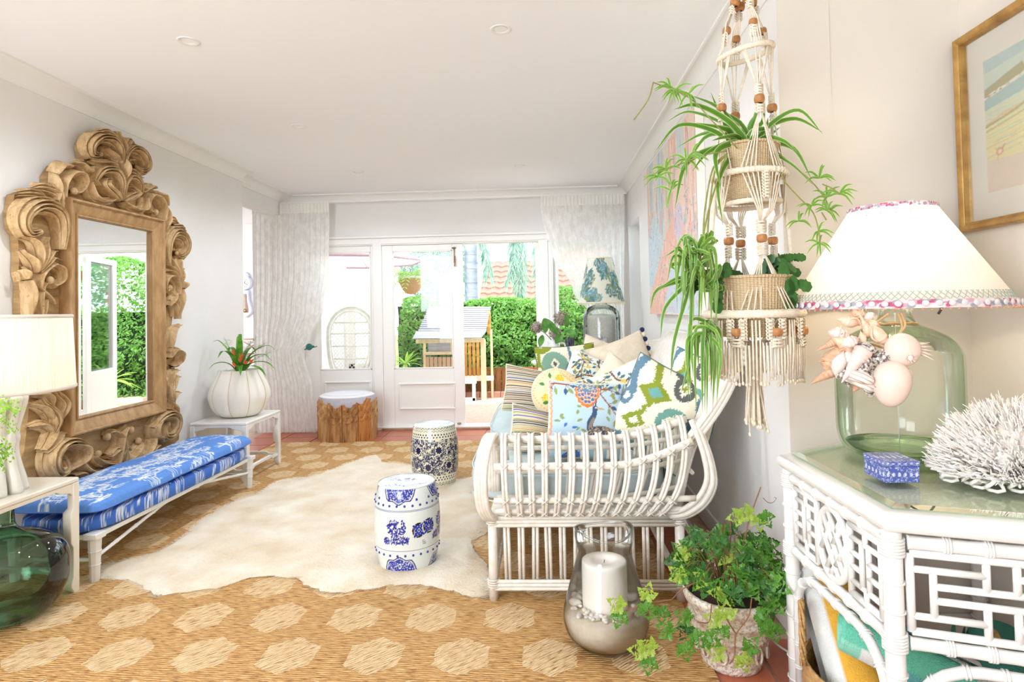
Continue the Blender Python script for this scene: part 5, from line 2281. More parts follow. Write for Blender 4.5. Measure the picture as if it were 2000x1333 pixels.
for k in range(20):
    x, y, r = 3.4 * (k + .5) / 20, (.74, .28, .52, .12, .9)[k % 5] + rd.uniform(-.04, .04), rd.uniform(.22, .28)
    cols = [(G1, G2, G3), (G3, T1, G1)][k % 2]
    for ring in (1.0, .8, .6, .4, .2):
        for i in range(11):
            a = i * .571 + rd.uniform(0, .6)
            cvf.ell(x + math.cos(a) * r * ring * .62, y + math.sin(a) * r * ring * .55, r * .24, r * .15, cols[(i + int(ring * 9)) % 3], a)
            cvf.stroke([(x + math.cos(a) * r * ring * .35, y + math.sin(a) * r * ring * .3), (x + math.cos(a + .2) * r * ring * .9, y + math.sin(a + .2) * r * ring * .8)], .012, rd.choice((G2, sb((88, 122, 126)))), .004)
    cvf.stroke([(x + .1, y - .2), (x + .17, y - .05), (x + .12, y + .1)], .02, sb((226, 200, 90)), .01)
    for _l in range(4): cvf.leaf(x + rd.uniform(-.1, .1), y + rd.uniform(-.12, .12), .22, .07, rd.uniform(0, 6), rd.choice((G2, sb((150, 170, 110)))))
SHF = printed('floral_shade', .9, .3, 400, trans=.35, bd=.001)
MB().lathe([(lerp(.222, .118, i / 60), lerp(zb_, zt_, i / 60)) for i in range(61)], 300).build('lamp_shade', SHF, lp, canvas=cvf.a)
tr_ = MB()
for r_, z_ in ((.223, zb_), (.119, zt_)):
    tr_.lathe([(r_, z_ - .006), (r_ + .003, z_), (r_, z_ + .006)], 48)
tr_.build('shade_trim', CREAMF, lp)
for k in range(40):
    a = 2 * math.pi * k / 40
    MB().ball((0, 0, 0), .006, 6, 4).build('pearl', plain('yellow_pearl', (236, 226, 178), None, .3) if k == 0 else MAT['yellow_pearl'], lp).location = (.224 * math.cos(a), .224 * math.sin(a), zb_ - .015)
MB().tube([(0, 0, .55), (0, 0, zt_ - .03)], .006, 8).build('stem', BRASS, lp)

jg = thing('flower_jug', 'white jug of fading hydrangeas on the far round table', 'jug', (.10, 5.80, TZ))
MB().lathe([(.001, .004), (.052, .004), (.062, .02), (.070, .07), (.060, .13), (.052, .17), (.062, .20), (.058, .20), (.048, .17)], 28).build('jug_body', BIRD, jg)
MB().tube(smooth_path([(.058, 0, .17), (.105, 0, .16), (.11, 0, .10), (.066, 0, .06)], 5), .008, 8).build('handle', BIRD, jg)
HYD = plain('faded_hydrangea', (188, 176, 158), (140, 122, 112), .9, 60)
HYL = leafmat('hydrangea_leaf', (70, 130, 50), (104, 160, 70), .25, 20)
rd = random.Random(5)
for (u, w, r) in ((1048, 640, .062), (1096, 622, .082), (1084, 651, .062)):
    c = P(u, w, y=5.78) - Vector((.10, 5.80, TZ))
    MB().tube(smooth_path([(0, 0, .18), (c.x * .5, c.y * .5, lerp(.18, c.z, .6)), c], 5), .004, 6).build('flower_stem', HYL, jg)
    vs, fs = [], []
    m = MB()
    for _ in range(260):
        v = Vector((rd.gauss(0, 1), rd.gauss(0, 1), rd.gauss(0, 1))).normalized()
        p_ = c + v * r * rd.uniform(.75, 1)
        a_ = v.orthogonal().normalized()
        b_ = v.cross(a_)
        s_ = .010
        o_ = len(vs)
        vs += [p_ + a_ * s_, p_ + b_ * s_, p_ - a_ * s_, p_ - b_ * s_]
        fs.append((o_, o_ + 1, o_ + 2, o_ + 3))
    m.add(vs, fs)
    m.ball(c, r * .7, 10, 8)
    m.build('flower_head', HYD, jg, smooth=False)


def broadleaf(mb, base, tip, w, up=(0, 0, 1), cup=.25, n=8):
    base, tip, up = Vector(base), Vector(tip), Vector(up)
    d = tip - base
    s_ = d.cross(up)
    if s_.length < 1e-6:
        s_ = Vector((1, 0, 0))
    s_.normalize()
    nn = s_.cross(d).normalized()

    def fn(a, b):
        q = a
        ww = w * math.sin(math.pi * min(1, q * .96 + .02)) ** .75 * (b - .5)
        return base + d * q + s_ * ww + nn * (abs(b - .5) * w * cup + .12 * d.length * math.sin(math.pi * q))
    mb.grid(fn, n, 4)


for (u0, w0, u1, w1, ww) in ((1090, 655, 1063, 622, .07), (1105, 648, 1127, 655, .07), (1096, 655, 1085, 672, .075), (1060, 655, 1054, 678, .06), (1066, 650, 1062, 622, .07), (1108, 640, 1106, 612, .05)):
    m = MB()
    a_, b_ = P(u0, w0, y=5.74) - Vector((.10, 5.80, TZ)), P(u1, w1, y=5.70) - Vector((.10, 5.80, TZ))
    broadleaf(m, a_, b_, ww, (0, -1, .3))
    m.build('leaf', HYL, jg)
lv = thing('lavender_bundle', 'small bundle of dried lavender in a terracotta pot on the round table', 'flowers', (.245, 5.62, TZ))
MB().lathe([(.001, .0), (.022, 0), (.030, .05), (.033, .055), (.033, .065), (.026, .065)], 16).build('pot', plain('small_terracotta', (206, 140, 104), None, .8), lv)
m = MB()
rd = random.Random(3)
for _ in range(34):
    a_, r_ = rd.uniform(0, 6.28), rd.random() * .045
    e = (r_ * math.cos(a_), r_ * math.sin(a_), rd.uniform(.13, .20))
    m.tube([(e[0] * .4, e[1] * .4, .06), e], .0015, 4)
    m.ball((e[0], e[1], e[2] + .01), (.006, .006, .018), 6, 5)
stuff(m.build('stems', plain('dried_lavender', (96, 90, 120), (70, 66, 84), .9, 30), lv))
# ================================================================ CARVED MIRROR
mwm, t = new_mat('carved_limewashed_wood', .62, .35)
co = t.coord((1, 1, 1))
gr = t.noise(t.coord((4, 4, 1)), 8, 5, .65, .4)
g2 = t.noise(co, 60, 3, .7)
c_ = t.ramp(gr, [(.25, L((150, 118, 78))), (.5, L((196, 162, 116))), (.75, L((222, 196, 156)))])
t.col(t.mix(t.m('MULTIPLY', t.m('LESS_THAN', g2, .36), .45), c_, L((110, 78, 44))))
t.bump(t.m('ADD', gr, t.m('MULTIPLY', g2, .4)), .35, .004)
MW = mwm
MW2 = plain('carved_wood_frame', (196, 156, 106), (150, 112, 68), .5, 7, .35, 30, stretch=(3, 3, 1))
MBD = plain('carved_wood_ground', (186, 152, 104), (138, 104, 62), .75, 6, .5, 20, stretch=(1, 1, 5))
MXP = -2.69      # plane of the carving
YM = 3.675       # mirror axis
mir = thing('carved_mirror', 'tall mirror in a deep carved wooden frame of scrolls and acanthus leaves', 'mirror')


def K1(a, b):
    p = P(a / 3.333, 230 + b / 3.333, x=MXP)
    return (p.y, p.z)


def K2(a, b):
    p = P(a / 3.333, 580 + b / 3.333, x=MXP)
    return (p.y, p.z)


def carve(path, widths, h, ridges=3, base=-.01, name='acanthus_leaf', ball=None, mir_=True, nseg=7, hollow=0.0):
    """fluted band along a 2D path (y, z) raised towards the room; both mirror halves"""
    for sg in ((1, -1) if mir_ else (1,)):
        pp = [(YM + sg * (y - YM), z) for y, z in path]
        sp = smooth_path([(0, y, z) for y, z in pp], nseg)
        n = len(sp) - 1
        nw = len(widths) - 1

        def wat(q):
            i = min(nw - 1, int(q * nw))
            f = q * nw - i
            f = f * f * (3 - 2 * f)
            return lerp(widths[i], widths[i + 1], f)

        def fn(a, b):
            i = a * n
            k = min(n - 1, int(i))
            c = sp[k].lerp(sp[k + 1], i - k)
            tt_ = (sp[min(k + 1, n)] - sp[max(k - 1, 0)]).normalized() if k > 0 else (sp[1] - sp[0]).normalized()
            s_ = Vector((0, -tt_.z, tt_.y))
            v = 2 * b - 1
            w = wat(a) / 2
            prof = max(0, 1 - abs(v) ** 2.6) ** .6
            rr = 1 + .42 * math.cos(v * math.pi * ridges) - hollow * (1 - v * v)
            lift = h * (.55 + .45 * math.sin(math.pi * min(1, .15 + a)))
            return (MXP + base + lift * prof * rr, c.y + s_.y * v * w, c.z + s_.z * v * w)
        mb = MB().grid(fn, n, 6 * max(2, ridges) + 2)
        if ball:
            e = sp[-1]
            mb.ball((MXP + base + h * .55, e.y, e.z), (ball * .8, ball, ball), 14, 10)
        mb.build(name, MW, mir)


def w_(px):
    """width given in crop pixels of the near half -> metres"""
    return px / 3.333 / 348


# ---- side, upper: big curl with ridges
carve([K1(*p) for p in ((352, 860), (360, 740), (335, 635), (262, 572), (175, 575), (118, 630), (118, 700), (170, 755), (225, 745))], [w_(x) for x in (25, 80, 120, 125, 110, 60)], .075, 5, ball=.016)
carve([K1(*p) for p in ((365, 600), (335, 500), (250, 455), (185, 462))], [w_(x) for x in (40, 80, 70, 30)], .055, 3)
carve([K1(*p) for p in ((250, 520), (170, 490), (85, 495))], [w_(x) for x in (60, 62, 40)], .055, 3)
carve([K1(*p) for p in ((355, 560), (330, 480), (300, 430))], [w_(x) for x in (30, 55, 34)], .06, 2)
# ---- side: leaf fan under the curl
for path, wd in ((((195, 1010), (215, 900), (190, 800), (120, 775)), (30, 60, 62, 30)), (((195, 1010), (175, 930), (120, 860)), (30, 60, 30)), (((205, 1000), (250, 880), (290, 780)), (30, 58, 20)),
                 (((215, 1010), (290, 920), (375, 930)), (24, 48, 24)), (((210, 1000), (280, 890), (345, 870)), (24, 44, 20)), (((140, 1050), (120, 1000), (112, 985)), (90, 84, 70))):
    carve([K1(*p) for p in path], [w_(x) for x in wd], .058, 2)
# ---- side: C scroll and long stem
carve([K1(*p) for p in ((215, 1110), (225, 1020), (290, 960), (355, 985), (372, 1055), (330, 1095), (300, 1060))], [w_(x) for x in (40, 50, 52, 50, 44, 30)], .06, 2, ball=.022)
carve([K1(*p) for p in ((160, 1060), (172, 1180), (175, 1333))], [w_(x) for x in (60, 66, 60)], .055, 1)
carve([K1(*p) for p in ((235, 1290), (225, 1170), (290, 1070))], [w_(x) for x in (26, 60, 30)], .05, 2)
carve([K1(*p) for p in ((240, 1310), (250, 1210), (302, 1165))], [w_(x) for x in (20, 44, 20)], .05, 2)


def KR(a, b):
    """right half read in the lower crop, mirrored onto the near half"""
    y, z = K2(a, b)
    return (2 * YM - y, z)


def wr(px):
    return px / 3.333 / 268


for path, wd, h_ in ((((1075, 60), (1110, 10), (1150, -60)), (30, 50, 24), .05), (((1080, 330), (1100, 230), (1165, 185)), (26, 60, 24), .055), (((1078, 360), (1098, 260), (1130, 190)), (26, 50, 20), .05),
                     (((1075, 400), (1105, 350), (1150, 370), (1150, 430), (1105, 455)), (26, 52, 56, 50, 30), .06), (((1085, 560), (1100, 500), (1155, 480)), (24, 50, 24), .05),
                     (((1085, 640), (1110, 560), (1160, 520)), (26, 52, 24), .05), (((1085, 700), (1115, 640), (1165, 625)), (26, 54, 24), .05), (((1090, 740), (1080, 640), (1082, 540)), (24, 36, 20), .05)):
    carve([KR(*p) for p in path], [wr(x) for x in wd], h_, 2)
# ---- lower corners: big curl, ribbon, small balls
carve([K2(*p) for p in ((520, 985), (440, 945), (350, 960), (292, 1020), (285, 1100), (330, 1150), (385, 1120), (380, 1060), (345, 1050))], [w_(x) for x in (40, 84, 104, 100, 90, 70, 44)], .08, 4, ball=.018)
carve([K2(*p) for p in ((245, 1000), (300, 900), (372, 810))], [w_(x) for x in (30, 62, 22)], .06, 2)
carve([K2(*p) for p in ((250, 1020), (330, 930), (408, 880))], [w_(x) for x in (30, 56, 20)], .06, 2)
carve([K2(*p) for p in ((300, 900), (320, 780), (240, 660))], [w_(x) for x in (30, 90, 60)], .06, 4)
carve([K2(*p) for p in ((350, 800), (385, 690), (345, 610))], [w_(x) for x in (26, 60, 40)], .06, 3)
carve([K2(*p) for p in ((430, 960), (500, 985), (490, 1060), (420, 1120), (400, 1160))], [w_(x) for x in (50, 74, 66, 56, 36)], .075, 1)
carve([K2(*p) for p in ((478, 1060), (520, 1125), (600, 1155), (680, 1128), (705, 1105))], [w_(x) for x in (50, 64, 60, 50, 26)], .06, 1)
carve([K2(*p) for p in ((440, 1165), (495, 1150), (520, 1190), (490, 1215))], [w_(x) for x in (30, 40, 38, 26)], .055, 1, ball=.022)
# ---- bottom centre fan
carve([K2(*p) for p in ((775, 1100), (765, 990), (745, 905), (700, 880), (672, 912))], [w_(x) for x in (40, 66, 60, 50, 34)], .06, 2, ball=.026, name='scroll')
carve([K2(*p) for p in ((775, 1110), (710, 1095), (640, 1085), (598, 1050), (612, 1025))], [w_(x) for x in (30, 54, 56, 46, 30)], .06, 2, ball=.022, name='scroll')
carve([K2(*p) for p in ((770, 1080), (730, 1000), (690, 1040), (665, 1030))], [w_(x) for x in (40, 60, 40, 24)], .055, 3)
carve([K2(*p) for p in ((782, 1118), (784, 1040), (785, 960))], [w_(x) for x in (40, 54, 16)], .065, 2, mir_=False)
# ---- crown
carve([K1(*p) for p in ((378, 520), (375, 430), (420, 362), (490, 368), (520, 430), (495, 485), (450, 480))], [w_(x) for x in (40, 52, 54, 52, 48, 32)], .07, 1, ball=.022, hollow=.2, name='scroll')
carve([K1(*p) for p in ((330, 540), (335, 440), (340, 360))], [w_(x) for x in (56, 60, 60)], .05, 1, base=0)
carve([K1(*p) for p in ((330, 370), (370, 310), (425, 318), (420, 300))], [w_(x) for x in (64, 60, 50, 30)], .055, 1)
carve([K1(*p) for p in ((450, 295), (490, 300), (540, 350), (575, 345), (580, 320))], [w_(x) for x in (40, 56, 60, 50, 36)], .055, 2)
carve([K1(*p) for p in ((545, 420), (565, 510), (640, 545), (710, 530), (735, 460))], [w_(x) for x in (50, 56, 60, 56, 24)], .065, 2, name='scroll')
carve([K1(*p) for p in ((735, 520), (735, 420), (690, 345), (620, 345), (590, 400), (610, 440))], [w_(x) for x in (24, 76, 86, 76, 60, 36)], .075, 4)
carve([K1(*p) for p in ((735, 540), (700, 500), (640, 440), (665, 410), (700, 430))], [w_(x) for x in (26, 66, 60, 46, 26)], .075, 3)
carve([K1(*p) for p in ((740, 380), (690, 300), (610, 290), (555, 275))], [w_(x) for x in (30, 50, 48, 34)], .06, 2)
carve([K1(*p) for p in ((735, 300), (720, 210), (665, 140), (590, 130), (545, 180), (565, 235), (620, 240))], [w_(x) for x in (26, 60, 84, 92, 92, 80, 50)], .08, 5, ball=.014)
carve([K1(*p) for p in ((735, 280), (715, 180), (670, 95), (610, 92))], [w_(x) for x in (26, 56, 60, 30)], .065, 3)
carve([K1(*p) for p in ((745, 300), (700, 250), (660, 210), (690, 180))], [w_(x) for x in (26, 48, 40, 22)], .065, 2)
carve([K1(*p) for p in ((740, 250), (745, 170), (742, 92))], [w_(x) for x in (40, 70, 50)], .075, 3, mir_=False)
carve([K1(*p) for p in ((742, 400), (745, 310), (743, 228))], [w_(x) for x in (10, 56, 12)], .09, 1, mir_=False)

# ---- ground board behind the carving
out = [K1(*p) for p in ((742, 100), (660, 110), (570, 120), (540, 190), (560, 280), (480, 310), (370, 310), (325, 380), (320, 450), (200, 470), (110, 500), (90, 620), (95, 720), (130, 770), (140, 900), (135, 1000), (155, 1080), (150, 1300))]
out += [KR(*p) for p in ((1150, 60), (1120, 200), (1130, 260), (1160, 380), (1140, 520), (1150, 640), (1160, 740), (1180, 800), (1175, 930), (1120, 980), (1040, 1010), (1000, 1000), (940, 1030), (880, 1030), (790, 1090))]
out = out + [(2 * YM - y, z) for y, z in reversed(out)]
MB().prism([(y, z) for y, z in out], XL + .004, MXP - .012, 'x').build('carved_ground', MBD, mir, smooth=False)
# ---- moulded inner frame, four mitred sides, and the glass
iy0, iy1, iz0, iz1 = 3.25, 4.105, .628, 1.975
prof = [(.0, -.045), (.0, .022), (.006, .030), (.014, .032), (.020, .026), (.022, .016), (.034, .012), (.070, -.004), (.082, -.010), (.084, -.002), (.090, 0.0), (.096, -.006), (.098, -.030)]
cs = [(iy0, iz0), (iy1, iz0), (iy1, iz1), (iy0, iz1)]
ins = [(1, 1), (-1, 1), (-1, -1), (1, -1)]
for k in range(4):
    a, b_ = k, (k + 1) % 4
    vs = []
    for c in (a, b_):
        for (dd, xx) in prof:
            vs.append((MXP + .030 + xx, cs[c][0] + ins[c][0] * dd, cs[c][1] + ins[c][1] * dd))
    n = len(prof)
    MB().add(vs, [(i, i + 1, i + 1 + n, i + n) for i in range(n - 1)]).build('frame_side', MW2, mir, smooth=2)
MG, t = new_mat('mirror_glass', .005, 1, 1)
t.col((.93, .95, .94))
MB().box(MXP - .01, MXP + .004, iy0 + .09, iy1 - .09, iz0 + .09, iz1 - .09).build('mirror_glass', MG, mir, smooth=False)
rebase(mir, (XL + .05, YM, .36))

# ================================================================ LEFT LAMP
tt0 = .542
L0 = Vector((-2.385, 2.50, tt0))
ll = thing('bamboo_lamp', 'white ceramic bamboo-bundle lamp with a pleated cream drum shade', 'lamp', L0)
CER = plain('white_glaze', (240, 238, 232), (234, 230, 222), .12, 8, coat=.6, bump=.06, bscale=14, bd=.01)
for k in range(10):
    a = 2 * math.pi * k / 10 + .1
    r0 = .090
    pts, rs = [], []
    for i in range(25):
        q = i / 24
        z = .0 + .415 * q
        flare = .014 * math.cos(q * math.pi * 2) * 1.0
        pinch = 1 - .16 * math.exp(-((q - .52) / .10) ** 2) + .10 * math.exp(-((q - .56) / .06) ** 2)
        rr = r0 + flare - .006 * math.sin(q * math.pi)
        pts.append((rr * math.cos(a), rr * math.sin(a), z))
        knot = .0265 * (1 + .22 * math.exp(-((q - .54 - .01 * (k % 3)) / .045) ** 2) - .12 * math.sin(q * math.pi * 2) ** 2)
        rs.append(knot)
    MB().tube(pts, rs, 14).build('bamboo_column', CER, ll)
MB().lathe([(.001, .002), (.085, .002), (.085, .40), (.09, .43), (.05, .44), (.001, .445)], 28).build('core', CER, ll)
PLE, t = new_mat('pleated_shade', .85, .2)
wv_ = t.node('ShaderNodeTexCoord')
sx = t.node('ShaderNodeSeparateXYZ', {0: wv_.outputs['Object']})
t.col(L((250, 240, 220)))
tr = t.node('ShaderNodeBsdfTranslucent', {0: (.96, .92, .84, 1)})
t.l.new(t.node('ShaderNodeMixShader', {0: .55, 1: t.b.outputs[0], 2: tr.outputs[0]}).outputs[0], t.out.inputs[0])
sz0, sz1 = .985 - tt0, 1.300 - tt0
rd = random.Random(4)
ph = [rd.uniform(.3, 1) for _ in range(150)]


def plf(a, b):
    k = a * 150
    f = ph[int(k) % 150]
    q = k % 1
    r_ = lerp(.300, .286, b) + .0045 * f * math.sin(math.pi * q) - .003
    return (r_ * math.cos(2 * math.pi * a), r_ * math.sin(2 * math.pi * a), lerp(sz0, sz1, b))


MB().grid(plf, 900, 2, cu=True).build('pleated_shade', PLE, ll, smooth=False)
m = MB()
for z_, r_ in ((sz0, .300), (sz1, .287)):
    m.lathe([(r_ + .001, z_ - .008), (r_ + .004, z_ - .004), (r_ + .004, z_ + .004), (r_ + .001, z_ + .008)], 90)
m.build('shade_binding', plain('shade_binding', (226, 214, 202), None, .8), ll)
MB().tube([(0, 0, .43), (0, 0, .60)], .010, 10).build('stem', BRASS, ll)
MB().ball((0, 0, .63), (.032, .032, .045), 14, 10).build('bulb', emissive('warm_bulb', (255, 214, 150), 4), ll)
lamp('left_lamp_bulb', 'POINT', (L0.x, L0.y, L0.z + .63), 5, (1, .88, .70), .045)

# demijohn
DG = glassy('green_demijohn_glass', (.60, .76, .64), (.10, .22, .16), 1.1, 1.5, 1.6)
dj = thing('demijohn', 'big green glass demijohn bottle under the left side table', 'bottle', (-2.335, 2.515, .0135))
prof = [(.001, .012), (.10, .004), (.15, .008), (.195, .05), (.222, .11), (.230, .17), (.226, .23), (.205, .285), (.16, .325), (.10, .350), (.055, .368), (.038, .39), (.034, .42), (.033, .452), (.040, .455), (.043, .462), (.040, .470), (.034, .472), (.028, .468), (.027, .40)]
sp = [(p.x, p.y) for p in smooth_path([(a, b, 0) for a, b in prof], 4)]
MB().lathe([(max(.0005, r), z) for r, z in sp], 72).build('glass_body', DG, dj)
m = MB().lathe([(.001, .020), (.09, .012), (.145, .016), (.188, .055), (.214, .11), (.222, .17), (.218, .23), (.197, .28), (.15, .318), (.095, .342), (.048, .362)], 64)
m.build('inner_wall', glassy('green_demijohn_inner', (.86, .93, .88), (.5, .66, .56), .35, 1.3), dj)

# maidenhair fern at the frame edge
FRN = leafmat('maidenhair', (126, 176, 40), (160, 206, 70), .35)
fpos = P(-60, 925, y=2.38)
fn_ = thing('maidenhair_fern', 'small maidenhair fern trailing in front of the white lamp base', 'plant', (-2.30, 2.235, .532))
MB().lathe([(.001, 0), (.045, 0), (.058, .09), (.062, .10), (.056, .10), (.05, .085)], 24).build('pot', CER, fn_)
rd = random.Random(9)
for k in range(17):
    e = P(rd.uniform(-55, 34), rd.uniform(800, 925), y=rd.uniform(2.24, 2.34)) - Vector((-2.30, 2.235, .532))
    m = MB()
    pts = smooth_path([(0, 0, .09), (e.x * .35, e.y * .3, max(.22, e.z + .1)), (e.x * .8, e.y * .8, e.z + .05), e], 5)
    m.tube(pts, .0012, 4)
    vs, fs = [], []
    for i in range(4, len(pts)):
        for _ in range(5):
            p_ = pts[i] + Vector((rd.gauss(0, .014), rd.gauss(0, .014), rd.gauss(0, .012)))
            s_ = rd.uniform(.004, .007)
            a_ = rd.uniform(0, 6.28)
            o_ = len(vs)
            c_, d_ = Vector((math.cos(a_), .3, math.sin(a_))) * s_, Vector((-math.sin(a_), .3, math.cos(a_))) * s_
            vs += [p_ - d_, p_ + c_ * .9, p_ + d_ * .8, p_ - c_ * .9]
            fs.append((o_, o_ + 1, o_ + 2, o_ + 3))
    m.add(vs, fs)
    m.build('frond', FRN, fn_, smooth=False)

# ================================================================ RIBBED VASE WITH BIRD'S NEST LEAVES
V0 = Vector((-2.492, 4.845, .472))
vz = thing('ribbed_vase', 'fat white ribbed gourd vase on the far low table', 'vase', V0)
SKIN, t = new_mat('white_leather_gourd', .6, .35)
t.col(L((240, 234, 224)))
VR = .252
vp = [(.001, .002), (.11, .002), (.16, .012), (.215, .06), (.245, .13), (.250, .18), (.235, .24), (.205, .30), (.178, .35), (.172, .372), (.166, .376), (.160, .366), (.155, .33)]
sp = [(p.x, p.y) for p in smooth_path([(a, b, 0) for a, b in vp], 4)]
sp = [(r * .94, z) for r, z in sp]
MB().lathe([(max(.0005, r), z) for r, z in sp], 144, rf=lambda a, j: 1 - .045 * (1 - abs(math.sin(a * 4.5 + .35))) ** 3).build('vase_body', SKIN, vz)
m = MB()
SEAM = plain('vase_seam', (214, 188, 148), None, .8)
for k in range(9):
    a = (k * math.pi - .35) / 4.5
    MB().tube([((r * .957 + .001) * math.cos(a), (r * .957 + .001) * math.sin(a), z) for r, z in sp[6:-8]], .0028, 5).build('seam', SEAM, vz)
vpz = thing('bromeliad_arrangement', 'strappy green leaves, fern and orange blooms standing in the ribbed vase', 'plant', V0 + Vector((0, 0, .33)))
STRAP = leafmat('strappy_leaf', (66, 130, 30), (120, 176, 60), .25, 14)
AFR = leafmat('asparagus_fern', (140, 176, 110), (176, 204, 146), .35)
ORG = plain('orange_bloom', (236, 124, 60), (206, 90, 50), .5, 30, trans=.2)


def strap(mb, pts, w, cup=.3, n=14, uvs=False, tip=.02):
    """strap leaf along a 3D path"""
    sp_ = smooth_path(pts, 5)
    m_ = len(sp_) - 1

    def fn(a, b):
        i = a * m_
        k = min(m_ - 1, int(i))
        c = sp_[k].lerp(sp_[k + 1], i - k)
        d = (sp_[min(k + 1, m_)] - sp_[max(0, k - 1)]).normalized() if k else (sp_[1] - sp_[0]).normalized()
        s_ = d.cross(Vector((0, 0, 1)))
        if s_.length < .15:
            s_ = Vector((1, 0, 0)) + s_
        s_.normalize()
        nn = s_.cross(d)
        ww = w * min(1, (a + .10) * 4) ** .5 * max(tip, 1 - a ** 2.4)
        v = b - .5
        return c + s_ * ww * v + nn * abs(v) * ww * cup
    mb.grid(fn, n, 4)


o0 = V0 + Vector((0, 0, .33))
for i, (u, w, yy) in enumerate(((415, 668, 4.8), (405, 725, 4.7), (540, 686, 4.9), (538, 722, 4.75), (470, 655, 4.85), (466, 660, 4.95), (425, 700, 4.6), (470, 735, 4.55), (520, 735, 4.65), (500, 690, 5.0), (445, 690, 4.9), (530, 705, 4.8), (470, 668, 4.75))):
    e = P(u, w, y=yy) - o0
    m = MB()
    up_ = .07 if e.z < .25 else .02
    strap(m, [(0, 0, 0), (e.x * .35, e.y * .35, e.z * .55 + up_), (e.x * .75, e.y * .75, e.z * .95 + up_ * .8), e], .052)
    m.build('strap_leaf', STRAP, vpz)
for i, (u, w) in enumerate(((500, 660), (515, 672), (525, 690), (505, 680), (490, 668), (440, 665))):
    e = P(u, w, y=4.9) - o0
    m = MB()
    pts = smooth_path([(0, 0, 0), (e.x * .4, 0, e.z * .6), e], 6)
    m.tube(pts, .0015, 4)
    rd = random.Random(i)
    for p_ in pts[4:]:
        for _ in range(10):
            q = p_ + Vector((rd.gauss(0, .026), rd.gauss(0, .02), rd.gauss(.008, .016)))
            m.tube([p_, q], .0007, 3, cap=False)
    m.build('fern_frond', AFR, vpz)
for i, (u, w, a) in enumerate(((460, 690, 1.9), (470, 705, .9), (478, 708, .3), (462, 712, 2.6), (474, 698, 1.4), (490, 706, .5))):
    e = P(u, w, y=4.68) - o0
    m = MB()
    broadleaf(m, e - Vector((0, 0, .015)), e + Vector((.035 * math.cos(a), -.01, .035 * math.sin(a))), .02, (0, -1, .2), .5)
    broadleaf(m, e - Vector((0, 0, .015)), e + Vector((.024 * math.cos(a + .7), -.02, .03 * math.sin(a + .5))), .016, (0, -1, .2), .5)
    m.build('bloom', ORG, vpz)

# ================================================================ HALL: clock and chair
CB = plain('pale_blue_white_paint', (226, 236, 246), (214, 226, 238), .4, 5)
ck0 = P(480, 618, y=11.36)
ck = thing('wall_clock', 'white scalloped pendulum clock on the hall wall', 'wall clock', (ck0.x, 11.395, ck0.z))
S = 11.36 / FPX   # metres per photo pixel at that wall
Mx = Matrix.Rotation(math.radians(90), 4, 'X')
zt_c = (618 - 552) * S
m = MB()
m.lathe([(.001, .10), (.135, .10), (.155, .11), (.175, .085), (.185, .0), (.001, 0)], 40, M=Matrix.Translation((0, 0, zt_c)) @ Mx)
m.build('clock_case', CB, ck)
MB().lathe([(.001, .106), (.13, .106)], 36, M=Matrix.Translation((0, 0, zt_c)) @ Mx).build('dial', plain('clock_dial', (244, 238, 226), None, .5), ck)
INKM = plain('black_paint', (40, 38, 38), None, .5)
for a_, l_ in ((1.2, .07), (-.5, .10)):
    MB().tube([(0, -.112, zt_c), (l_ * math.cos(a_), -.112, zt_c + l_ * math.sin(a_))], .005, 5).build('hand', INKM, ck)
for k in range(12):
    a_ = k * math.pi / 6
    MB().box(-.004, .004, -.110, -.107, -.012, .012, Matrix.Translation((.105 * math.cos(a_), 0, zt_c + .105 * math.sin(a_))) @ Matrix.Rotation(-a_ + 1.57, 4, 'Y')).build('hour_mark', INKM, ck)
m = MB().lathe([(.001, .0), (.10, .0), (.12, .06), (.10, .09), (.001, .09)], 6, M=Matrix.Translation((0, 0, zt_c + .19)) @ Mx)
m.build('crest', CB, ck)
ck.scale = (.72, .72, .72)
ck.location.z += .28 * zt_c
body = []
for i in range(25):
    q = i / 24
    z = lerp(zt_c - .20, -.28, q)
    w = .10 + .085 * math.exp(-((q - .72) / .24) ** 2) - (.10 * max(0, q - .85) / .15)
    body.append((w, z))
poly = [(w, z) for w, z in body] + [(-w, z) for w, z in reversed(body)]
MB().prism(poly, -.10, 0, 'y').build('pendulum_case', CB, ck, smooth=2, bevel=.012)
poly2 = [(w * .55, z * .93 - .005) for w, z in body[2:-4]]
MB().prism(poly2 + [(-w, z) for w, z in reversed(poly2)], -.108, -.098, 'y').build('pendulum_window', plain('brown_window', (196, 172, 158), (180, 150, 134), .3, 12), ck)
MB().lathe([(.001, .012), (.045, .008), (.05, 0)], 24, M=Matrix.Translation((.01, -.108, -.10)) @ Mx).build('pendulum', BRASS, ck)

CW = plain('pinkish_bamboo_wood', (206, 156, 128), (176, 120, 92), .5, 12)
hc0 = P(490, 735, y=9.2)
hc = thing('bamboo_chair', 'small bamboo-look chair with a crossed back in the hall behind the vase plant', 'chair', (hc0.x, 9.2, 0))
for sx_ in (-1, 1):
    MB().tube([(sx_ * .2, 0, 0), (sx_ * .2, .03, .95)], .014, 7).build('rear_leg', CW, hc)
    MB().tube([(sx_ * .2, -.4, 0), (sx_ * .2, -.4, .45)], .014, 7).build('front_leg', CW, hc)
for z in (.93, .70):
    MB().tube([(-.2, .03, z), (.2, .03, z)], .012, 7).build('back_rail', CW, hc)
MB().tube([(-.19, .03, .93), (.19, .03, .70)], .009, 6).build('back_cross', CW, hc)
MB().tube([(.19, .03, .93), (-.19, .03, .70)], .009, 6).build('back_cross', CW, hc)
MB().box(-.22, .22, -.42, .02, .43, .47).build('seat', CREAMF, hc, smooth=2, bevel=.01)
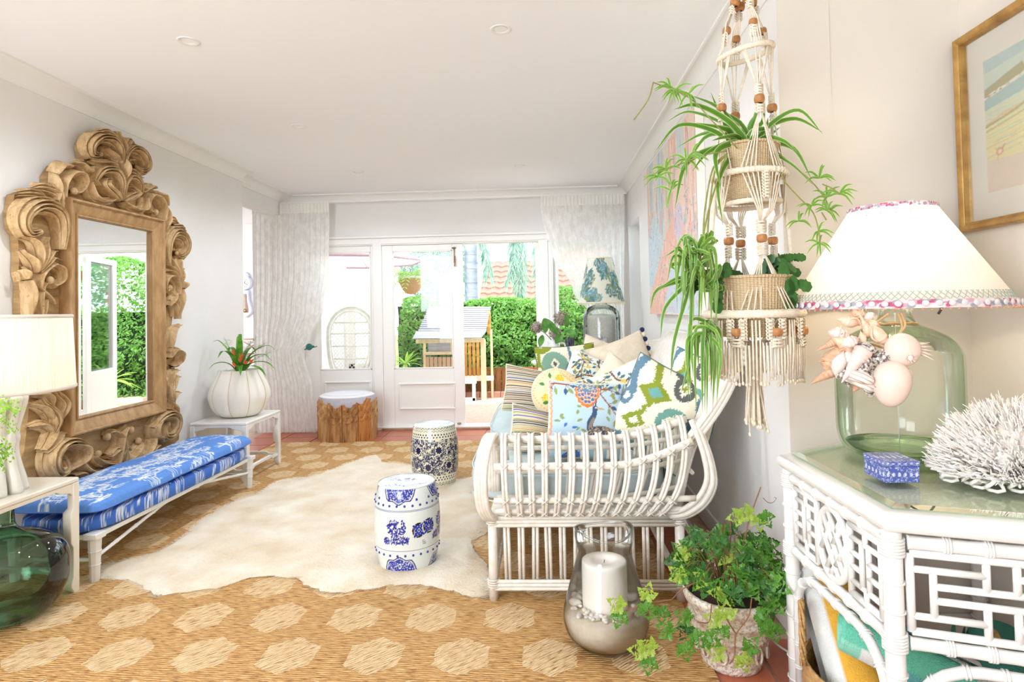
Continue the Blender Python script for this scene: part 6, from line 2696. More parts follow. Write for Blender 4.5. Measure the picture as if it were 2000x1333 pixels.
# ================================================================ MACRAME HANGER WITH TWO BASKETS
AX, AY = .722, 2.10
COT = plain('cotton_cord', (244, 234, 216), (226, 210, 184), .9, 60, .6, 300, bd=.002)
BEAD = plain('wooden_bead', (206, 150, 92), (160, 100, 52), .5, 30)
SEAG = None
sg_, t = new_mat('pale_basket_weave', .8, .25)
tc_ = t.node('ShaderNodeTexCoord')
u_ = t.node('ShaderNodeSeparateXYZ', {0: tc_.outputs['Object']})
ang = t.m('ARCTAN2', u_.outputs[1], u_.outputs[0])
a1_ = t.m('MULTIPLY', ang, 34)
z1_ = t.m('MULTIPLY', u_.outputs[2], 560)
w1_ = t.m('SINE', t.m('ADD', a1_, z1_))
w2_ = t.m('SINE', t.m('SUBTRACT', a1_, z1_))
wv_ = t.m('MULTIPLY', w1_, w2_)
n_ = t.noise(t.coord(), 18, 3)
t.col(t.mix(t.ramp(wv_, [(.0, (0, 0, 0)), (.8, (1, 1, 1))]), t.mix(n_, L((206, 174, 130)), L((222, 194, 154))), t.mix(n_, L((232, 212, 176)), L((240, 226, 198)))))
t.bump(wv_, .7, .004)
BWV = sg_

mc = thing('macrame_hanger', 'cream macrame plant hanger with wooden beads and a long fringe, hung before the corner', 'plant hanger')


def ap(r, a, z, dx=0, dy=0):
    return Vector((AX + dx + r * math.cos(a), AY + dy + r * math.sin(a), z))


CORDR = .0026
ncord = [0]


def cord(pts, r=CORDR, sm=0, name='cord'):
    if sm:
        pts = smooth_path(pts, sm)
    MB().tube(pts, r, 5).build(name, COT, mc)
    ncord[0] += 1


def hoop(r, z, th, n, tilt=0, tdir=0, name='wrapped_hoop'):
    m = MB()
    pts = []
    for i in range(n):
        a = 2 * math.pi * i / n
        pts.append(ap(r, a, z + tilt * math.cos(a - tdir)))
    rs = [th * (1 + .22 * (i % 2)) for i in range(n)]
    m.tube(pts, rs, 8, closed=True)
    m.build(name, COT, mc)


def knots(c, n, w, dz, seed=0, name='knot_band'):
    """square-knot band: small crossed loops going down from c"""
    rd = random.Random(seed)
    m = MB()
    c = Vector(c)
    rad = Vector((c.x - AX, c.y - AY, 0))
    rad = rad.normalized() if rad.length > .01 else Vector((0, -1, 0))
    tn = Vector((-rad.y, rad.x, 0))
    for k in range(n):
        z = -k * dz
        for sg in (-1, 1):
            p = c + tn * sg * w * .5 + Vector((0, 0, z))
            m.tube([p + (tn * math.cos(q) + Vector((0, 0, 1)) * math.sin(q)) * dz * .55 + rad * .003 * math.sin(2 * q) for q in [j * .9 for j in range(7)]], .0028, 5, closed=True)
        m.tube([c + tn * w * .6 + Vector((0, 0, z + dz * .3)) + rad * .004, c + rad * .007 + Vector((0, 0, z)), c - tn * w * .6 + Vector((0, 0, z - dz * .3)) + rad * .004], .003, 5)
        m.tube([c - tn * w * .6 + Vector((0, 0, z + dz * .3)) + rad * .004, c + rad * .007 + Vector((0, 0, z)), c + tn * w * .6 + Vector((0, 0, z - dz * .3)) + rad * .004], .003, 5)
    m.build(name, COT, mc)


def bead(c, r=.0155):
    m = MB()
    m.lathe([(r * .45, -r * .8), (r * .85, -r * .72), (r, -r * .3), (r, r * .3), (r * .85, r * .72), (r * .45, r * .8)], 14)
    m.build('bead', BEAD, mc, loc=Vector(c))


ang4 = [-1.45, .12, 1.7, 3.25]     # front, right, back, left
# upper hanging strands from the ceiling hook to the first ring
top = Vector((AX, AY, CZ - .01))
MB().tube([top, top - Vector((0, 0, .03))], .004, 8).build('ceiling_hook', BRASS, mc)
for k in range(5):
    a = k * 1.256
    cord([top - Vector((0, 0, .02)), ap(.012, a, 2.45), ap(.030, a, 2.335)], .004)
r1z, r1r = 2.155, .088
for k, a in enumerate(ang4):
    b0 = ap(.030, a, 2.335)
    bead(b0, .017)
    for j in range(5):
        cord([b0, ap(.055 + .004 * j, a + .08 * (j - 2), 2.255), ap(r1r, a + .10 * (j - 2), r1z)])
    knots(ap(.044, a, 2.315), 3, .016, .009, k)
    bead(ap(.064, a, 2.235), .0145)
    knots(ap(.070, a, 2.22), 4, .020, .010, k + 9)
hoop(r1r, r1z, .0085, 90, .018, .3)
# ring -> beads at 1.97, pairs of strands from both neighbours
z2 = 1.972
for k, a in enumerate(ang4):
    for sg in (-1, 1):
        for j in range(3):
            cord([ap(r1r, a + sg * (.62 - .06 * j), r1z), ap(.088, a + sg * .06, z2 + .035)])
    for j in range(2):
        cord([ap(r1r, a + .1 * (j * 2 - 1), r1z), ap(.090, a + .02 * (j * 2 - 1), z2 + .03)])
    knots(ap(.088, a, z2 + .040), 4, .018, .009, k + 20)
    bead(ap(.090, a, z2 - .006), .017)
    knots(ap(.092, a, z2 - .028), 3, .022, .010, k + 30)
# diverge to the hoop round the upper basket
h2z, h2r = 1.728, .118
for k, a in enumerate(ang4):
    for sg in (-1, 1):
        for j in range(4):
            cord([ap(.093, a + sg * .05, z2 - .05), ap(h2r, a + sg * (.28 + .13 * j), h2z)])
hoop(h2r, h2z, .0095, 100)
m = MB()
for i in range(46):
    a = 2 * math.pi * i / 46
    if abs(((a - ang4[0] + math.pi) % (2 * math.pi)) - math.pi) < .12:
        continue
    m.ball(ap(h2r + .006, a, h2z), (.006, .006, .010), 6, 5)
stuff(m.build('hitch_knots', COT, mc))
# central braid from hoop to saucer ring, then converge below
knots(ap(h2r, ang4[0], h2z - .01), 9, .014, .010, 77)
z3 = 1.505
for k, a in enumerate(ang4):
    for sg in (-1, 1):
        for j in range(4):
            cord([ap(h2r, a + sg * (.22 + .14 * j), h2z), ap(.112, a + sg * (.10 + .05 * j), 1.60), ap(.075, a + sg * .03, z3 + .05)])
    knots(ap(.075, a, z3 + .055), 4, .024, .010, k + 40)
    bead(ap(.078, a, z3), .017)
    knots(ap(.080, a, z3 - .022), 4, .026, .010, k + 50)
hoop(.096, 1.632, .0085, 80, .004, 0)
# thick wrapped side ropes
for a in (3.25, .12):
    cord([ap(.118, a, 1.70), ap(.135, a, 1.55), ap(.150, a, 1.27)], .0075)
# lower hoop and strands to it
h3z, h3r = 1.255, .152
for k, a in enumerate(ang4):
    for sg in (-1, 1):
        for j in range(4):
            cord([ap(.082, a + sg * .05, z3 - .05), ap(h3r, a + sg * (.30 + .14 * j), h3z)])
hoop(h3r, h3z, .013, 150)
# knotted lace under the lower hoop with beads, and fringe
nn = 8
for k in range(nn):
    a = ang4[0] + 2 * math.pi * k / nn
    for sg in (-1, 1):
        knots(ap(h3r + .004, a + sg * .13, h3z - .022), 6, .012, .011, k * 2 + sg + 60)
        cord([ap(h3r, a + sg * .26, h3z), ap(h3r + .004, a + sg * .13, h3z - .035), ap(h3r + .004, a, h3z - .075)])
    bead(ap(h3r + .006, a, h3z - .058), .0165)
    knots(ap(h3r + .004, a, h3z - .082), 3, .030, .010, k + 90)
rd = random.Random(44)
for k in range(88):
    a = 2 * math.pi * k / 88
    da = abs(((a - ang4[0]) % (2 * math.pi / nn)) - math.pi / nn)
    z0 = h3z - .10 if da > .12 else h3z - .02
    zb = h3z - .215 + rd.uniform(-.012, .012)
    cord([ap(h3r + .003, a, z0), ap(h3r + .003 + rd.uniform(-.003, .003), a + rd.uniform(-.01, .01), (z0 + zb) / 2), ap(h3r + rd.uniform(-.004, .006), a + rd.uniform(-.015, .015), zb)], .0030, 0, 'fringe_cord')
    MB().ball((0, 0, 0), (.005, .005, .007), 7, 5).build('fringe_knot', COT, mc, loc=ap(h3r, a, zb))
for k in range(26):
    a = rd.uniform(0, 6.28)
    r0, r2 = rd.uniform(0, .022), rd.uniform(.01, .05)
    zb = .905 - rd.uniform(0, .045) if k else .842
    cord([ap(r0, a, 1.16), ap(r0 + .004, a, 1.05), ap(r2, a, zb)], .0030, 3, 'tassel_cord')
    MB().ball((0, 0, 0), (.0055, .0055, .008), 7, 5).build('fringe_knot', COT, mc, loc=ap(r2, a, zb))
for k, a in enumerate(ang4):
    for j in range(3):
        cord([ap(h3r, a + .1 * (j - 1), h3z), ap(.10, a, 1.18), ap(.012, a, 1.155)])
rebase(mc, (AX, AY, 0.9))


def basket(name, label, z0, z1, r0, r1):
    b = thing(name, label, 'basket', (AX, AY, z0))
    h = z1 - z0
    MB().lathe([(.001, .002), (r0 * .95, .0), (r0, .006), (lerp(r0, r1, .5) * 1.01, h * .5), (r1, h - .004), (r1 * 1.01, h), (r1 * .97, h + .001), (r1 * .95, h - .01), (r0 * .93, .01)], 72).build('woven_body', BWV, b)
    m = MB().tube([(r1 * math.cos(2 * math.pi * i / 60), r1 * math.sin(2 * math.pi * i / 60), h) for i in range(60)], [.005 * (1 + .25 * (i % 2)) for i in range(60)], 6, closed=True)
    m.build('rim', BWV, b)
    MB().lathe([(.001, h - .02), (r1 * .94, h - .022)], 32).build('soil', plain('potting_soil', (70, 50, 36), (44, 32, 24), .95, 20) if 'potting_soil' not in MAT else MAT['potting_soil'], b)
    return b


basket('woven_basket', 'upper woven basket held in the macrame hanger', 1.640, 1.828, .078, .098)
basket('woven_basket', 'lower woven basket held in the macrame hanger', 1.178, 1.378, .110, .124)

# ---------------------------------------------------------------- spider plant: striped leaves
SPID = printed('striped_spider_leaf', .45, 0, trans=.28)
cvl = Canvas(16, 24, sb((96, 146, 48)), 1)
cvl.a[:4] = sb((228, 234, 180))
cvl.a[-4:] = sb((228, 234, 180))
cvl.a[9:15] = sb((84, 134, 40))
cvl2 = Canvas(16, 24, sb((112, 162, 54)), 1)
cvl2.a[:4] = sb((220, 232, 170))
cvl2.a[-4:] = sb((220, 232, 170))
S0 = Vector((AX, AY, 1.828))
spd = thing('spider_plant', 'striped spider plant spilling from the upper basket with long runners', 'plant', S0)


def strap2(pts, w, parent, cv, name='leaf', off=S0, nseg=5, cup=.35):
    sp_ = smooth_path([Vector(p) - off for p in pts], nseg)
    m_ = len(sp_) - 1
    view = Vector((AX, AY, 1.8)).normalized()

    def fn(a, b):
        i = a * m_
        k = min(m_ - 1, int(i))
        c = sp_[k].lerp(sp_[k + 1], i - k)
        d = (sp_[min(k + 1, m_)] - sp_[max(0, k - 1)]) if k else (sp_[1] - sp_[0])
        d = d.normalized()
        s_ = d.cross(Vector((.35, .9, .25)))
        if s_.length < .2:
            s_ = d.cross(Vector((0, 0, 1)))
        s_.normalize()
        nn_ = s_.cross(d)
        ww = w * min(1, (a + .12) * 3.2) ** .6 * max(.03, 1 - a ** 2.8)
        v = b - .5
        return c + s_ * ww * v + nn_ * abs(v) * ww * cup
    mb = MB().grid(fn, 18, 6)
    return mb.build(name, SPID, parent, canvas=cv.a)


# (end pixel, mid pixel, depth of tip, width)
leafpx = [((1482, 138), (1478, 220), 2.06, .020), ((1316, 214), (1360, 205), 1.98, .017), ((1277, 300), (1325, 245), 1.95, .014), ((1318, 408), (1340, 320), 1.92, .021),
          ((1408, 372), (1398, 300), 1.90, .021), ((1607, 262), (1560, 215), 2.0, .014), ((1606, 258), (1555, 232), 2.15, .016), ((1585, 350), (1550, 290), 2.02, .017), ((1588, 362), (1545, 320), 1.96, .010),
          ((1494, 200), (1488, 240), 2.1, .017), ((1345, 185), (1395, 205), 2.15, .014), ((1388, 180), (1405, 215), 2.2, .012), ((1360, 240), (1410, 250), 2.0, .018), ((1330, 345), (1375, 270), 2.16, .015),
          ((1405, 235), (1430, 250), 2.25, .015), ((1320, 290), (1370, 262), 2.2, .013), ((1500, 230), (1495, 250), 1.98, .016), ((1432, 225), (1440, 255), 2.2, .014), ((1524, 248), (1505, 262), 2.2, .016),
          ((1412, 440), (1402, 360), 1.88, .015), ((1352, 335), (1380, 300), 1.9, .014), ((1560, 300), (1530, 275), 1.9, .014), ((1470, 262), (1465, 275), 1.95, .014), ((1390, 275), (1415, 268), 1.9, .014), ((1300, 240), (1345, 218), 2.25, .010)]
rd = random.Random(12)
for (e, mid, yy, w) in leafpx:
    p1 = P(mid[0], mid[1], y=lerp(AY, yy, .6))
    p2 = P(e[0], e[1], y=yy)
    b0 = S0 + Vector((rd.uniform(-.03, .03), rd.uniform(-.03, .03), -.01))
    pm = b0.lerp(p1, .45) + Vector((0, 0, .03))
    strap2([b0, pm, p1, p2], w * 1.25, spd, cvl)
# runners with plantlets
RUN = plain('runner_stem', (150, 160, 80), (130, 120, 60), .6, 30)


def plantlet(c, s, n, seed, parent=None, off=S0):
    rd = random.Random(seed)
    for k in range(n):
        a = rd.uniform(0, 6.28)
        d = Vector((math.cos(a), rd.uniform(-.5, .5), math.sin(a) * .9))
        strap2([c, c + d * s * .5 + Vector((0, 0, s * .12)), c + d * s + Vector((0, 0, -s * .15))], .008 * (s / .05) ** .5, parent or spd, cvl2, 'plantlet_leaf', off, 3)


runs = [([(1440, 290), (1390, 235), (1345, 190), (1276, 161)], 2.0, [(1310, 172), (1345, 183), (1318, 176)]), ([(1276, 161), (1268, 190), (1252, 215), (1238, 234)], 1.99, []),
        ([(1420, 295), (1370, 305), (1310, 328), (1258, 346)], 1.96, [(1340, 312), (1300, 330), (1350, 305), (1285, 345), (1310, 372)]),
        ([(1510, 290), (1545, 320), (1580, 350), (1606, 380), (1625, 415)], 2.03, [(1600, 348), (1615, 385), (1620, 412)]), ([(1606, 360), (1625, 368), (1642, 380)], 2.0, [(1640, 378)]),
        ([(1512, 300), (1530, 350), (1560, 385), (1588, 415), (1600, 455), (1602, 490)], 2.0, [(1585, 402), (1560, 432), (1598, 452), (1600, 475)]), ([(1605, 415), (1614, 430)], 2.0, [(1616, 412)])]
for i, (px, yy, kids) in enumerate(runs):
    pts = smooth_path([P(u, w, y=yy) - S0 for u, w in px], 5)
    MB().tube(pts, .0022, 5).build('runner', RUN, spd)
    for j, (u, w) in enumerate(kids):
        plantlet(P(u, w, y=yy), .055 if w < 400 else .045, 7, i * 10 + j)
# the big hanging clump left of the lower basket
for (a_, b_) in (((1392, 330), (1372, 500)), ((1405, 340), (1366, 520)), ((1396, 335), (1382, 540))):
    pts = smooth_path([P(1420, 300, y=2.0) - S0, P(a_[0], a_[1], y=1.97) - S0, P((a_[0] + b_[0]) / 2 - 6, (a_[1] + b_[1]) / 2, y=1.96) - S0, P(b_[0], b_[1], y=1.96) - S0], 5)
    MB().tube(pts, .003, 5).build('runner', RUN, spd)
hub = [((1350, 520), 26), ((1378, 560), 24), ((1362, 490), 20), ((1378, 640), 26)]
rd = random.Random(31)
for (hx_, hy2), n in hub:
    for k in range(n):
        c = P(hx_ + rd.uniform(-12, 12), hy2 + rd.uniform(-12, 12), y=rd.uniform(1.93, 2.02))
        side = rd.uniform(-1, 1)
        if hy2 < 600:
            out = (hx_ + side * rd.uniform(30, 82), hy2 + rd.uniform(-40, 90))
            mid = (hx_ + side * 38, hy2 + rd.uniform(-42, 10))
        else:
            out = (hx_ + side * 32 - 4, hy2 + rd.uniform(70, 175))
            mid = (hx_ + side * 34 - 4, hy2 + rd.uniform(-5, 50))
        out = (min(out[0], 1400), out[1])
        yy = rd.uniform(1.88, 2.02)
        strap2([c, P(mid[0], mid[1], y=yy), P(out[0], out[1], y=yy)], rd.uniform(.010, .015), spd, cvl2 if k % 3 else cvl, 'hanging_leaf')
for (e, mid) in (((1270, 605), (1285, 565)), ((1290, 660), (1300, 600)), ((1280, 570), (1320, 545)), ((1300, 500), (1330, 490)), ((1310, 735), (1318, 660)), ((1330, 770), (1345, 700))):
    strap2([P(1352, 545, y=1.95), P(mid[0], mid[1], y=1.92), P(e[0], e[1], y=1.92)], .013, spd, cvl, 'hanging_leaf')

# ---------------------------------------------------------------- zygocactus in the lower basket
ZY = leafmat('zygocactus', (40, 92, 34), (70, 124, 48), .15, 20)
Z0 = Vector((AX, AY, 1.378))
zy = thing('zygocactus', 'dark green zygocactus with flat toothed segments in the lower basket', 'plant', Z0)
seg = MB()
so = []
for (x, z) in ((0, 0), (.008, .004), (.013, .014), (.017, .016), (.014, .022), (.017, .032), (.013, .036), (.009, .044), (0, .046)):
    so.append((x, z))
so = so + [(-x, z) for x, z in reversed(so[1:-1])]
seg.prism(so, -.0012, .0012, 'y')
seg0 = seg.build('segment', ZY, zy, smooth=False)
first = True
rd = random.Random(8)
for k in range(17):
    a = rd.choice((rd.uniform(0, 3.4), rd.uniform(-.6, .4)))
    p = Vector((.09 * math.cos(a) * rd.random(), .09 * math.sin(a) * rd.random(), -.005))
    el = rd.uniform(.5, 1.3)
    ns = rd.randint(2, 4)
    rz_ = rd.uniform(-.9, .9)
    sc = rd.uniform(.8, 1.1)
    for j in range(ns):
        d = Vector((math.cos(a) * math.cos(el), math.sin(a) * math.cos(el), math.sin(el)))
        o = seg0 if first else seg0.copy()
        if not first:
            C.objects.link(o)
        first = False
        yv = Vector((math.sin(rz_), -math.cos(rz_), .1))
        xv = yv.cross(d).normalized()
        yv = d.cross(xv).normalized()
        M_ = Matrix((xv, yv, d)).transposed().to_4x4()
        o.matrix_basis = Matrix.Translation(p) @ M_ @ Matrix.Scale(sc, 4)
        p = p + d * .044 * sc
        el -= rd.uniform(.25, .75)
        if Vector((p.x, p.y)).length > .17:
            el -= .4
for k, (u, w) in enumerate(((1405, 520), (1404, 540), (1403, 562), (1403, 582), (1540, 545), (1545, 565), (1543, 580), (1548, 538), (1558, 548), (1392, 528), (1376, 545), (1365, 552), (1420, 512), (1528, 512))):
    o = seg0.copy()
    C.objects.link(o)
    o.matrix_basis = Matrix.Translation(P(u, w, y=2.0) - Z0) @ Matrix.Rotation(3.14 + (.9 if k in (8, 9, 10, 11) else .1) * (-1 if u > 1500 else 1), 4, 'Y') @ Matrix.Scale(1.15, 4)

# ================================================================ LARGE PAINTING
cvp = Canvas(300, 260, sb((226, 214, 204)), 1.2)
rd = random.Random(3)
# canvas x grows towards the camera
bands = [(0.0, .05, (236, 190, 168)), (.05, .10, (214, 206, 196)), (.10, .22, (190, 204, 206)), (.22, .34, (226, 216, 204)), (.34, .50, (196, 212, 214)), (.50, .66, (222, 214, 200)), (.66, .84, (232, 190, 174)), (.84, 1.0, (206, 214, 210)), (1.0, 1.2, (236, 206, 190))]
for x0, x1, c in bands:
    cvp.poly([(x0, .45), (x1, .42), (x1 + .02, 1), (x0 - .01, 1)], sb(c))
for _ in range(160):
    x, y = rd.uniform(0, 1.2), rd.uniform(.35, 1)
    c = rd.choice(((236, 150, 120), (214, 170, 160), (150, 174, 180), (240, 226, 210), (190, 190, 180), (230, 180, 160)))
    cvp.stroke([(x, y), (x + rd.uniform(-.02, .02), y - .12), (x + rd.uniform(-.02, .02), y - .25)], rd.uniform(.004, .02), sb(c), .003)
cvp.poly([(0, .5), (.2, .66), (.42, .48), (.5, .2), (.3, .12), (0, .2)], sb((192, 208, 214)))
cvp.poly([(.0, .10), (.55, .48), (.8, .60), (1.0, .44), (.72, .18), (.5, .0), (0, 0)], sb((232, 184, 162)))
cvp.poly([(.42, .02), (.62, .26), (.9, .30), (1.2, .2), (1.2, 0)], sb((196, 206, 216)))
cvp.ell(.86, .62, .13, .16, sb((238, 206, 190)))
cvp.ell(.84, .50, .10, .10, sb((214, 196, 206)))
for _ in range(240):
    x, y = rd.uniform(0, 1.2), rd.uniform(0, .6)
    cvp.stroke([(x, y), (x + rd.uniform(-.05, .05), y + rd.uniform(-.05, .05)), (x + rd.uniform(-.06, .06), y + rd.uniform(-.06, .06))], .004, sb(rd.choice(((150, 160, 180), (170, 140, 140), (236, 228, 220), (120, 140, 160), (226, 170, 150)))), .002)
cvp.noise(.012, np.random.RandomState(1), 2)
PNT = printed('oil_paint', .55, .5, 60, bd=.002)
pa = thing('abstract_painting', 'large unframed abstract painting in peach and pale blue above the sofa', 'painting', (XR - .002, 4.2, 1.22))
y0p, y1p, z0p, z1p = 3.46, 5.03, 1.235, 2.44
m = MB().grid(lambda a, b: (-.052, lerp(y1p, y0p, a) - 4.2, lerp(z0p, z1p, b) - 1.22), 240, 200)
m.build('painted_canvas', PNT, pa, canvas=cvp.a)
MB().box(-.050, 0, y0p - 4.2, y1p - 4.2, z0p - 1.22, z1p - 1.22).build('stretcher_edge', plain('canvas_edge', (238, 230, 220), None, .8), pa, smooth=False)
po = thing('power_outlet', 'white power outlet low on the wall behind the sofa arm', 'outlet', (XR, 3.42, .30))
MB().box(-.010, 0, -.058, .058, -.036, .036).build('faceplate', WHITE, po, smooth=2, bevel=.004)
for dy in (-.025, .025):
    MB().box(-.014, -.009, dy - .008, dy + .008, .006, .022).build('switch', WHITE, po, smooth=2, bevel=.002)
# ================================================================ CHINOISERIE BAMBOO TABLE
TT = .780
poly_o = [(.786, 2.10), (1.23, 2.372), (1.628, 2.372), (1.628, 1.225), (.800, 1.488)]
gt = thing('bamboo_fretwork_table', 'white bamboo fretwork table with a glass top under the big shell lamp', 'table')


def inset(poly, d):
    n = len(poly)
    cx = sum(p[0] for p in poly) / n
    cy = sum(p[1] for p in poly) / n
    out = []
    for i in range(n):
        p0, p1, p2 = [Vector((*poly[(i + k) % n], 0)) for k in (-1, 0, 1)]
        d1, d2 = (p1 - p0).normalized(), (p2 - p1).normalized()
        n1, n2 = Vector((-d1.y, d1.x, 0)), Vector((-d2.y, d2.x, 0))
        if n1.dot(Vector((cx, cy, 0)) - p1) < 0:
            n1, n2 = -n1, -n2
        b = (n1 + n2).normalized()
        out.append(tuple((p1 + b * (d / max(.3, b.dot(n1))))[:2]))
    return out


# rounded rim around the top
prof = []
for k in range(11):
    a = math.radians(-90 + 180 * k / 10)
    prof.append((.024 - .024 * math.cos(a), -.026 + .024 * math.sin(a)))
prof = prof + [(.060, -.002), (.060, -.050)]
vs, n = [], len(poly_o)
for dd, zz in prof:
    vs += [(*p, TT + zz) for p in inset(poly_o, dd)]
fs = []
k_ = len(prof)
for j in range(k_):
    for i in range(n):
        fs.append((j * n + i, j * n + (i + 1) % n, ((j + 1) % k_) * n + (i + 1) % n, ((j + 1) % k_) * n + i))
MB().add(vs, fs).build('top_rim', WHITE, gt, smooth=2)
CANEW = plain('cane_webbing', (240, 236, 224), (206, 200, 184), .7, 160, .8, 260, bd=.002)
MB().prism(inset(poly_o, .045), TT - .03, TT - .012).build('cane_top', CANEW, gt, smooth=False)
gp = inset(poly_o, .040)
MB().prism(gp, TT - .0005, TT + .0075).build('glass_top', GLASSTOP, gt, smooth=False)
gi = inset(poly_o, .062)
EDG = glassy('bevelled_glass_edge', (.62, .80, .62), (.3, .52, .38), .9, 1.5)
vs = [(*p, TT + .0035) for p in gp] + [(*p, TT + .0085) for p in gi]
MB().add(vs, [(i, (i + 1) % 5, 5 + (i + 1) % 5, 5 + i) for i in range(5)]).build('glass_bevel', EDG, gt, smooth=False)

li = inset(poly_o, .034)
LA, LA2, LC2, LC, LB = [Vector((*p, 0)) for p in li]
LEGP = [LA, LB, LC, Vector((1.60, 2.34, 0)), LA2]
for lp_ in LEGP:
    MB().tube([lp_ + Vector((0, 0, z)) for z in (0, .2, .4, .6, TT - .05)], .0225, 14).build('leg', WHITE, gt)
    m = MB()
    for z in (.04, .11, .18, .25, .32, .39, .54, .61):
        m.tube([lp_ + Vector((.0245 * math.cos(t_), .0245 * math.sin(t_), z + .003 * math.sin(t_))) for t_ in [j * .6 for j in range(11)]], .0028, 5, closed=True)
    for z0 in (.448, .675):
        for j in range(6):
            m.tube([lp_ + Vector((.0255 * math.cos(t_), .0255 * math.sin(t_), z0 + j * .0075)) for t_ in [q * .6 for q in range(11)]], .0042, 5, closed=True)
    stuff(m.build('cane_binding', WHITE, gt))


def side(a, b, kind):
    d = (b - a)
    Ls = d.length
    d.normalize()

    def pt(s, z, o=0):
        nrm = Vector((d.y, -d.x, 0))
        return a + d * (s * Ls) + Vector((0, 0, z)) + nrm * o
    s0, s1 = .03 / Ls, 1 - .03 / Ls
    for z, r in ((.706, .0165), (.466, .0155)):
        bamboo(MB(), pt(s0, z), pt(s1, z), r, max(3, int(Ls / .085)), 12, 1.10).build('rail', WHITE, gt)
        m = MB()
        nk = max(3, int(Ls / .085))
        for k in range(1, nk):
            c = s0 + (s1 - s0) * k / nk
            for j in (-1, 0, 1):
                cc = pt(c + j * .006 / Ls, z)
                m.tube([cc + (Vector((0, 0, 1)) * math.sin(t_) + Vector((d.y, -d.x, 0)) * math.cos(t_)) * (r * 1.10) for t_ in [q * .7 for q in range(9)]], .0026, 5, closed=True)
        stuff(m.build('cane_binding', WHITE, gt))
    # arch below
    rr = min(.14, Ls * .3)
    path = [pt(.032 / Ls, .02), pt(.032 / Ls, .425 - rr)]
    for k in range(1, 6):
        t_ = k * math.pi / 12
        path.append(pt((.032 + rr * (1 - math.cos(t_))) / Ls, .42 - rr + rr * math.sin(t_)))
    path += [pt((.032 + rr) / Ls, .42), pt(1 - (.032 + rr) / Ls, .42)]
    for k in range(5, 0, -1):
        t_ = k * math.pi / 12
        path.append(pt(1 - (.032 + rr * (1 - math.cos(t_))) / Ls, .42 - rr + rr * math.sin(t_)))
    path += [pt(1 - .032 / Ls, .425 - rr), pt(1 - .032 / Ls, .02)]
    MB().tube(path, .0135, 10).build('arch', WHITE, gt)
    m = MB()
    acc = 0
    for i in range(len(path) - 1):
        seg_ = path[i + 1] - path[i]
        ln = seg_.length
        while acc < ln:
            c = path[i] + seg_ * (acc / ln)
            t_ = seg_.normalized()
            u1 = t_.orthogonal().normalized()
            u2 = t_.cross(u1)
            for o_ in (-.004, .004):
                m.tube([c + t_ * o_ + (u1 * math.cos(q * .7) + u2 * math.sin(q * .7)) * .0150 for q in range(9)], .0025, 5, closed=True)
            acc += .075
        acc -= ln
    stuff(m.build('cane_binding', WHITE, gt))

    R_ = .0088

    def bar(p, q, r=R_, name='fret_bar'):
        MB().tube([p, q], r, 9).build(name, WHITE, gt)

    def fret(sa, sb_, z0, z1, mirror=False):
        def g(u, v):
            if mirror:
                u = 1 - u
            return pt(lerp(sa, sb_, u), lerp(z0, z1, v))
        for (p, q) in (((0, 0), (1, 0)), ((0, 1), (1, 1)), ((0, 0), (0, 1)), ((1, 0), (1, 1))):
            bar(g(*p), g(*q), .0098, 'fret_frame')
        for (p, q) in (((0, .80), (.42, .80)), ((.58, .80), (1, .80)), ((0, .20), (.42, .20)), ((.58, .20), (1, .20)), ((.13, .42), (.87, .42)), ((.13, .60), (.87, .60)), ((.13, .20), (.13, .80)), ((.87, .20), (.87, .80)),
                       ((.42, .60), (.42, 1)), ((.58, .60), (.58, 1)), ((.42, 0), (.42, .42)), ((.58, 0), (.58, .42))):
            bar(g(*p), g(*q))
    z0, z1 = .495, .680
    if kind == 'oval':
        def fret2(sa, sb_, flip):
            def g(u, v):
                return pt(lerp(sa, sb_, 1 - u if flip else u), lerp(z0, z1, v))
            for (p, q) in (((0, 0), (1, 0)), ((0, 1), (1, 1)), ((0, 0), (0, 1)), ((1, 0), (1, 1))):
                bar(g(*p), g(*q), .0098, 'fret_frame')
            for (p, q) in (((0, .82), (1, .82)), ((0, .18), (1, .18)), ((.40, .18), (.40, .82)), ((.62, .18), (.62, .82)), ((0, .40), (.40, .40)), ((0, .60), (.40, .60)), ((.62, .40), (1, .40)), ((.62, .60), (1, .60)), ((.5, .82), (.5, 1)), ((.5, 0), (.5, .18))):
                bar(g(*p), g(*q), .008)
        fret2(.075, .335, False)
        fret2(.665, .925, True)
        c0 = .50
        cz = (z0 + z1) / 2
        rx, rz = .145 * Ls, (z1 - z0) / 2 + .008

        def oc(x, z):
            return pt(c0 + x / Ls, cz + z)
        MB().tube([oc(rx * math.cos(q), rz * math.sin(q)) for q in [2 * math.pi * i / 36 for i in range(36)]], .011, 9, closed=True).build('oval_ring', WHITE, gt)

        def clip(x0, z0_, x1, z1_):
            pts = []
            for i in range(41):
                x, z = lerp(x0, x1, i / 40), lerp(z0_, z1_, i / 40)
                if (x / rx) ** 2 + (z / rz) ** 2 < .92:
                    pts.append((x, z))
            if len(pts) > 1:
                bar(oc(*pts[0]), oc(*pts[-1]), .0085)
        for k in (-.55, 0, .55):
            clip(-rx + k * rx, rz, rx + k * rx, -rz)
        for (x0, z0_, x1, z1_) in ((-.9, -.35, -.15, .42), (-.55, -.85, .1, -.12), (-.05, -.02, .75, .75), (.15, -.55, .95, .25), (-.5, .2, -.1, .62), (.25, .42, .62, .9), (-.25, -.95, .2, -.5)):
            clip(x0 * rx, z0_ * rz, x1 * rx, z1_ * rz)
    elif kind == 'fret':
        half = .5
        fret(.045, half, z0, z1)
        fret(half, .955, z0, z1, True)


side(LA, LB, 'oval')
side(LB, LC, 'fret')
side(LA, LA2, 'plain')
rebase(gt, (1.2, 1.8, 0))

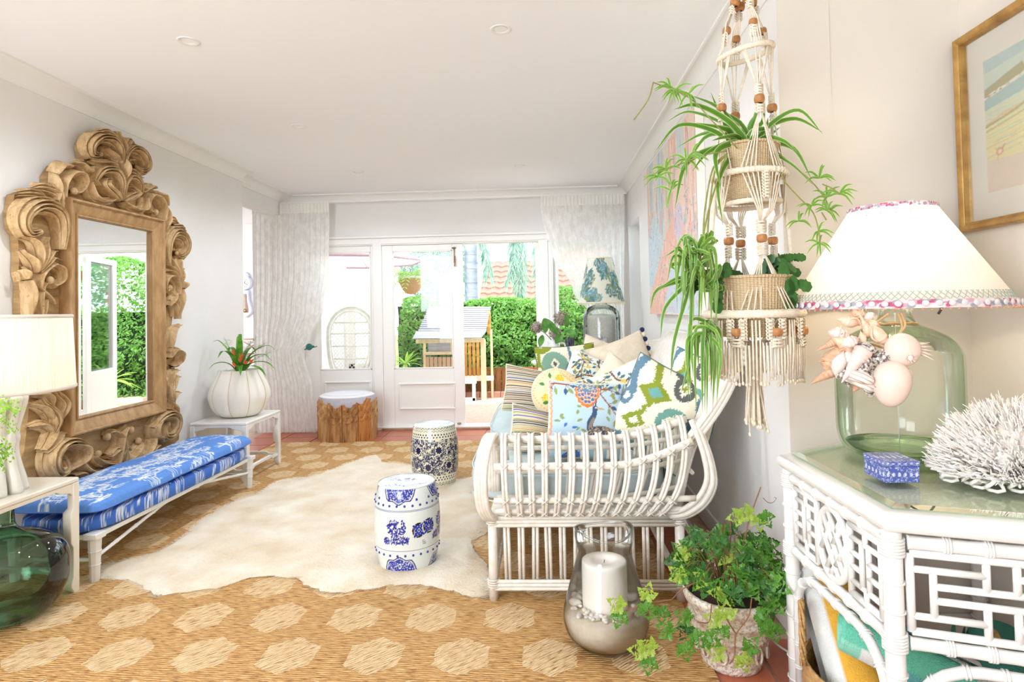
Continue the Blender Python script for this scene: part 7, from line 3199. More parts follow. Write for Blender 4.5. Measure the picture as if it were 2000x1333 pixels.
# ================================================================ SHELL LAMP
TG = TT + .0085
LMP = Vector((1.158, 2.035, TG))
BGL = glassy('pale_green_bottle_glass', (.982, .992, .97), (.66, .80, .62), .7, 1.45, 4.5)
sl_ = thing('bottle_lamp', 'large clear green glass bottle lamp with a wide white coolie shade and pink trim', 'lamp', LMP)
prof = [(.001, .020), (.07, .014), (.12, .002), (.150, .006), (.170, .028), (.181, .070), (.183, .14), (.183, .30), (.178, .335), (.155, .372), (.11, .400), (.068, .418), (.052, .440), (.049, .465), (.056, .478), (.056, .490), (.048, .494)]
sp = [(max(.0005, p.x), p.y) for p in smooth_path([(a, b, 0) for a, b in prof], 5)]
MB().lathe(sp, 96).build('glass_bottle', BGL, sl_)
MB().lathe([(max(.0005, r - .006), z + .006) for r, z in sp[3:-14]], 72).build('inner_wall', glassy('bottle_inner', (.985, .995, .98), (.8, .9, .78), .3, 1.35), sl_)
MB().lathe([(.001, .016), (.10, .012), (.14, .018), (.155, .035), (.10, .026), (.001, .03)], 64).build('thick_base', glassy('thick_green_glass', (.78, .90, .74), (.3, .52, .32), .8), sl_)
shb, sht = 1.272 - TG, 1.585 - TG
SHM, t = new_mat('white_linen_shade', .85, .2)
t.col(L((250, 244, 238)))
t.bump(t.noise(t.coord(), 420, 2), .2, .001)
tr = t.node('ShaderNodeBsdfTranslucent', {0: (.98, .93, .86, 1)})
t.l.new(t.node('ShaderNodeMixShader', {0: .42, 1: t.b.outputs[0], 2: tr.outputs[0]}).outputs[0], t.out.inputs[0])
RB, RT_ = .322, .128
MB().lathe([(lerp(RB, RT_, i / 12), lerp(shb, sht, i / 12)) for i in range(13)], 96).build('lamp_shade', SHM, sl_)
PKL = printed('pink_braid', .8, .5, 300, bd=.001)
cvt = Canvas(1200, 10, sb((236, 214, 214)), 30)
rd = random.Random(2)
for k in range(300):
    cvt.ell(rd.uniform(0, 30), rd.random(), .16, .3, sb(rd.choice(((196, 96, 130), (222, 170, 184), (240, 232, 232), (170, 170, 180)))))


def band(r0, r1, z0, z1, name):
    MB().lathe([(lerp(r0, r1, i / 8), lerp(z0, z1, i / 8)) for i in range(9)], 420).build(name, PKL, sl_, canvas=cvt.a)


def sr(z):
    return lerp(RB, RT_, (z - shb) / (sht - shb))


band(sr(shb) + .006, sr(shb + .020) + .006, shb - .006, shb + .018, 'pink_braid')
band(RT_ + .003, RT_ + .001, sht - .002, sht + .012, 'pink_braid')
m = MB()
GRN = plain('grey_green_net', (176, 186, 172), None, .8)
for sg in (-1, 1):
    for k in range(110):
        a0 = 2 * math.pi * k / 110
        pts = []
        for i in range(5):
            z = lerp(shb + .018, shb + .042, i / 4)
            a = a0 + sg * .07 * i / 4
            pts.append(((sr(z) + .004) * math.cos(a), (sr(z) + .004) * math.sin(a), z))
        m.tube(pts, .0011, 4, cap=False)
stuff(m.build('net_trim', GRN, sl_))
SEQ = plain('shell_sequin', (236, 230, 226), (214, 206, 206), .2, 60)
s0 = MB().ball((0, 0, 0), (.0095, .0025, .0085), 10, 6).build('sequin', SEQ, sl_)
for k in range(64):
    a = 2 * math.pi * k / 64
    o = s0 if k == 0 else s0.copy()
    if k:
        C.objects.link(o)
    o.location = ((sr(shb) + .009) * math.cos(a), (sr(shb) + .009) * math.sin(a), shb + .007)
    o.rotation_euler = (0, 0, a + 1.57)
d0 = MB()
d0.tube([(0, 0, 0), (0, 0, -.014)], .0008, 4)
d0.ball((0, 0, -.018), (.0042, .0042, .005), 8, 6)
d0o = d0.build('drop_bead', plain('pinkish_drop', (214, 180, 160), None, .3), sl_)
for k in range(22):
    a = 2 * math.pi * k / 22
    o = d0o if k == 0 else d0o.copy()
    if k:
        C.objects.link(o)
    o.location = ((sr(sht - .010) + .004) * math.cos(a), (sr(sht - .010) + .004) * math.sin(a), sht - .008)
b0o = MB().ball((0, 0, 0), .0028, 6, 4).build('hem_bead', plain('amber_bead', (214, 150, 110), None, .3), sl_)
for k in range(90):
    a = 2 * math.pi * k / 90
    o = b0o if k == 0 else b0o.copy()
    if k:
        C.objects.link(o)
    o.location = ((RB + .004) * math.cos(a), (RB + .004) * math.sin(a), shb - .010)
MB().tube([(0, 0, .49), (0, 0, sht + .012)], .006, 8).build('stem', BRASS, sl_)
MB().lathe([(.001, sht + .034), (.03, sht + .030), (.038, sht + .014), (.03, sht + .008), (.001, sht + .008)], 24).build('finial', plain('shell_finial', (226, 210, 186), None, .5), sl_)
MB().tube(smooth_path([(.04, -.03, .49), (.09, -.05, .52), (.11, -.06, .48), (.10, -.06, .455)], 5), .004, 6).build('flex', plain('dark_flex', (50, 44, 38), None, .5), sl_)
MB().tube([(0, 0, .03), (.0, 0, .46)], .0016, 5).build('inner_flex', BIRD, sl_)
MB().ball((0, 0, .60), (.034, .034, .046), 14, 10).build('bulb', emissive('lamp_bulb', (255, 226, 176), 3), sl_)
lamp('shell_lamp_bulb', 'POINT', (LMP.x, LMP.y, LMP.z + .66), 3.2, (1, .84, .60), .045)

# shells: each one its own object, strung round the bottle neck
SC = {}
SC['peach'] = plain('peach_shell', (236, 190, 156), (250, 222, 196), .35, 24, .3, 60)
SC['pinkish'] = plain('pink_shell', (230, 196, 188), (246, 226, 214), .35, 22, .3, 60)
SC['white'] = plain('white_shell', (244, 238, 232), (226, 214, 204), .35, 18, .3, 60)
SC['brown'] = plain('brown_shell', (196, 146, 112), (226, 188, 156), .45, 26, .4, 70)
SC['speck'], t = new_mat('speckled_shell', .5)
f = t.noise(t.coord(), 110, 3, .7)
t.col(t.ramp(f, [(.42, L((96, 84, 80))), (.50, L((196, 186, 178))), (.6, L((236, 228, 220)))]))
t.bump(f, .5, .004)
SC['smooth'] = plain('smooth_bailer_shell', (246, 222, 208), (240, 212, 198), .22, 6)
SC['band'], t = new_mat('banded_shell', .3)
ww = t.node('ShaderNodeTexWave', {'Vector': t.coord(), 'Scale': 28.0, 'Distortion': 1.2}, bands_direction='Z')
t.col(t.ramp(ww.outputs['Fac'], [(.0, L((190, 140, 96))), (.14, L((240, 234, 228))), (1, L((246, 242, 238)))]))


def shell(kind, mat, px, L_, ang, label, yy=1.80, roll=0.0):
    """ang: direction of the tip in the picture plane (radians, 0 = to the right, up positive)"""
    m = MB()
    if kind == 'spire':      # turreted cone
        n = 44
        pts = []
        prof = []
        for i in range(n + 1):
            q = i / n
            r = L_ * .20 * (1 - q) ** .9 * (1 + .16 * abs(math.sin(q * 9 * math.pi))) + .0006
            prof.append((r, L_ * (q - .35)))
        m.lathe([(.0006, -L_ * .42), (L_ * .10, -L_ * .40)] + prof, 18)
    elif kind == 'whelk':
        prof = []
        n = 44
        for i in range(n + 1):
            q = i / n
            body = math.sin(math.pi * min(1, q * 1.05 + .02)) ** 1.1 * (1 - q * .45)
            whorl = 1 + (.12 * abs(math.sin(q * 8 * math.pi)) if q > .5 else 0)
            prof.append((max(.0006, L_ * .30 * body * whorl), L_ * (q - .5)))
        m.lathe(prof, 22, rf=lambda a, j: 1 + .10 * math.sin(a + j * 3) + .05 * math.sin(9 * a) * (j < .6))
        lip = [(L_ * .30 * math.sin(math.pi * q) * 1.15, -L_ * .06, L_ * (q * .62 - .46)) for q in [i / 10 for i in range(11)]]
        m.tube(lip, L_ * .035, 6)
    elif kind == 'spiky':
        prof = []
        for i in range(31):
            q = i / 30
            prof.append((max(.0006, L_ * .27 * math.sin(math.pi * q) ** .8 * (1 + .18 * abs(math.sin(q * 5 * math.pi)))), L_ * (q - .5)))
        m.lathe(prof, 18, rf=lambda a, j: 1 + .14 * (1 if math.sin(6 * a) > .3 else 0))
        for k in range(6):
            a = k * 1.047
            m.tube([(L_ * .24 * math.cos(a), L_ * .24 * math.sin(a), L_ * .05), (L_ * .42 * math.cos(a), L_ * .42 * math.sin(a), L_ * .14)], [L_ * .05, .0006], 6)
    elif kind == 'snail':
        n = 90
        pts, rs = [], []
        for i in range(n):
            q = i / n
            th = q * 2 * math.pi * 3.1
            rr = L_ * .36 * (1 - q) ** 1.15
            pts.append((rr * math.cos(th), rr * math.sin(th), L_ * (.42 * q - .08)))
            rs.append(max(.0008, L_ * .24 * (1 - q) ** 1.05))
        m.tube(pts, rs, 12)
    elif kind == 'egg':
        prof = []
        for i in range(37):
            q = i / 36
            th = math.pi * q
            prof.append((max(.0006, L_ * .37 * math.sin(th) ** .92 * (1 - .12 * math.cos(th))), -L_ * .5 * math.cos(th)))
        m.lathe(prof, 32)
        m.tube([(L_ * .05, -L_ * .30, L_ * .30), (L_ * .02, -L_ * .34, L_ * .1)], L_ * .012, 6)
    elif kind == 'globe':
        m.ball((0, 0, 0), (L_ * .5, L_ * .46, L_ * .52), 32, 20)
        for k in range(9):
            a = k * .698
            m.tube([(L_ * .10 * math.cos(a) + L_ * .05, -L_ * .42, L_ * .10 * math.sin(a) - L_ * .22), (L_ * .14 * math.cos(a) + L_ * .05, -L_ * .49, L_ * .14 * math.sin(a) - L_ * .24)], [L_ * .028, .0006], 5)
        m.ball((L_ * .05, -L_ * .43, -L_ * .22), (L_ * .09, L_ * .05, L_ * .09), 10, 6)
        for k in range(5):
            m.tube([(L_ * .44, 0, L_ * (.16 - .06 * k)), (L_ * .78, -.005 * k, L_ * (.22 - .13 * k))], [L_ * .05, .0008], 6)
    o = m.build('seashell', mat, None)
    p = P(px[0], px[1], y=yy)
    o.matrix_world = Matrix.Translation(p) @ Matrix.Rotation(math.pi / 2 - ang, 4, 'Y') @ Matrix.Rotation(roll, 4, 'Z')
    tag(o, label, 'shell', 'seashells strung round the neck of the bottle lamp')
    return o


SH = [('whelk', 'peach', (1655, 628), .075, 2.9, 'long pointed peach whelk at the top left of the shell cluster', 1.83),
      ('spiky', 'peach', (1676, 612), .050, 2.2, 'small knobbly peach shell highest in the cluster', 1.84),
      ('spiky', 'white', (1698, 618), .034, .5, 'tiny white spiked shell at the top of the cluster', 1.82),
      ('whelk', 'peach', (1706, 634), .050, -.3, 'small peach shell right below the topmost white one', 1.83),
      ('spire', 'peach', (1692, 640), .070, 2.0, 'narrow peach spire shell hanging below the string', 1.82),
      ('whelk', 'peach', (1718, 658), .085, -.9, 'banded peach whelk pointing down to the right, beside the smooth globe', 1.80),
      ('spiky', 'pinkish', (1640, 655), .070, 2.8, 'pinkish knobbly shell on the upper left edge', 1.84),
      ('whelk', 'peach', (1648, 672), .080, 2.6, 'ribbed peach shell left of the mauve spiked one', 1.80),
      ('spire', 'brown', (1618, 674), .060, 3.6, 'short banded brown turret at the far left edge', 1.82),
      ('whelk', 'brown', (1636, 690), .075, 3.3, 'orange-brown fluted shell on the left edge', 1.81),
      ('spiky', 'pinkish', (1661, 668), .052, .4, 'mauve and white spiked shell in the upper middle', 1.775),
      ('whelk', 'peach', (1684, 660), .045, 1.8, 'small dotted peach shell in the upper middle', 1.79),
      ('snail', 'speck', (1690, 682), .070, 1.2, 'rough speckled snail shell in the centre of the cluster', 1.78),
      ('spiky', 'brown', (1622, 705), .075, 4.4, 'dark brown frilled shell at the left edge', 1.82),
      ('whelk', 'white', (1640, 708), .080, 1.2, 'cream shell with brown flecks left of the ribbed spire', 1.79),
      ('egg', 'white', (1655, 705), .060, 1.3, 'plain white oval shell behind the ribbed spire', 1.80),
      ('spire', 'pinkish', (1672, 706), .115, 4.1, 'long ribbed pale spire pointing down to the left', 1.765),
      ('whelk', 'speck', (1686, 716), .085, 4.3, 'white shell with grey flecks beside the ribbed spire', 1.77),
      ('spiky', 'speck', (1722, 700), .068, .3, 'grey rough round shell left of the smooth globe', 1.775),
      ('spire', 'brown', (1622, 728), .105, 3.65, 'thin dark spire sticking out lower left', 1.82),
      ('spiky', 'speck', (1646, 724), .060, 4.0, 'grey-white barnacled shell at lower left', 1.80),
      ('whelk', 'speck', (1658, 742), .060, 4.6, 'speckled shell hanging below the barnacled one', 1.81),
      ('snail', 'band', (1681, 740), .085, 1.1, 'white moon snail with brown bands at the bottom of the cluster', 1.77),
      ('whelk', 'brown', (1672, 756), .045, 4.2, 'small tan shell under the banded moon snail', 1.82),
      ('spiky', 'speck', (1704, 746), .095, 4.55, 'black and white speckled shell pointing down between the snail and the egg', 1.79),
      ('egg', 'smooth', (1741, 750), .132, 1.45, 'large smooth pink-beige egg-shaped shell hanging lowest', 1.76),
      ('globe', 'smooth', (1762, 684), .092, 1.57, 'large smooth cream globe shell with spines on its right', 1.765),
      ('snail', 'white', (1770, 730), .050, .6, 'small white ridged shell right behind the egg-shaped one', 1.80)]
for (k, mt, px, L_, a, lab, yy) in SH:
    shell(k, SC[mt], px, L_, a, lab, yy, random.Random(lab).uniform(-1, 1))
st_ = thing('shell_string', 'twisted raffia string tying the shells to the neck of the bottle lamp', 'string', LMP)
RAF = plain('raffia', (214, 186, 140), (180, 146, 100), .8, 40)
m = MB()
for k in range(3):
    m.tube([(.060 * math.cos(i * .3 + k) , .060 * math.sin(i * .3 + k), .425 + .004 * math.sin(i + k * 2)) for i in range(21)], .003, 5, closed=True)
m.build('neck_loop', RAF, st_)
for k, (px_) in enumerate(([(1760, 612), (1768, 635), (1756, 655)], [(1755, 612), (1762, 640), (1750, 662), (1735, 690)], [(1735, 614), (1700, 640), (1690, 668), (1670, 690)], [(1740, 690), (1725, 680), (1700, 672)])):
    MB().tube(smooth_path([P(u, w, y=1.835 - .012 * i) - LMP for i, (u, w) in enumerate(px_)], 5), .0035, 6).build('strand', RAF, st_)

# ================================================================ BLUE BOX
cvx = Canvas(260, 150, sb((84, 98, 176)), 1.73)
rd = random.Random(6)
for _ in range(120):
    x, y, r = rd.uniform(0, 1.73), rd.uniform(0, 1), rd.uniform(.03, .08)
    a = rd.uniform(0, 6.28)
    pts = [(x + r * (1 - i / 9) * math.cos(a + i * .7), y + r * (1 - i / 9) * math.sin(a + i * .7)) for i in range(8)]
    cvx.stroke(pts, .016, sb((226, 230, 244)), .008)
for k in range(6):
    cvx.ell(.15 + .29 * k, .5, .07, .12, sb((226, 230, 244)), 0, .6)
    cvx.ell(.15 + .29 * k, .5, .03, .06, sb((226, 230, 244)))
BXM = printed('blue_white_box', .35, 0, coat=.3)
bp = Vector((.930, 1.707, TG))
bx = thing('trinket_box', 'small lidded blue and white scroll-patterned box on the glass top', 'box', bp, math.radians(1))


def boxpart(x0, x1, y0, y1, z0, z1, name):
    m = MB()
    nx = 70
    for (fa) in ('f', 'b', 'l', 'r', 't'):
        if fa == 'f':
            m.grid(lambda a, b: (lerp(x0, x1, a), y0, lerp(z0, z1, b)), nx, 44)
        elif fa == 'b':
            m.grid(lambda a, b: (lerp(x1, x0, a), y1, lerp(z0, z1, b)), 10, 6)
        elif fa == 'l':
            m.grid(lambda a, b: (x0, lerp(y1, y0, a), lerp(z0, z1, b)), nx, 44)
        elif fa == 'r':
            m.grid(lambda a, b: (x1, lerp(y0, y1, a), lerp(z0, z1, b)), 10, 6)
        else:
            m.grid(lambda a, b: (lerp(x0, x1, a), lerp(y0, y1, b), z1), 80, 80)
    return m.build(name, BXM, bx, smooth=False, canvas=cvx.a)


boxpart(0, .092, 0, .104, 0, .043, 'box_body')
boxpart(-.0015, .0935, -.0015, .1055, .0445, .058, 'lid')
MB().box(.001, .091, .001, .103, .0425, .0445).build('lid_seam', plain('navy_line', (40, 48, 120), None, .5), bx, smooth=False)

# ================================================================ WHITE LACE CORAL
cr0 = Vector((1.30, 1.705, TG))
co_ = thing('lace_coral', 'big frilly white lace coral standing on the glass top at the edge of the picture', 'coral', cr0)
COR, t = new_mat('white_coral', .55, .4)
t.col(t.mix(t.noise(t.coord(), 14, 3), L((250, 246, 240)), L((240, 230, 220))))
t.b.inputs['Subsurface Weight'].default_value = .3
t.b.inputs['Subsurface Radius'].default_value = (.02, .014, .01)
rd = random.Random(77)
m = MB()
for k in range(3200):
    a = rd.uniform(0, 2 * math.pi)
    el = math.asin(rd.uniform(-.12, 1))
    R_ = Vector((math.cos(a) * math.cos(el) * .225, math.sin(a) * math.cos(el) * .155, max(.0, math.sin(el)) * .175 + .035))
    b0 = R_ * rd.uniform(.68, .90)
    b0.z = max(.012, b0.z)
    d = (R_.normalized() + Vector((rd.gauss(-.35, .35), rd.gauss(0, .35), rd.gauss(.35, .4)))).normalized()
    l_ = rd.uniform(.020, .045)
    p1 = b0 + d * l_ * .55
    p2 = R_ * rd.uniform(.80, 1.02) + d * .022
    p2.z = max(.006, p2.z)
    m.tube([b0, p1.lerp(p2, .3), p2], [.0036, .0030, .0014], 4)
    if k % 2 == 0:
        q = p2 + Vector((rd.gauss(0, .010), rd.gauss(0, .010), rd.gauss(.004, .010)))
        m.tube([b0.lerp(p2, .6), q], [.0022, .0010], 4)
stuff(m.build('branches', COR, co_))
m = MB().ball((0, 0, .085), (.18, .120, .095), 30, 16)
m.build('coral_core', COR, co_)
for k in range(26):
    a = 2 * math.pi * k / 26
    r_ = .185 + .02 * math.sin(k * 2.1)
    MB().tube([(r_ * math.cos(a) + .018 * math.cos(q), r_ * .72 * math.sin(a) + .012 * math.sin(q * 2), .018 + .014 * math.sin(q)) for q in [j * .7 for j in range(9)]], .005, 6, closed=True).build('lace_loop', COR, co_)

# ================================================================ TOWELS AND BASKET UNDER THE TABLE
TERRY = printed('terry_towel', .95, .9, 260, bd=.006)
bk = thing('seagrass_basket', 'woven seagrass basket with rope handles holding the rolled towels', 'basket', (1.02, 1.86, 0))
BKM = plain('golden_seagrass_basket', (206, 164, 108), (160, 116, 66), .85, 40, .9, 70, stretch=(1, 1, 3), bd=.006)
m = MB().lathe([(.001, .01), (.20, .0), (.235, .04), (.250, .12), (.245, .19), (.238, .195), (.235, .13), (.2, .03)], 56, rf=lambda a, j: 1 + .02 * math.sin(28 * a))
m.build('woven_body', BKM, bk)
for sg, a0 in ((1, 2.75), (1, 5.9)):
    c = Vector((.245 * math.cos(a0), .245 * math.sin(a0), .19))
    tn = Vector((-math.sin(a0), math.cos(a0), 0))
    pts = smooth_path([c - tn * .07, c - tn * .06 + Vector((0, 0, .09)), c + Vector((0, 0, .16)), c + tn * .06 + Vector((0, 0, .09)), c + tn * .07], 5)
    for j in range(3):
        MB().tube([p_ + Vector((.006 * math.cos(i * .9 + j * 2.1), .006 * math.sin(i * .9 + j * 2.1), .004 * math.cos(i + j))) for i, p_ in enumerate(pts)], .005, 6).build('rope_handle', BKM, bk)


def towel(label, p0, p1, r, cvt_, turns=3.2):
    """rolled towel: spiral of cloth around the axis p0 (near end) -> p1"""
    p0, p1 = Vector(p0), Vector(p1)
    d = (p1 - p0)
    Ln = d.length
    d.normalize()
    u1 = d.cross(Vector((0, 0, 1))).normalized()
    u2 = d.cross(u1)
    n = 150
    th = r / turns

    def fn(a, b, off):
        q = a
        ang = 2 * math.pi * turns * q + 1.2
        rr = r * (.10 + .90 * q) + off * th * .34
        rr *= 1 + .03 * math.sin(ang * 1.0 + 2)
        s = lerp(0, Ln, b)
        e = 1 - .5 * max(0, 1 - b / .05) * (1 if off > 0 else -0)
        return d * (s + .012 * math.sin(ang) * (1 - b)) + (u1 * math.cos(ang) + u2 * math.sin(ang)) * rr
    m = MB()
    m.grid(lambda a, b: fn(a, b, 1), n, 60)
    m.grid(lambda a, b: fn(a, b, -1), n, 60)
    # rounded near edge
    k0 = len(m.v)

    def edge(a, b):
        x, y = fn(a, 0, 1), fn(a, 0, -1)
        c = (x + y) / 2
        h = (x - y) / 2
        ph = math.pi * b
        return c + h * math.cos(ph) - d * h.length * math.sin(ph)
    m.grid(edge, n, 6)
    m.uv = m.uv[:k0] + [(a, 0) for a, b in m.uv[k0:]]
    o = m.build('rolled_towel', TERRY, None, canvas=cvt_.a)
    o.location = p0
    tag(o, label, 'towel', 'rolled towels in the basket')
    return o


WTW = sb((240, 238, 234))
c1 = Canvas(120, 60, WTW, 1)
YEL = sb((238, 178, 64))
c1.a[:, 92:106] = YEL
c1.a[:, 30:44] = YEL
c1.a[:, 62:72] = YEL
towel('yellow and white striped towel roll leaning upright at the left of the basket', (.905, 1.84, .12), (.925, 2.10, .37), .088, c1)
c2 = Canvas(120, 60, WTW, 1)
MNT, TEALT = sb((112, 206, 176)), sb((110, 190, 190))
c2.a[0:9, :] = sb((150, 222, 198))
c2.a[26:44, :] = TEALT
c2.a[:, 20:34] = MNT
c2.a[:, 60:84] = MNT
towel('mint and white striped towel roll with its spiral end facing out', (.862, 1.83, .335), (1.14, 1.72, .225), .070, c2, 2.6)
c3 = Canvas(120, 60, WTW, 1)
c3.a[:, 100:112] = YEL
towel('white towel roll with a yellow edge lowest in the basket', (.850, 1.72, .135), (1.06, 1.98, .12), .066, c3, 2.4)
c4 = Canvas(120, 60, sb((214, 214, 206)), 1)
c4.a[20:60, :] = sb((70, 140, 124))
towel('grey and dark green towel roll deep under the right part of the table', (1.14, 1.60, .20), (1.34, 1.90, .24), .100, c4, 2.4)

# ================================================================ FRAMED WATERCOLOUR
GLD = plain('worn_gold_frame', (196, 156, 88), (150, 110, 58), .35, 16, .25, 60, metal=.35)
fx = XA - .002
fy0, fy1, fz0, fz1 = 1.62, 2.372, 1.545, 2.285
fr = thing('framed_watercolour', 'watercolour of a beach headland in a thin gold frame, right of the lamp', 'picture', (fx, 2.0, 1.5))
FP = [(0, 0), (0, -.034), (.006, -.042), (.016, -.040), (.024, -.032), (.030, -.034), (.034, -.022), (.034, -.008)]
cs = [(fy0, fz0), (fy1, fz0), (fy1, fz1), (fy0, fz1)]
for k in range(4):
    a, b_ = k, (k + 1) % 4
    vs = []
    for c in (a, b_):
        for (dd, xx) in FP:
            vs.append((xx, cs[c][0] + ins[c][0] * dd - 2.0, cs[c][1] + ins[c][1] * dd - 1.5))
    n = len(FP)
    MB().add(vs, [(i, i + 1, i + 1 + n, i + n) for i in range(n - 1)]).build('frame_side', GLD, fr, smooth=2)
MB().box(-.010, 0, fy0 + .02 - 2, fy1 - .02 - 2, fz0 + .02 - 1.5, fz1 - .02 - 1.5).build('mount', plain('cream_mount', (246, 238, 226), None, .8), fr, smooth=False)
wc = Canvas(260, 320, sb((246, 240, 220)), .8)
# x = 0 at the far (left in the photo) side
for i in range(320):
    v = i / 319
    c = (250, 232, 200) if v < .22 else (244, 228, 150) if v < .42 else (238, 232, 170) if v < .56 else (206, 226, 196) if v < .66 else (216, 232, 200) if v < .76 else (206, 226, 208)
    wc.a[i] = sb(c)
rd = random.Random(5)
wc.poly([(0, 0), (.8, .0), (.8, .30), (.4, .22), (0, .24)], sb((236, 212, 190)))
for _ in range(60):
    x, y = rd.uniform(0, .8), rd.uniform(.26, .62)
    wc.stroke([(x - .2, y - .02), (x, y), (x + .2, y + .03)], .012, sb(rd.choice(((244, 222, 130), (236, 226, 160), (214, 222, 160), (226, 196, 110), (206, 214, 176)))), .004)
wc.poly([(0, .70), (.8, .86), (.8, .78), (.3, .66), (0, .62)], sb((146, 190, 190)))
wc.poly([(0, .78), (.28, .86), (.30, .80), (.26, .76), (0, .70)], sb((150, 140, 66)))
for k in range(26):
    x = rd.uniform(0, .32)
    wc.ell(x, .715 + x * .2 + rd.uniform(-.01, .01), .016, .005, sb((240, 238, 226)), .3)
wc.stroke([(0, .50), (.2, .54), (.42, .62)], .022, sb((176, 156, 70)), .014)
wc.stroke([(0, .46), (.25, .51), (.5, .58)], .018, sb((206, 190, 104)), .01)
wc.ell(.46, .66, .05, .04, sb((150, 140, 70)))
wc.stroke([(.50, .66), (.52, .54)], .014, sb((160, 140, 80)))
wc.ell(.10, .285, .028, .030, sb((226, 140, 80)))
wc.ell(.10, .285, .014, .016, sb((250, 226, 190)))
wc.stroke([(.12, .30), (.135, .325)], .01, sb((214, 110, 60)))
wc.stroke([(.085, .25), (.088, .16)], .008, sb((236, 196, 160)), .003)
for x in (.16, .36, .58):
    wc.a[int(.78 * 320):, :, :] = wc.a[int(.78 * 320):, :, :] * .985 + np.array(sb((150, 200, 210))) * .015
wc.poly([(0, .9), (.8, .96), (.8, 1), (0, 1)], sb((170, 206, 206)))
wc.noise(.01, np.random.RandomState(3), 3)
WCM = printed('watercolour_paper', .8, .15, 200, bd=.001)
py0, py1, pz0, pz1 = fy0 + .13, fy1 - .118, fz0 + .128, fz1 - .13
m = MB().grid(lambda a, b: (-.0115, lerp(py1, py0, a) - 2.0, lerp(pz0, pz1, b) - 1.5), 200, 220)
m.build('watercolour', WCM, fr, canvas=wc.a)
MB().box(-.020, -.0185, fy0 + .03 - 2, fy1 - .03 - 2, fz0 + .03 - 1.5, fz1 - .03 - 1.5).build('picture_glass', glassy('picture_glass', (.985, .985, .98), (.9, .92, .9), .6, 1.35), fr, smooth=False)

# ================================================================ CANDLE IN THE GLASS HURRICANE
CL = thing('hurricane_vase', 'bulbous clear glass hurricane vase on the rug before the sofa arm', 'vase', (.217, 2.33, .0135))
CG = glassy('clear_hurricane_glass', (.99, .99, .985), (.62, .63, .60), .9, 1.5, 3.5)
hp_ = [(.001, .006), (.07, .002), (.11, .010), (.145, .040), (.162, .085), (.160, .13), (.148, .18), (.128, .245), (.112, .30), (.102, .335), (.101, .352), (.108, .38), (.111, .405), (.108, .425)]
sp = [(max(.0005, p.x), p.y) for p in smooth_path([(a, b, 0) for a, b in hp_], 5)]


def wavy(a, j):
    return 1 + (.03 * math.sin(2 * a + .6) + .018 * math.sin(3 * a)) * max(0, (j - .75) / .25)


m = MB().lathe(sp, 80, rf=wavy)
m.v = [(x, y, z + .010 * math.sin(2 * math.atan2(y, x) + 1) * max(0, (z - .34) / .08)) for x, y, z in m.v]
m.build('glass_wall', CG, CL)
m = MB().lathe([(max(.0005, r - .004), z) for r, z in sp[8:]], 80, rf=wavy)
m.v = [(x, y, z + .010 * math.sin(2 * math.atan2(y, x) + 1) * max(0, (z - .34) / .08)) for x, y, z in m.v]
m.build('inner_wall', glassy('hurricane_inner', (.99, .99, .985), (.8, .8, .78), .4, 1.4), CL)
pts = []
for i in range(80):
    a = 2 * math.pi * i / 80
    r = .1065 * wavy(a, 1)
    pts.append((r * math.cos(a), r * math.sin(a), .425 + .010 * math.sin(2 * a + 1)))
MB().tube(pts, .0042, 8, closed=True).build('lip', CG, CL)
SAND = plain('beach_sand', (236, 222, 200), (224, 206, 180), .95, 40, .5, 400, bd=.002)
sd = thing('sand_bed', 'pale sand filling the bottom of the hurricane vase', 'sand', (.217, 2.33, .0145))
prof = [(max(.0005, r - .006), z + .004) for r, z in sp if z < .128] + [(.13, .135), (.08, .128), (.001, .13)]
stuff(MB().lathe(prof, 64).build('sand', SAND, sd))
cdl = thing('pillar_candle', 'thick white pillar candle standing in the sand of the hurricane vase', 'candle', (.215, 2.335, .132))
WAX, t = new_mat('white_wax', .4)
t.col(L((246, 238, 228)))
t.b.inputs['Subsurface Weight'].default_value = .3
t.b.inputs['Subsurface Radius'].default_value = (.03, .02, .015)
MB().lathe([(.001, .0), (.083, .0), (.0855, .004), (.0855, .178), (.084, .190), (.078, .193), (.040, .192), (.036, .186), (.034, .180), (.001, .179)], 56).build('wax_body', WAX, cdl)
MB().tube([(0, 0, .18), (.002, 0, .192)], .0015, 6).build('wick', INKM, cdl)
rd = random.Random(19)
PEB = [plain('pale_pebble', (246, 238, 226), (232, 218, 200), .4, 20), plain('cream_pebble', (238, 218, 190), (226, 200, 168), .45, 20)]
pm = MB().ball((0, 0, 0), (.013, .009, .007), 10, 7)
for k in range(54):
    a = rd.uniform(0, 2 * math.pi) if k < 30 else rd.uniform(-2.6, -.3)
    r_ = rd.uniform(.098, .140)
    if k == 0:
        base_p = pm.build('pebble', PEB[0], None)
        o = base_p
    else:
        o = base_p.copy()
        C.objects.link(o)
    s_ = rd.uniform(.6, 1.25)
    if k > 48:
        s_ = 2.0
        r_ = .115
        a = [2.4, 3.1, .4, 2.75, 1.9][k - 49]
    o.scale = (s_, s_, s_)
    o.location = (.217 + r_ * math.cos(a), 2.33 + r_ * math.sin(a), .0145 + .140 + .004 * s_ + rd.uniform(0, .004))
    o.rotation_euler = (rd.uniform(-.4, .4), rd.uniform(-.4, .4), rd.uniform(0, 6))
    tag(o, 'small pale shell or pebble on the sand around the pillar candle' if k < 49 else 'large pale shell %s the pillar candle in the sand' % ['behind and left of', 'left of', 'right of', 'close behind', 'leftmost beside'][k - 49], 'pebble', 'shells and pebbles round the pillar candle')

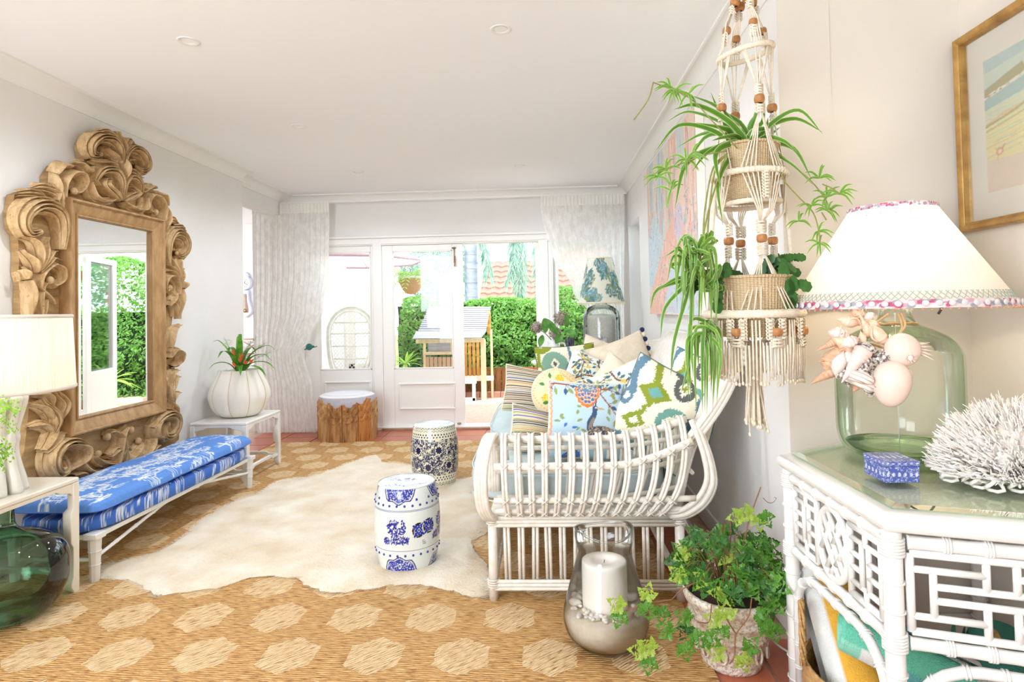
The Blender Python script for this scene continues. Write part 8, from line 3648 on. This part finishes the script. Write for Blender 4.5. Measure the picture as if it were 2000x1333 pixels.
# ================================================================ GRAPE IVY IN A WHITEWASHED POT
PT = Vector((.655, 2.235, .0))
pot = thing('whitewashed_pot', 'whitewashed rough terracotta pot with raised bands holding the grape ivy', 'pot', PT + Vector((0, 0, .003)))
PW_, t = new_mat('whitewashed_terracotta', .9, .2)
f = t.noise(t.coord(), 12, 5, .7)
f2 = t.noise(t.coord(), 70, 3, .7)
t.col(t.mix(t.ramp(f2, [(.38, (0, 0, 0)), (.55, (1, 1, 1))]), L((190, 162, 138)), t.mix(f, L((240, 232, 220)), L((222, 208, 190)))))
t.bump(t.m('ADD', f, f2), .9, .008)
prof = [(.001, .004), (.100, .0), (.104, .012), (.106, .03), (.118, .075), (.128, .115), (.136, .118), (.136, .128), (.132, .132), (.140, .170), (.148, .174), (.147, .184), (.142, .188), (.148, .215), (.158, .222), (.164, .240), (.162, .258), (.152, .260), (.148, .245), (.14, .22)]
MB().lathe(prof, 72, rf=lambda a, j: 1 + (.012 * math.sin(16 * a) if .2 < j < .35 else 0) + .004 * math.sin(5 * a)).build('pot_body', PW_, pot)
for k in range(12):
    a = 2 * math.pi * k / 12
    MB().tube([((.124) * math.cos(a + .12 * math.sin(q)), .124 * math.sin(a + .12 * math.sin(q)), .075 + .028 * math.cos(q)) for q in [j * .63 for j in range(10)]], .005, 6, closed=True).build('relief', PW_, pot)
MB().lathe([(.001, .235), (.147, .232)], 32).build('soil', MAT['potting_soil'], pot)
IV = [leafmat('ivy_leaf', (66, 130, 40), (112, 166, 58), .3, 14), leafmat('young_ivy_leaf', (150, 186, 66), (190, 212, 96), .4, 14), leafmat('dark_ivy_leaf', (40, 92, 36), (70, 124, 48), .2, 14)]
ivy = thing('grape_ivy', 'grape ivy with lobed leaves sprawling over and out of the whitewashed pot', 'plant', PT + Vector((0, 0, .24)))
STM = plain('reddish_vine', (150, 90, 66), (120, 96, 50), .6, 30)
half = [(0, 0), (.10, -.06), (.22, .02), (.32, -.02), (.36, .12), (.46, .16), (.40, .28), (.44, .36), (.30, .40), (.30, .50), (.22, .54), (.24, .66), (.14, .70), (.13, .82), (.06, .88), (0, 1.0)]
outl = half + [(-x, y) for x, y in reversed(half[1:-1])]
lm = []
for v_ in range(3):
    vs = [(x, y, .10 * abs(x) * 1.2 - .16 * y * y + .02 * math.sin(9 * y + v_) * abs(x) * 4) for x, y in outl]
    mid = [(0, .25, .0), (0, .5, -.04), (0, .72, -.08)]
    m = MB()
    n = len(vs)
    vs2 = vs + mid
    fs = []
    for i in range(n):
        y_ = (vs[i][1] + vs[(i + 1) % n][1]) / 2
        c = n if y_ < .34 else (n + 1 if y_ < .6 else n + 2)
        fs.append((i, (i + 1) % n, c))
    nh_ = len(half)
    # close the gaps between the three midrib points
    for i in range(n):
        a_, b_ = i, (i + 1) % n
    tri = []
    m.add(vs2, fs + [])
    lm.append(m)
first_leaf = {}


def ivyleaf(p, s, d, nrm, kind, parent, off):
    key = kind
    if key not in first_leaf:
        o = lm[kind % 3].build('leaf', IV[kind], parent, smooth=False)
        first_leaf[key] = o
    else:
        o = first_leaf[key].copy()
        C.objects.link(o)
        o.parent = parent
    d = Vector(d).normalized()
    nrm = Vector(nrm)
    x = d.cross(nrm)
    if x.length < 1e-3:
        x = d.orthogonal()
    x.normalize()
    z = x.cross(d)
    M_ = Matrix((x, d, z)).transposed().to_4x4()
    o.matrix_basis = Matrix.Translation(Vector(p) - off) @ M_ @ Matrix.Scale(s, 4)


rd = random.Random(61)
OF = PT + Vector((0, 0, .24))


def trifoliate(p, d, s, kind):
    d = Vector(d).normalized()
    nrm = Vector((rd.gauss(0, .35), -1 + rd.gauss(0, .3), .75 + rd.gauss(0, .3)))
    ivyleaf(p, s, d, nrm, kind, ivy, OF)
    sd_ = d.cross(Vector((0, -1, .4))).normalized()
    for sg in (-1, 1):
        ivyleaf(p, s * .82, d * .35 + sd_ * sg, nrm, kind, ivy, OF)


# dense mound
for k in range(78):
    a, q = rd.uniform(0, 2 * math.pi), rd.random() ** .5
    x, y = .205 * q * math.cos(a), .17 * q * math.sin(a)
    z = .30 + .13 * (1 - q * q) + rd.uniform(-.06, .05)
    if y > .1:
        y *= .7
    p = PT + Vector((x, y, z))
    d = Vector((math.cos(a) * (.3 + q), math.sin(a) * q - .3, -.35 + rd.uniform(-.4, .5)))
    trifoliate(p, d, rd.uniform(.050, .075), rd.choice((0, 0, 0, 2, 2, 1)))
    MB().tube(smooth_path([PT + Vector((x * .2, y * .2, .24)) - OF, PT + Vector((x * .7, y * .7, z + .02)) - OF, p - OF], 3), .0016, 4).build('stem', STM, ivy)
# trailing and climbing vines traced from the photo
vines = [([(1450, 1100), (1455, 1055), (1462, 1020), (1474, 985), (1486, 952)], 2.20, [(1448, 1008, 3.3, 1), (1466, 1004, 2.9, 1), (1480, 1010, -1.4, 1), (1490, 1006, -1.0, 0)]),
         ([(1380, 1130), (1335, 1150), (1312, 1172)], 2.12, [(1330, 1128, 2.4, 1), (1340, 1128, 2.9, 0), (1290, 1190, -1.5, 0)]),
         ([(1312, 1172), (1262, 1180), (1222, 1194)], 2.06, [(1262, 1168, 1.3, 1), (1258, 1182, -1.2, 0), (1214, 1186, 2.6, 1), (1212, 1198, -1.9, 0)]),
         ([(1390, 1180), (1385, 1215), (1362, 1216)], 2.08, [(1345, 1210, 2.6, 0), (1345, 1225, -2.2, 2)]),
         ([(1375, 1235), (1320, 1250), (1282, 1276)], 2.02, [(1310, 1236, 2.6, 0), (1335, 1262, -1.3, 0), (1355, 1240, -.9, 0), (1380, 1245, -.5, 0), (1276, 1268, 2.6, 1), (1268, 1288, -1.7, 0), (1258, 1272, 3.0, 1)]),
         ([(1468, 1170), (1462, 1205), (1438, 1240), (1435, 1280), (1425, 1298)], 2.03, [(1405, 1212, 2.8, 1), (1412, 1225, -2.0, 0), (1480, 1200, -.5, 0), (1492, 1220, -1.0, 0), (1410, 1276, 2.9, 1), (1448, 1284, -1.2, 1), (1460, 1270, .9, 0)]),
         ([(1438, 1240), (1428, 1225), (1418, 1208)], 2.03, [(1420, 1205, 1.6, 1)]),
         ([(1500, 1170), (1512, 1200), (1508, 1225)], 2.08, [(1500, 1190, -2.0, 2), (1512, 1225, -1.4, 0)])]
for px, yy, lvs in vines:
    MB().tube(smooth_path([P(u, w, y=yy) - OF for u, w in px], 5), .0022, 5).build('vine', STM, ivy)
    for (u, w, a, kd) in lvs:
        ivyleaf(P(u, w, y=yy - .01), .058, (math.cos(a), -.15, math.sin(a)), (0, -1, .35), kd, ivy, OF)
        ivyleaf(P(u, w, y=yy - .012), .046, (math.cos(a + .9), -.15, math.sin(a + .9)), (0, -1, .5), kd, ivy, OF)
        ivyleaf(P(u, w, y=yy - .012), .044, (math.cos(a - .9), -.15, math.sin(a - .9)), (0, -1, .5), kd, ivy, OF)
m = MB()
m.tube(smooth_path([P(u, w, y=2.2) - OF for u, w in ((1490, 973), (1500, 982), (1510, 982), (1516, 974), (1512, 972))], 5), .0010, 4)
m.build('tendril', STM, ivy)

# white flex of the lamp trailing down behind the table leg
fl = MB().tube(smooth_path([(.93, 2.36, .40), (.90, 2.33, .25), (.80, 2.31, .10), (.86, 2.30, .012), (.95, 2.22, .010), (.99, 2.14, .010), (1.2, 2.25, .01)], 6), .004, 6)
tag(fl.build('lamp_flex', WHITE, None), 'white lamp flex trailing on the tiles between the ivy pot and the bamboo table', 'cord')
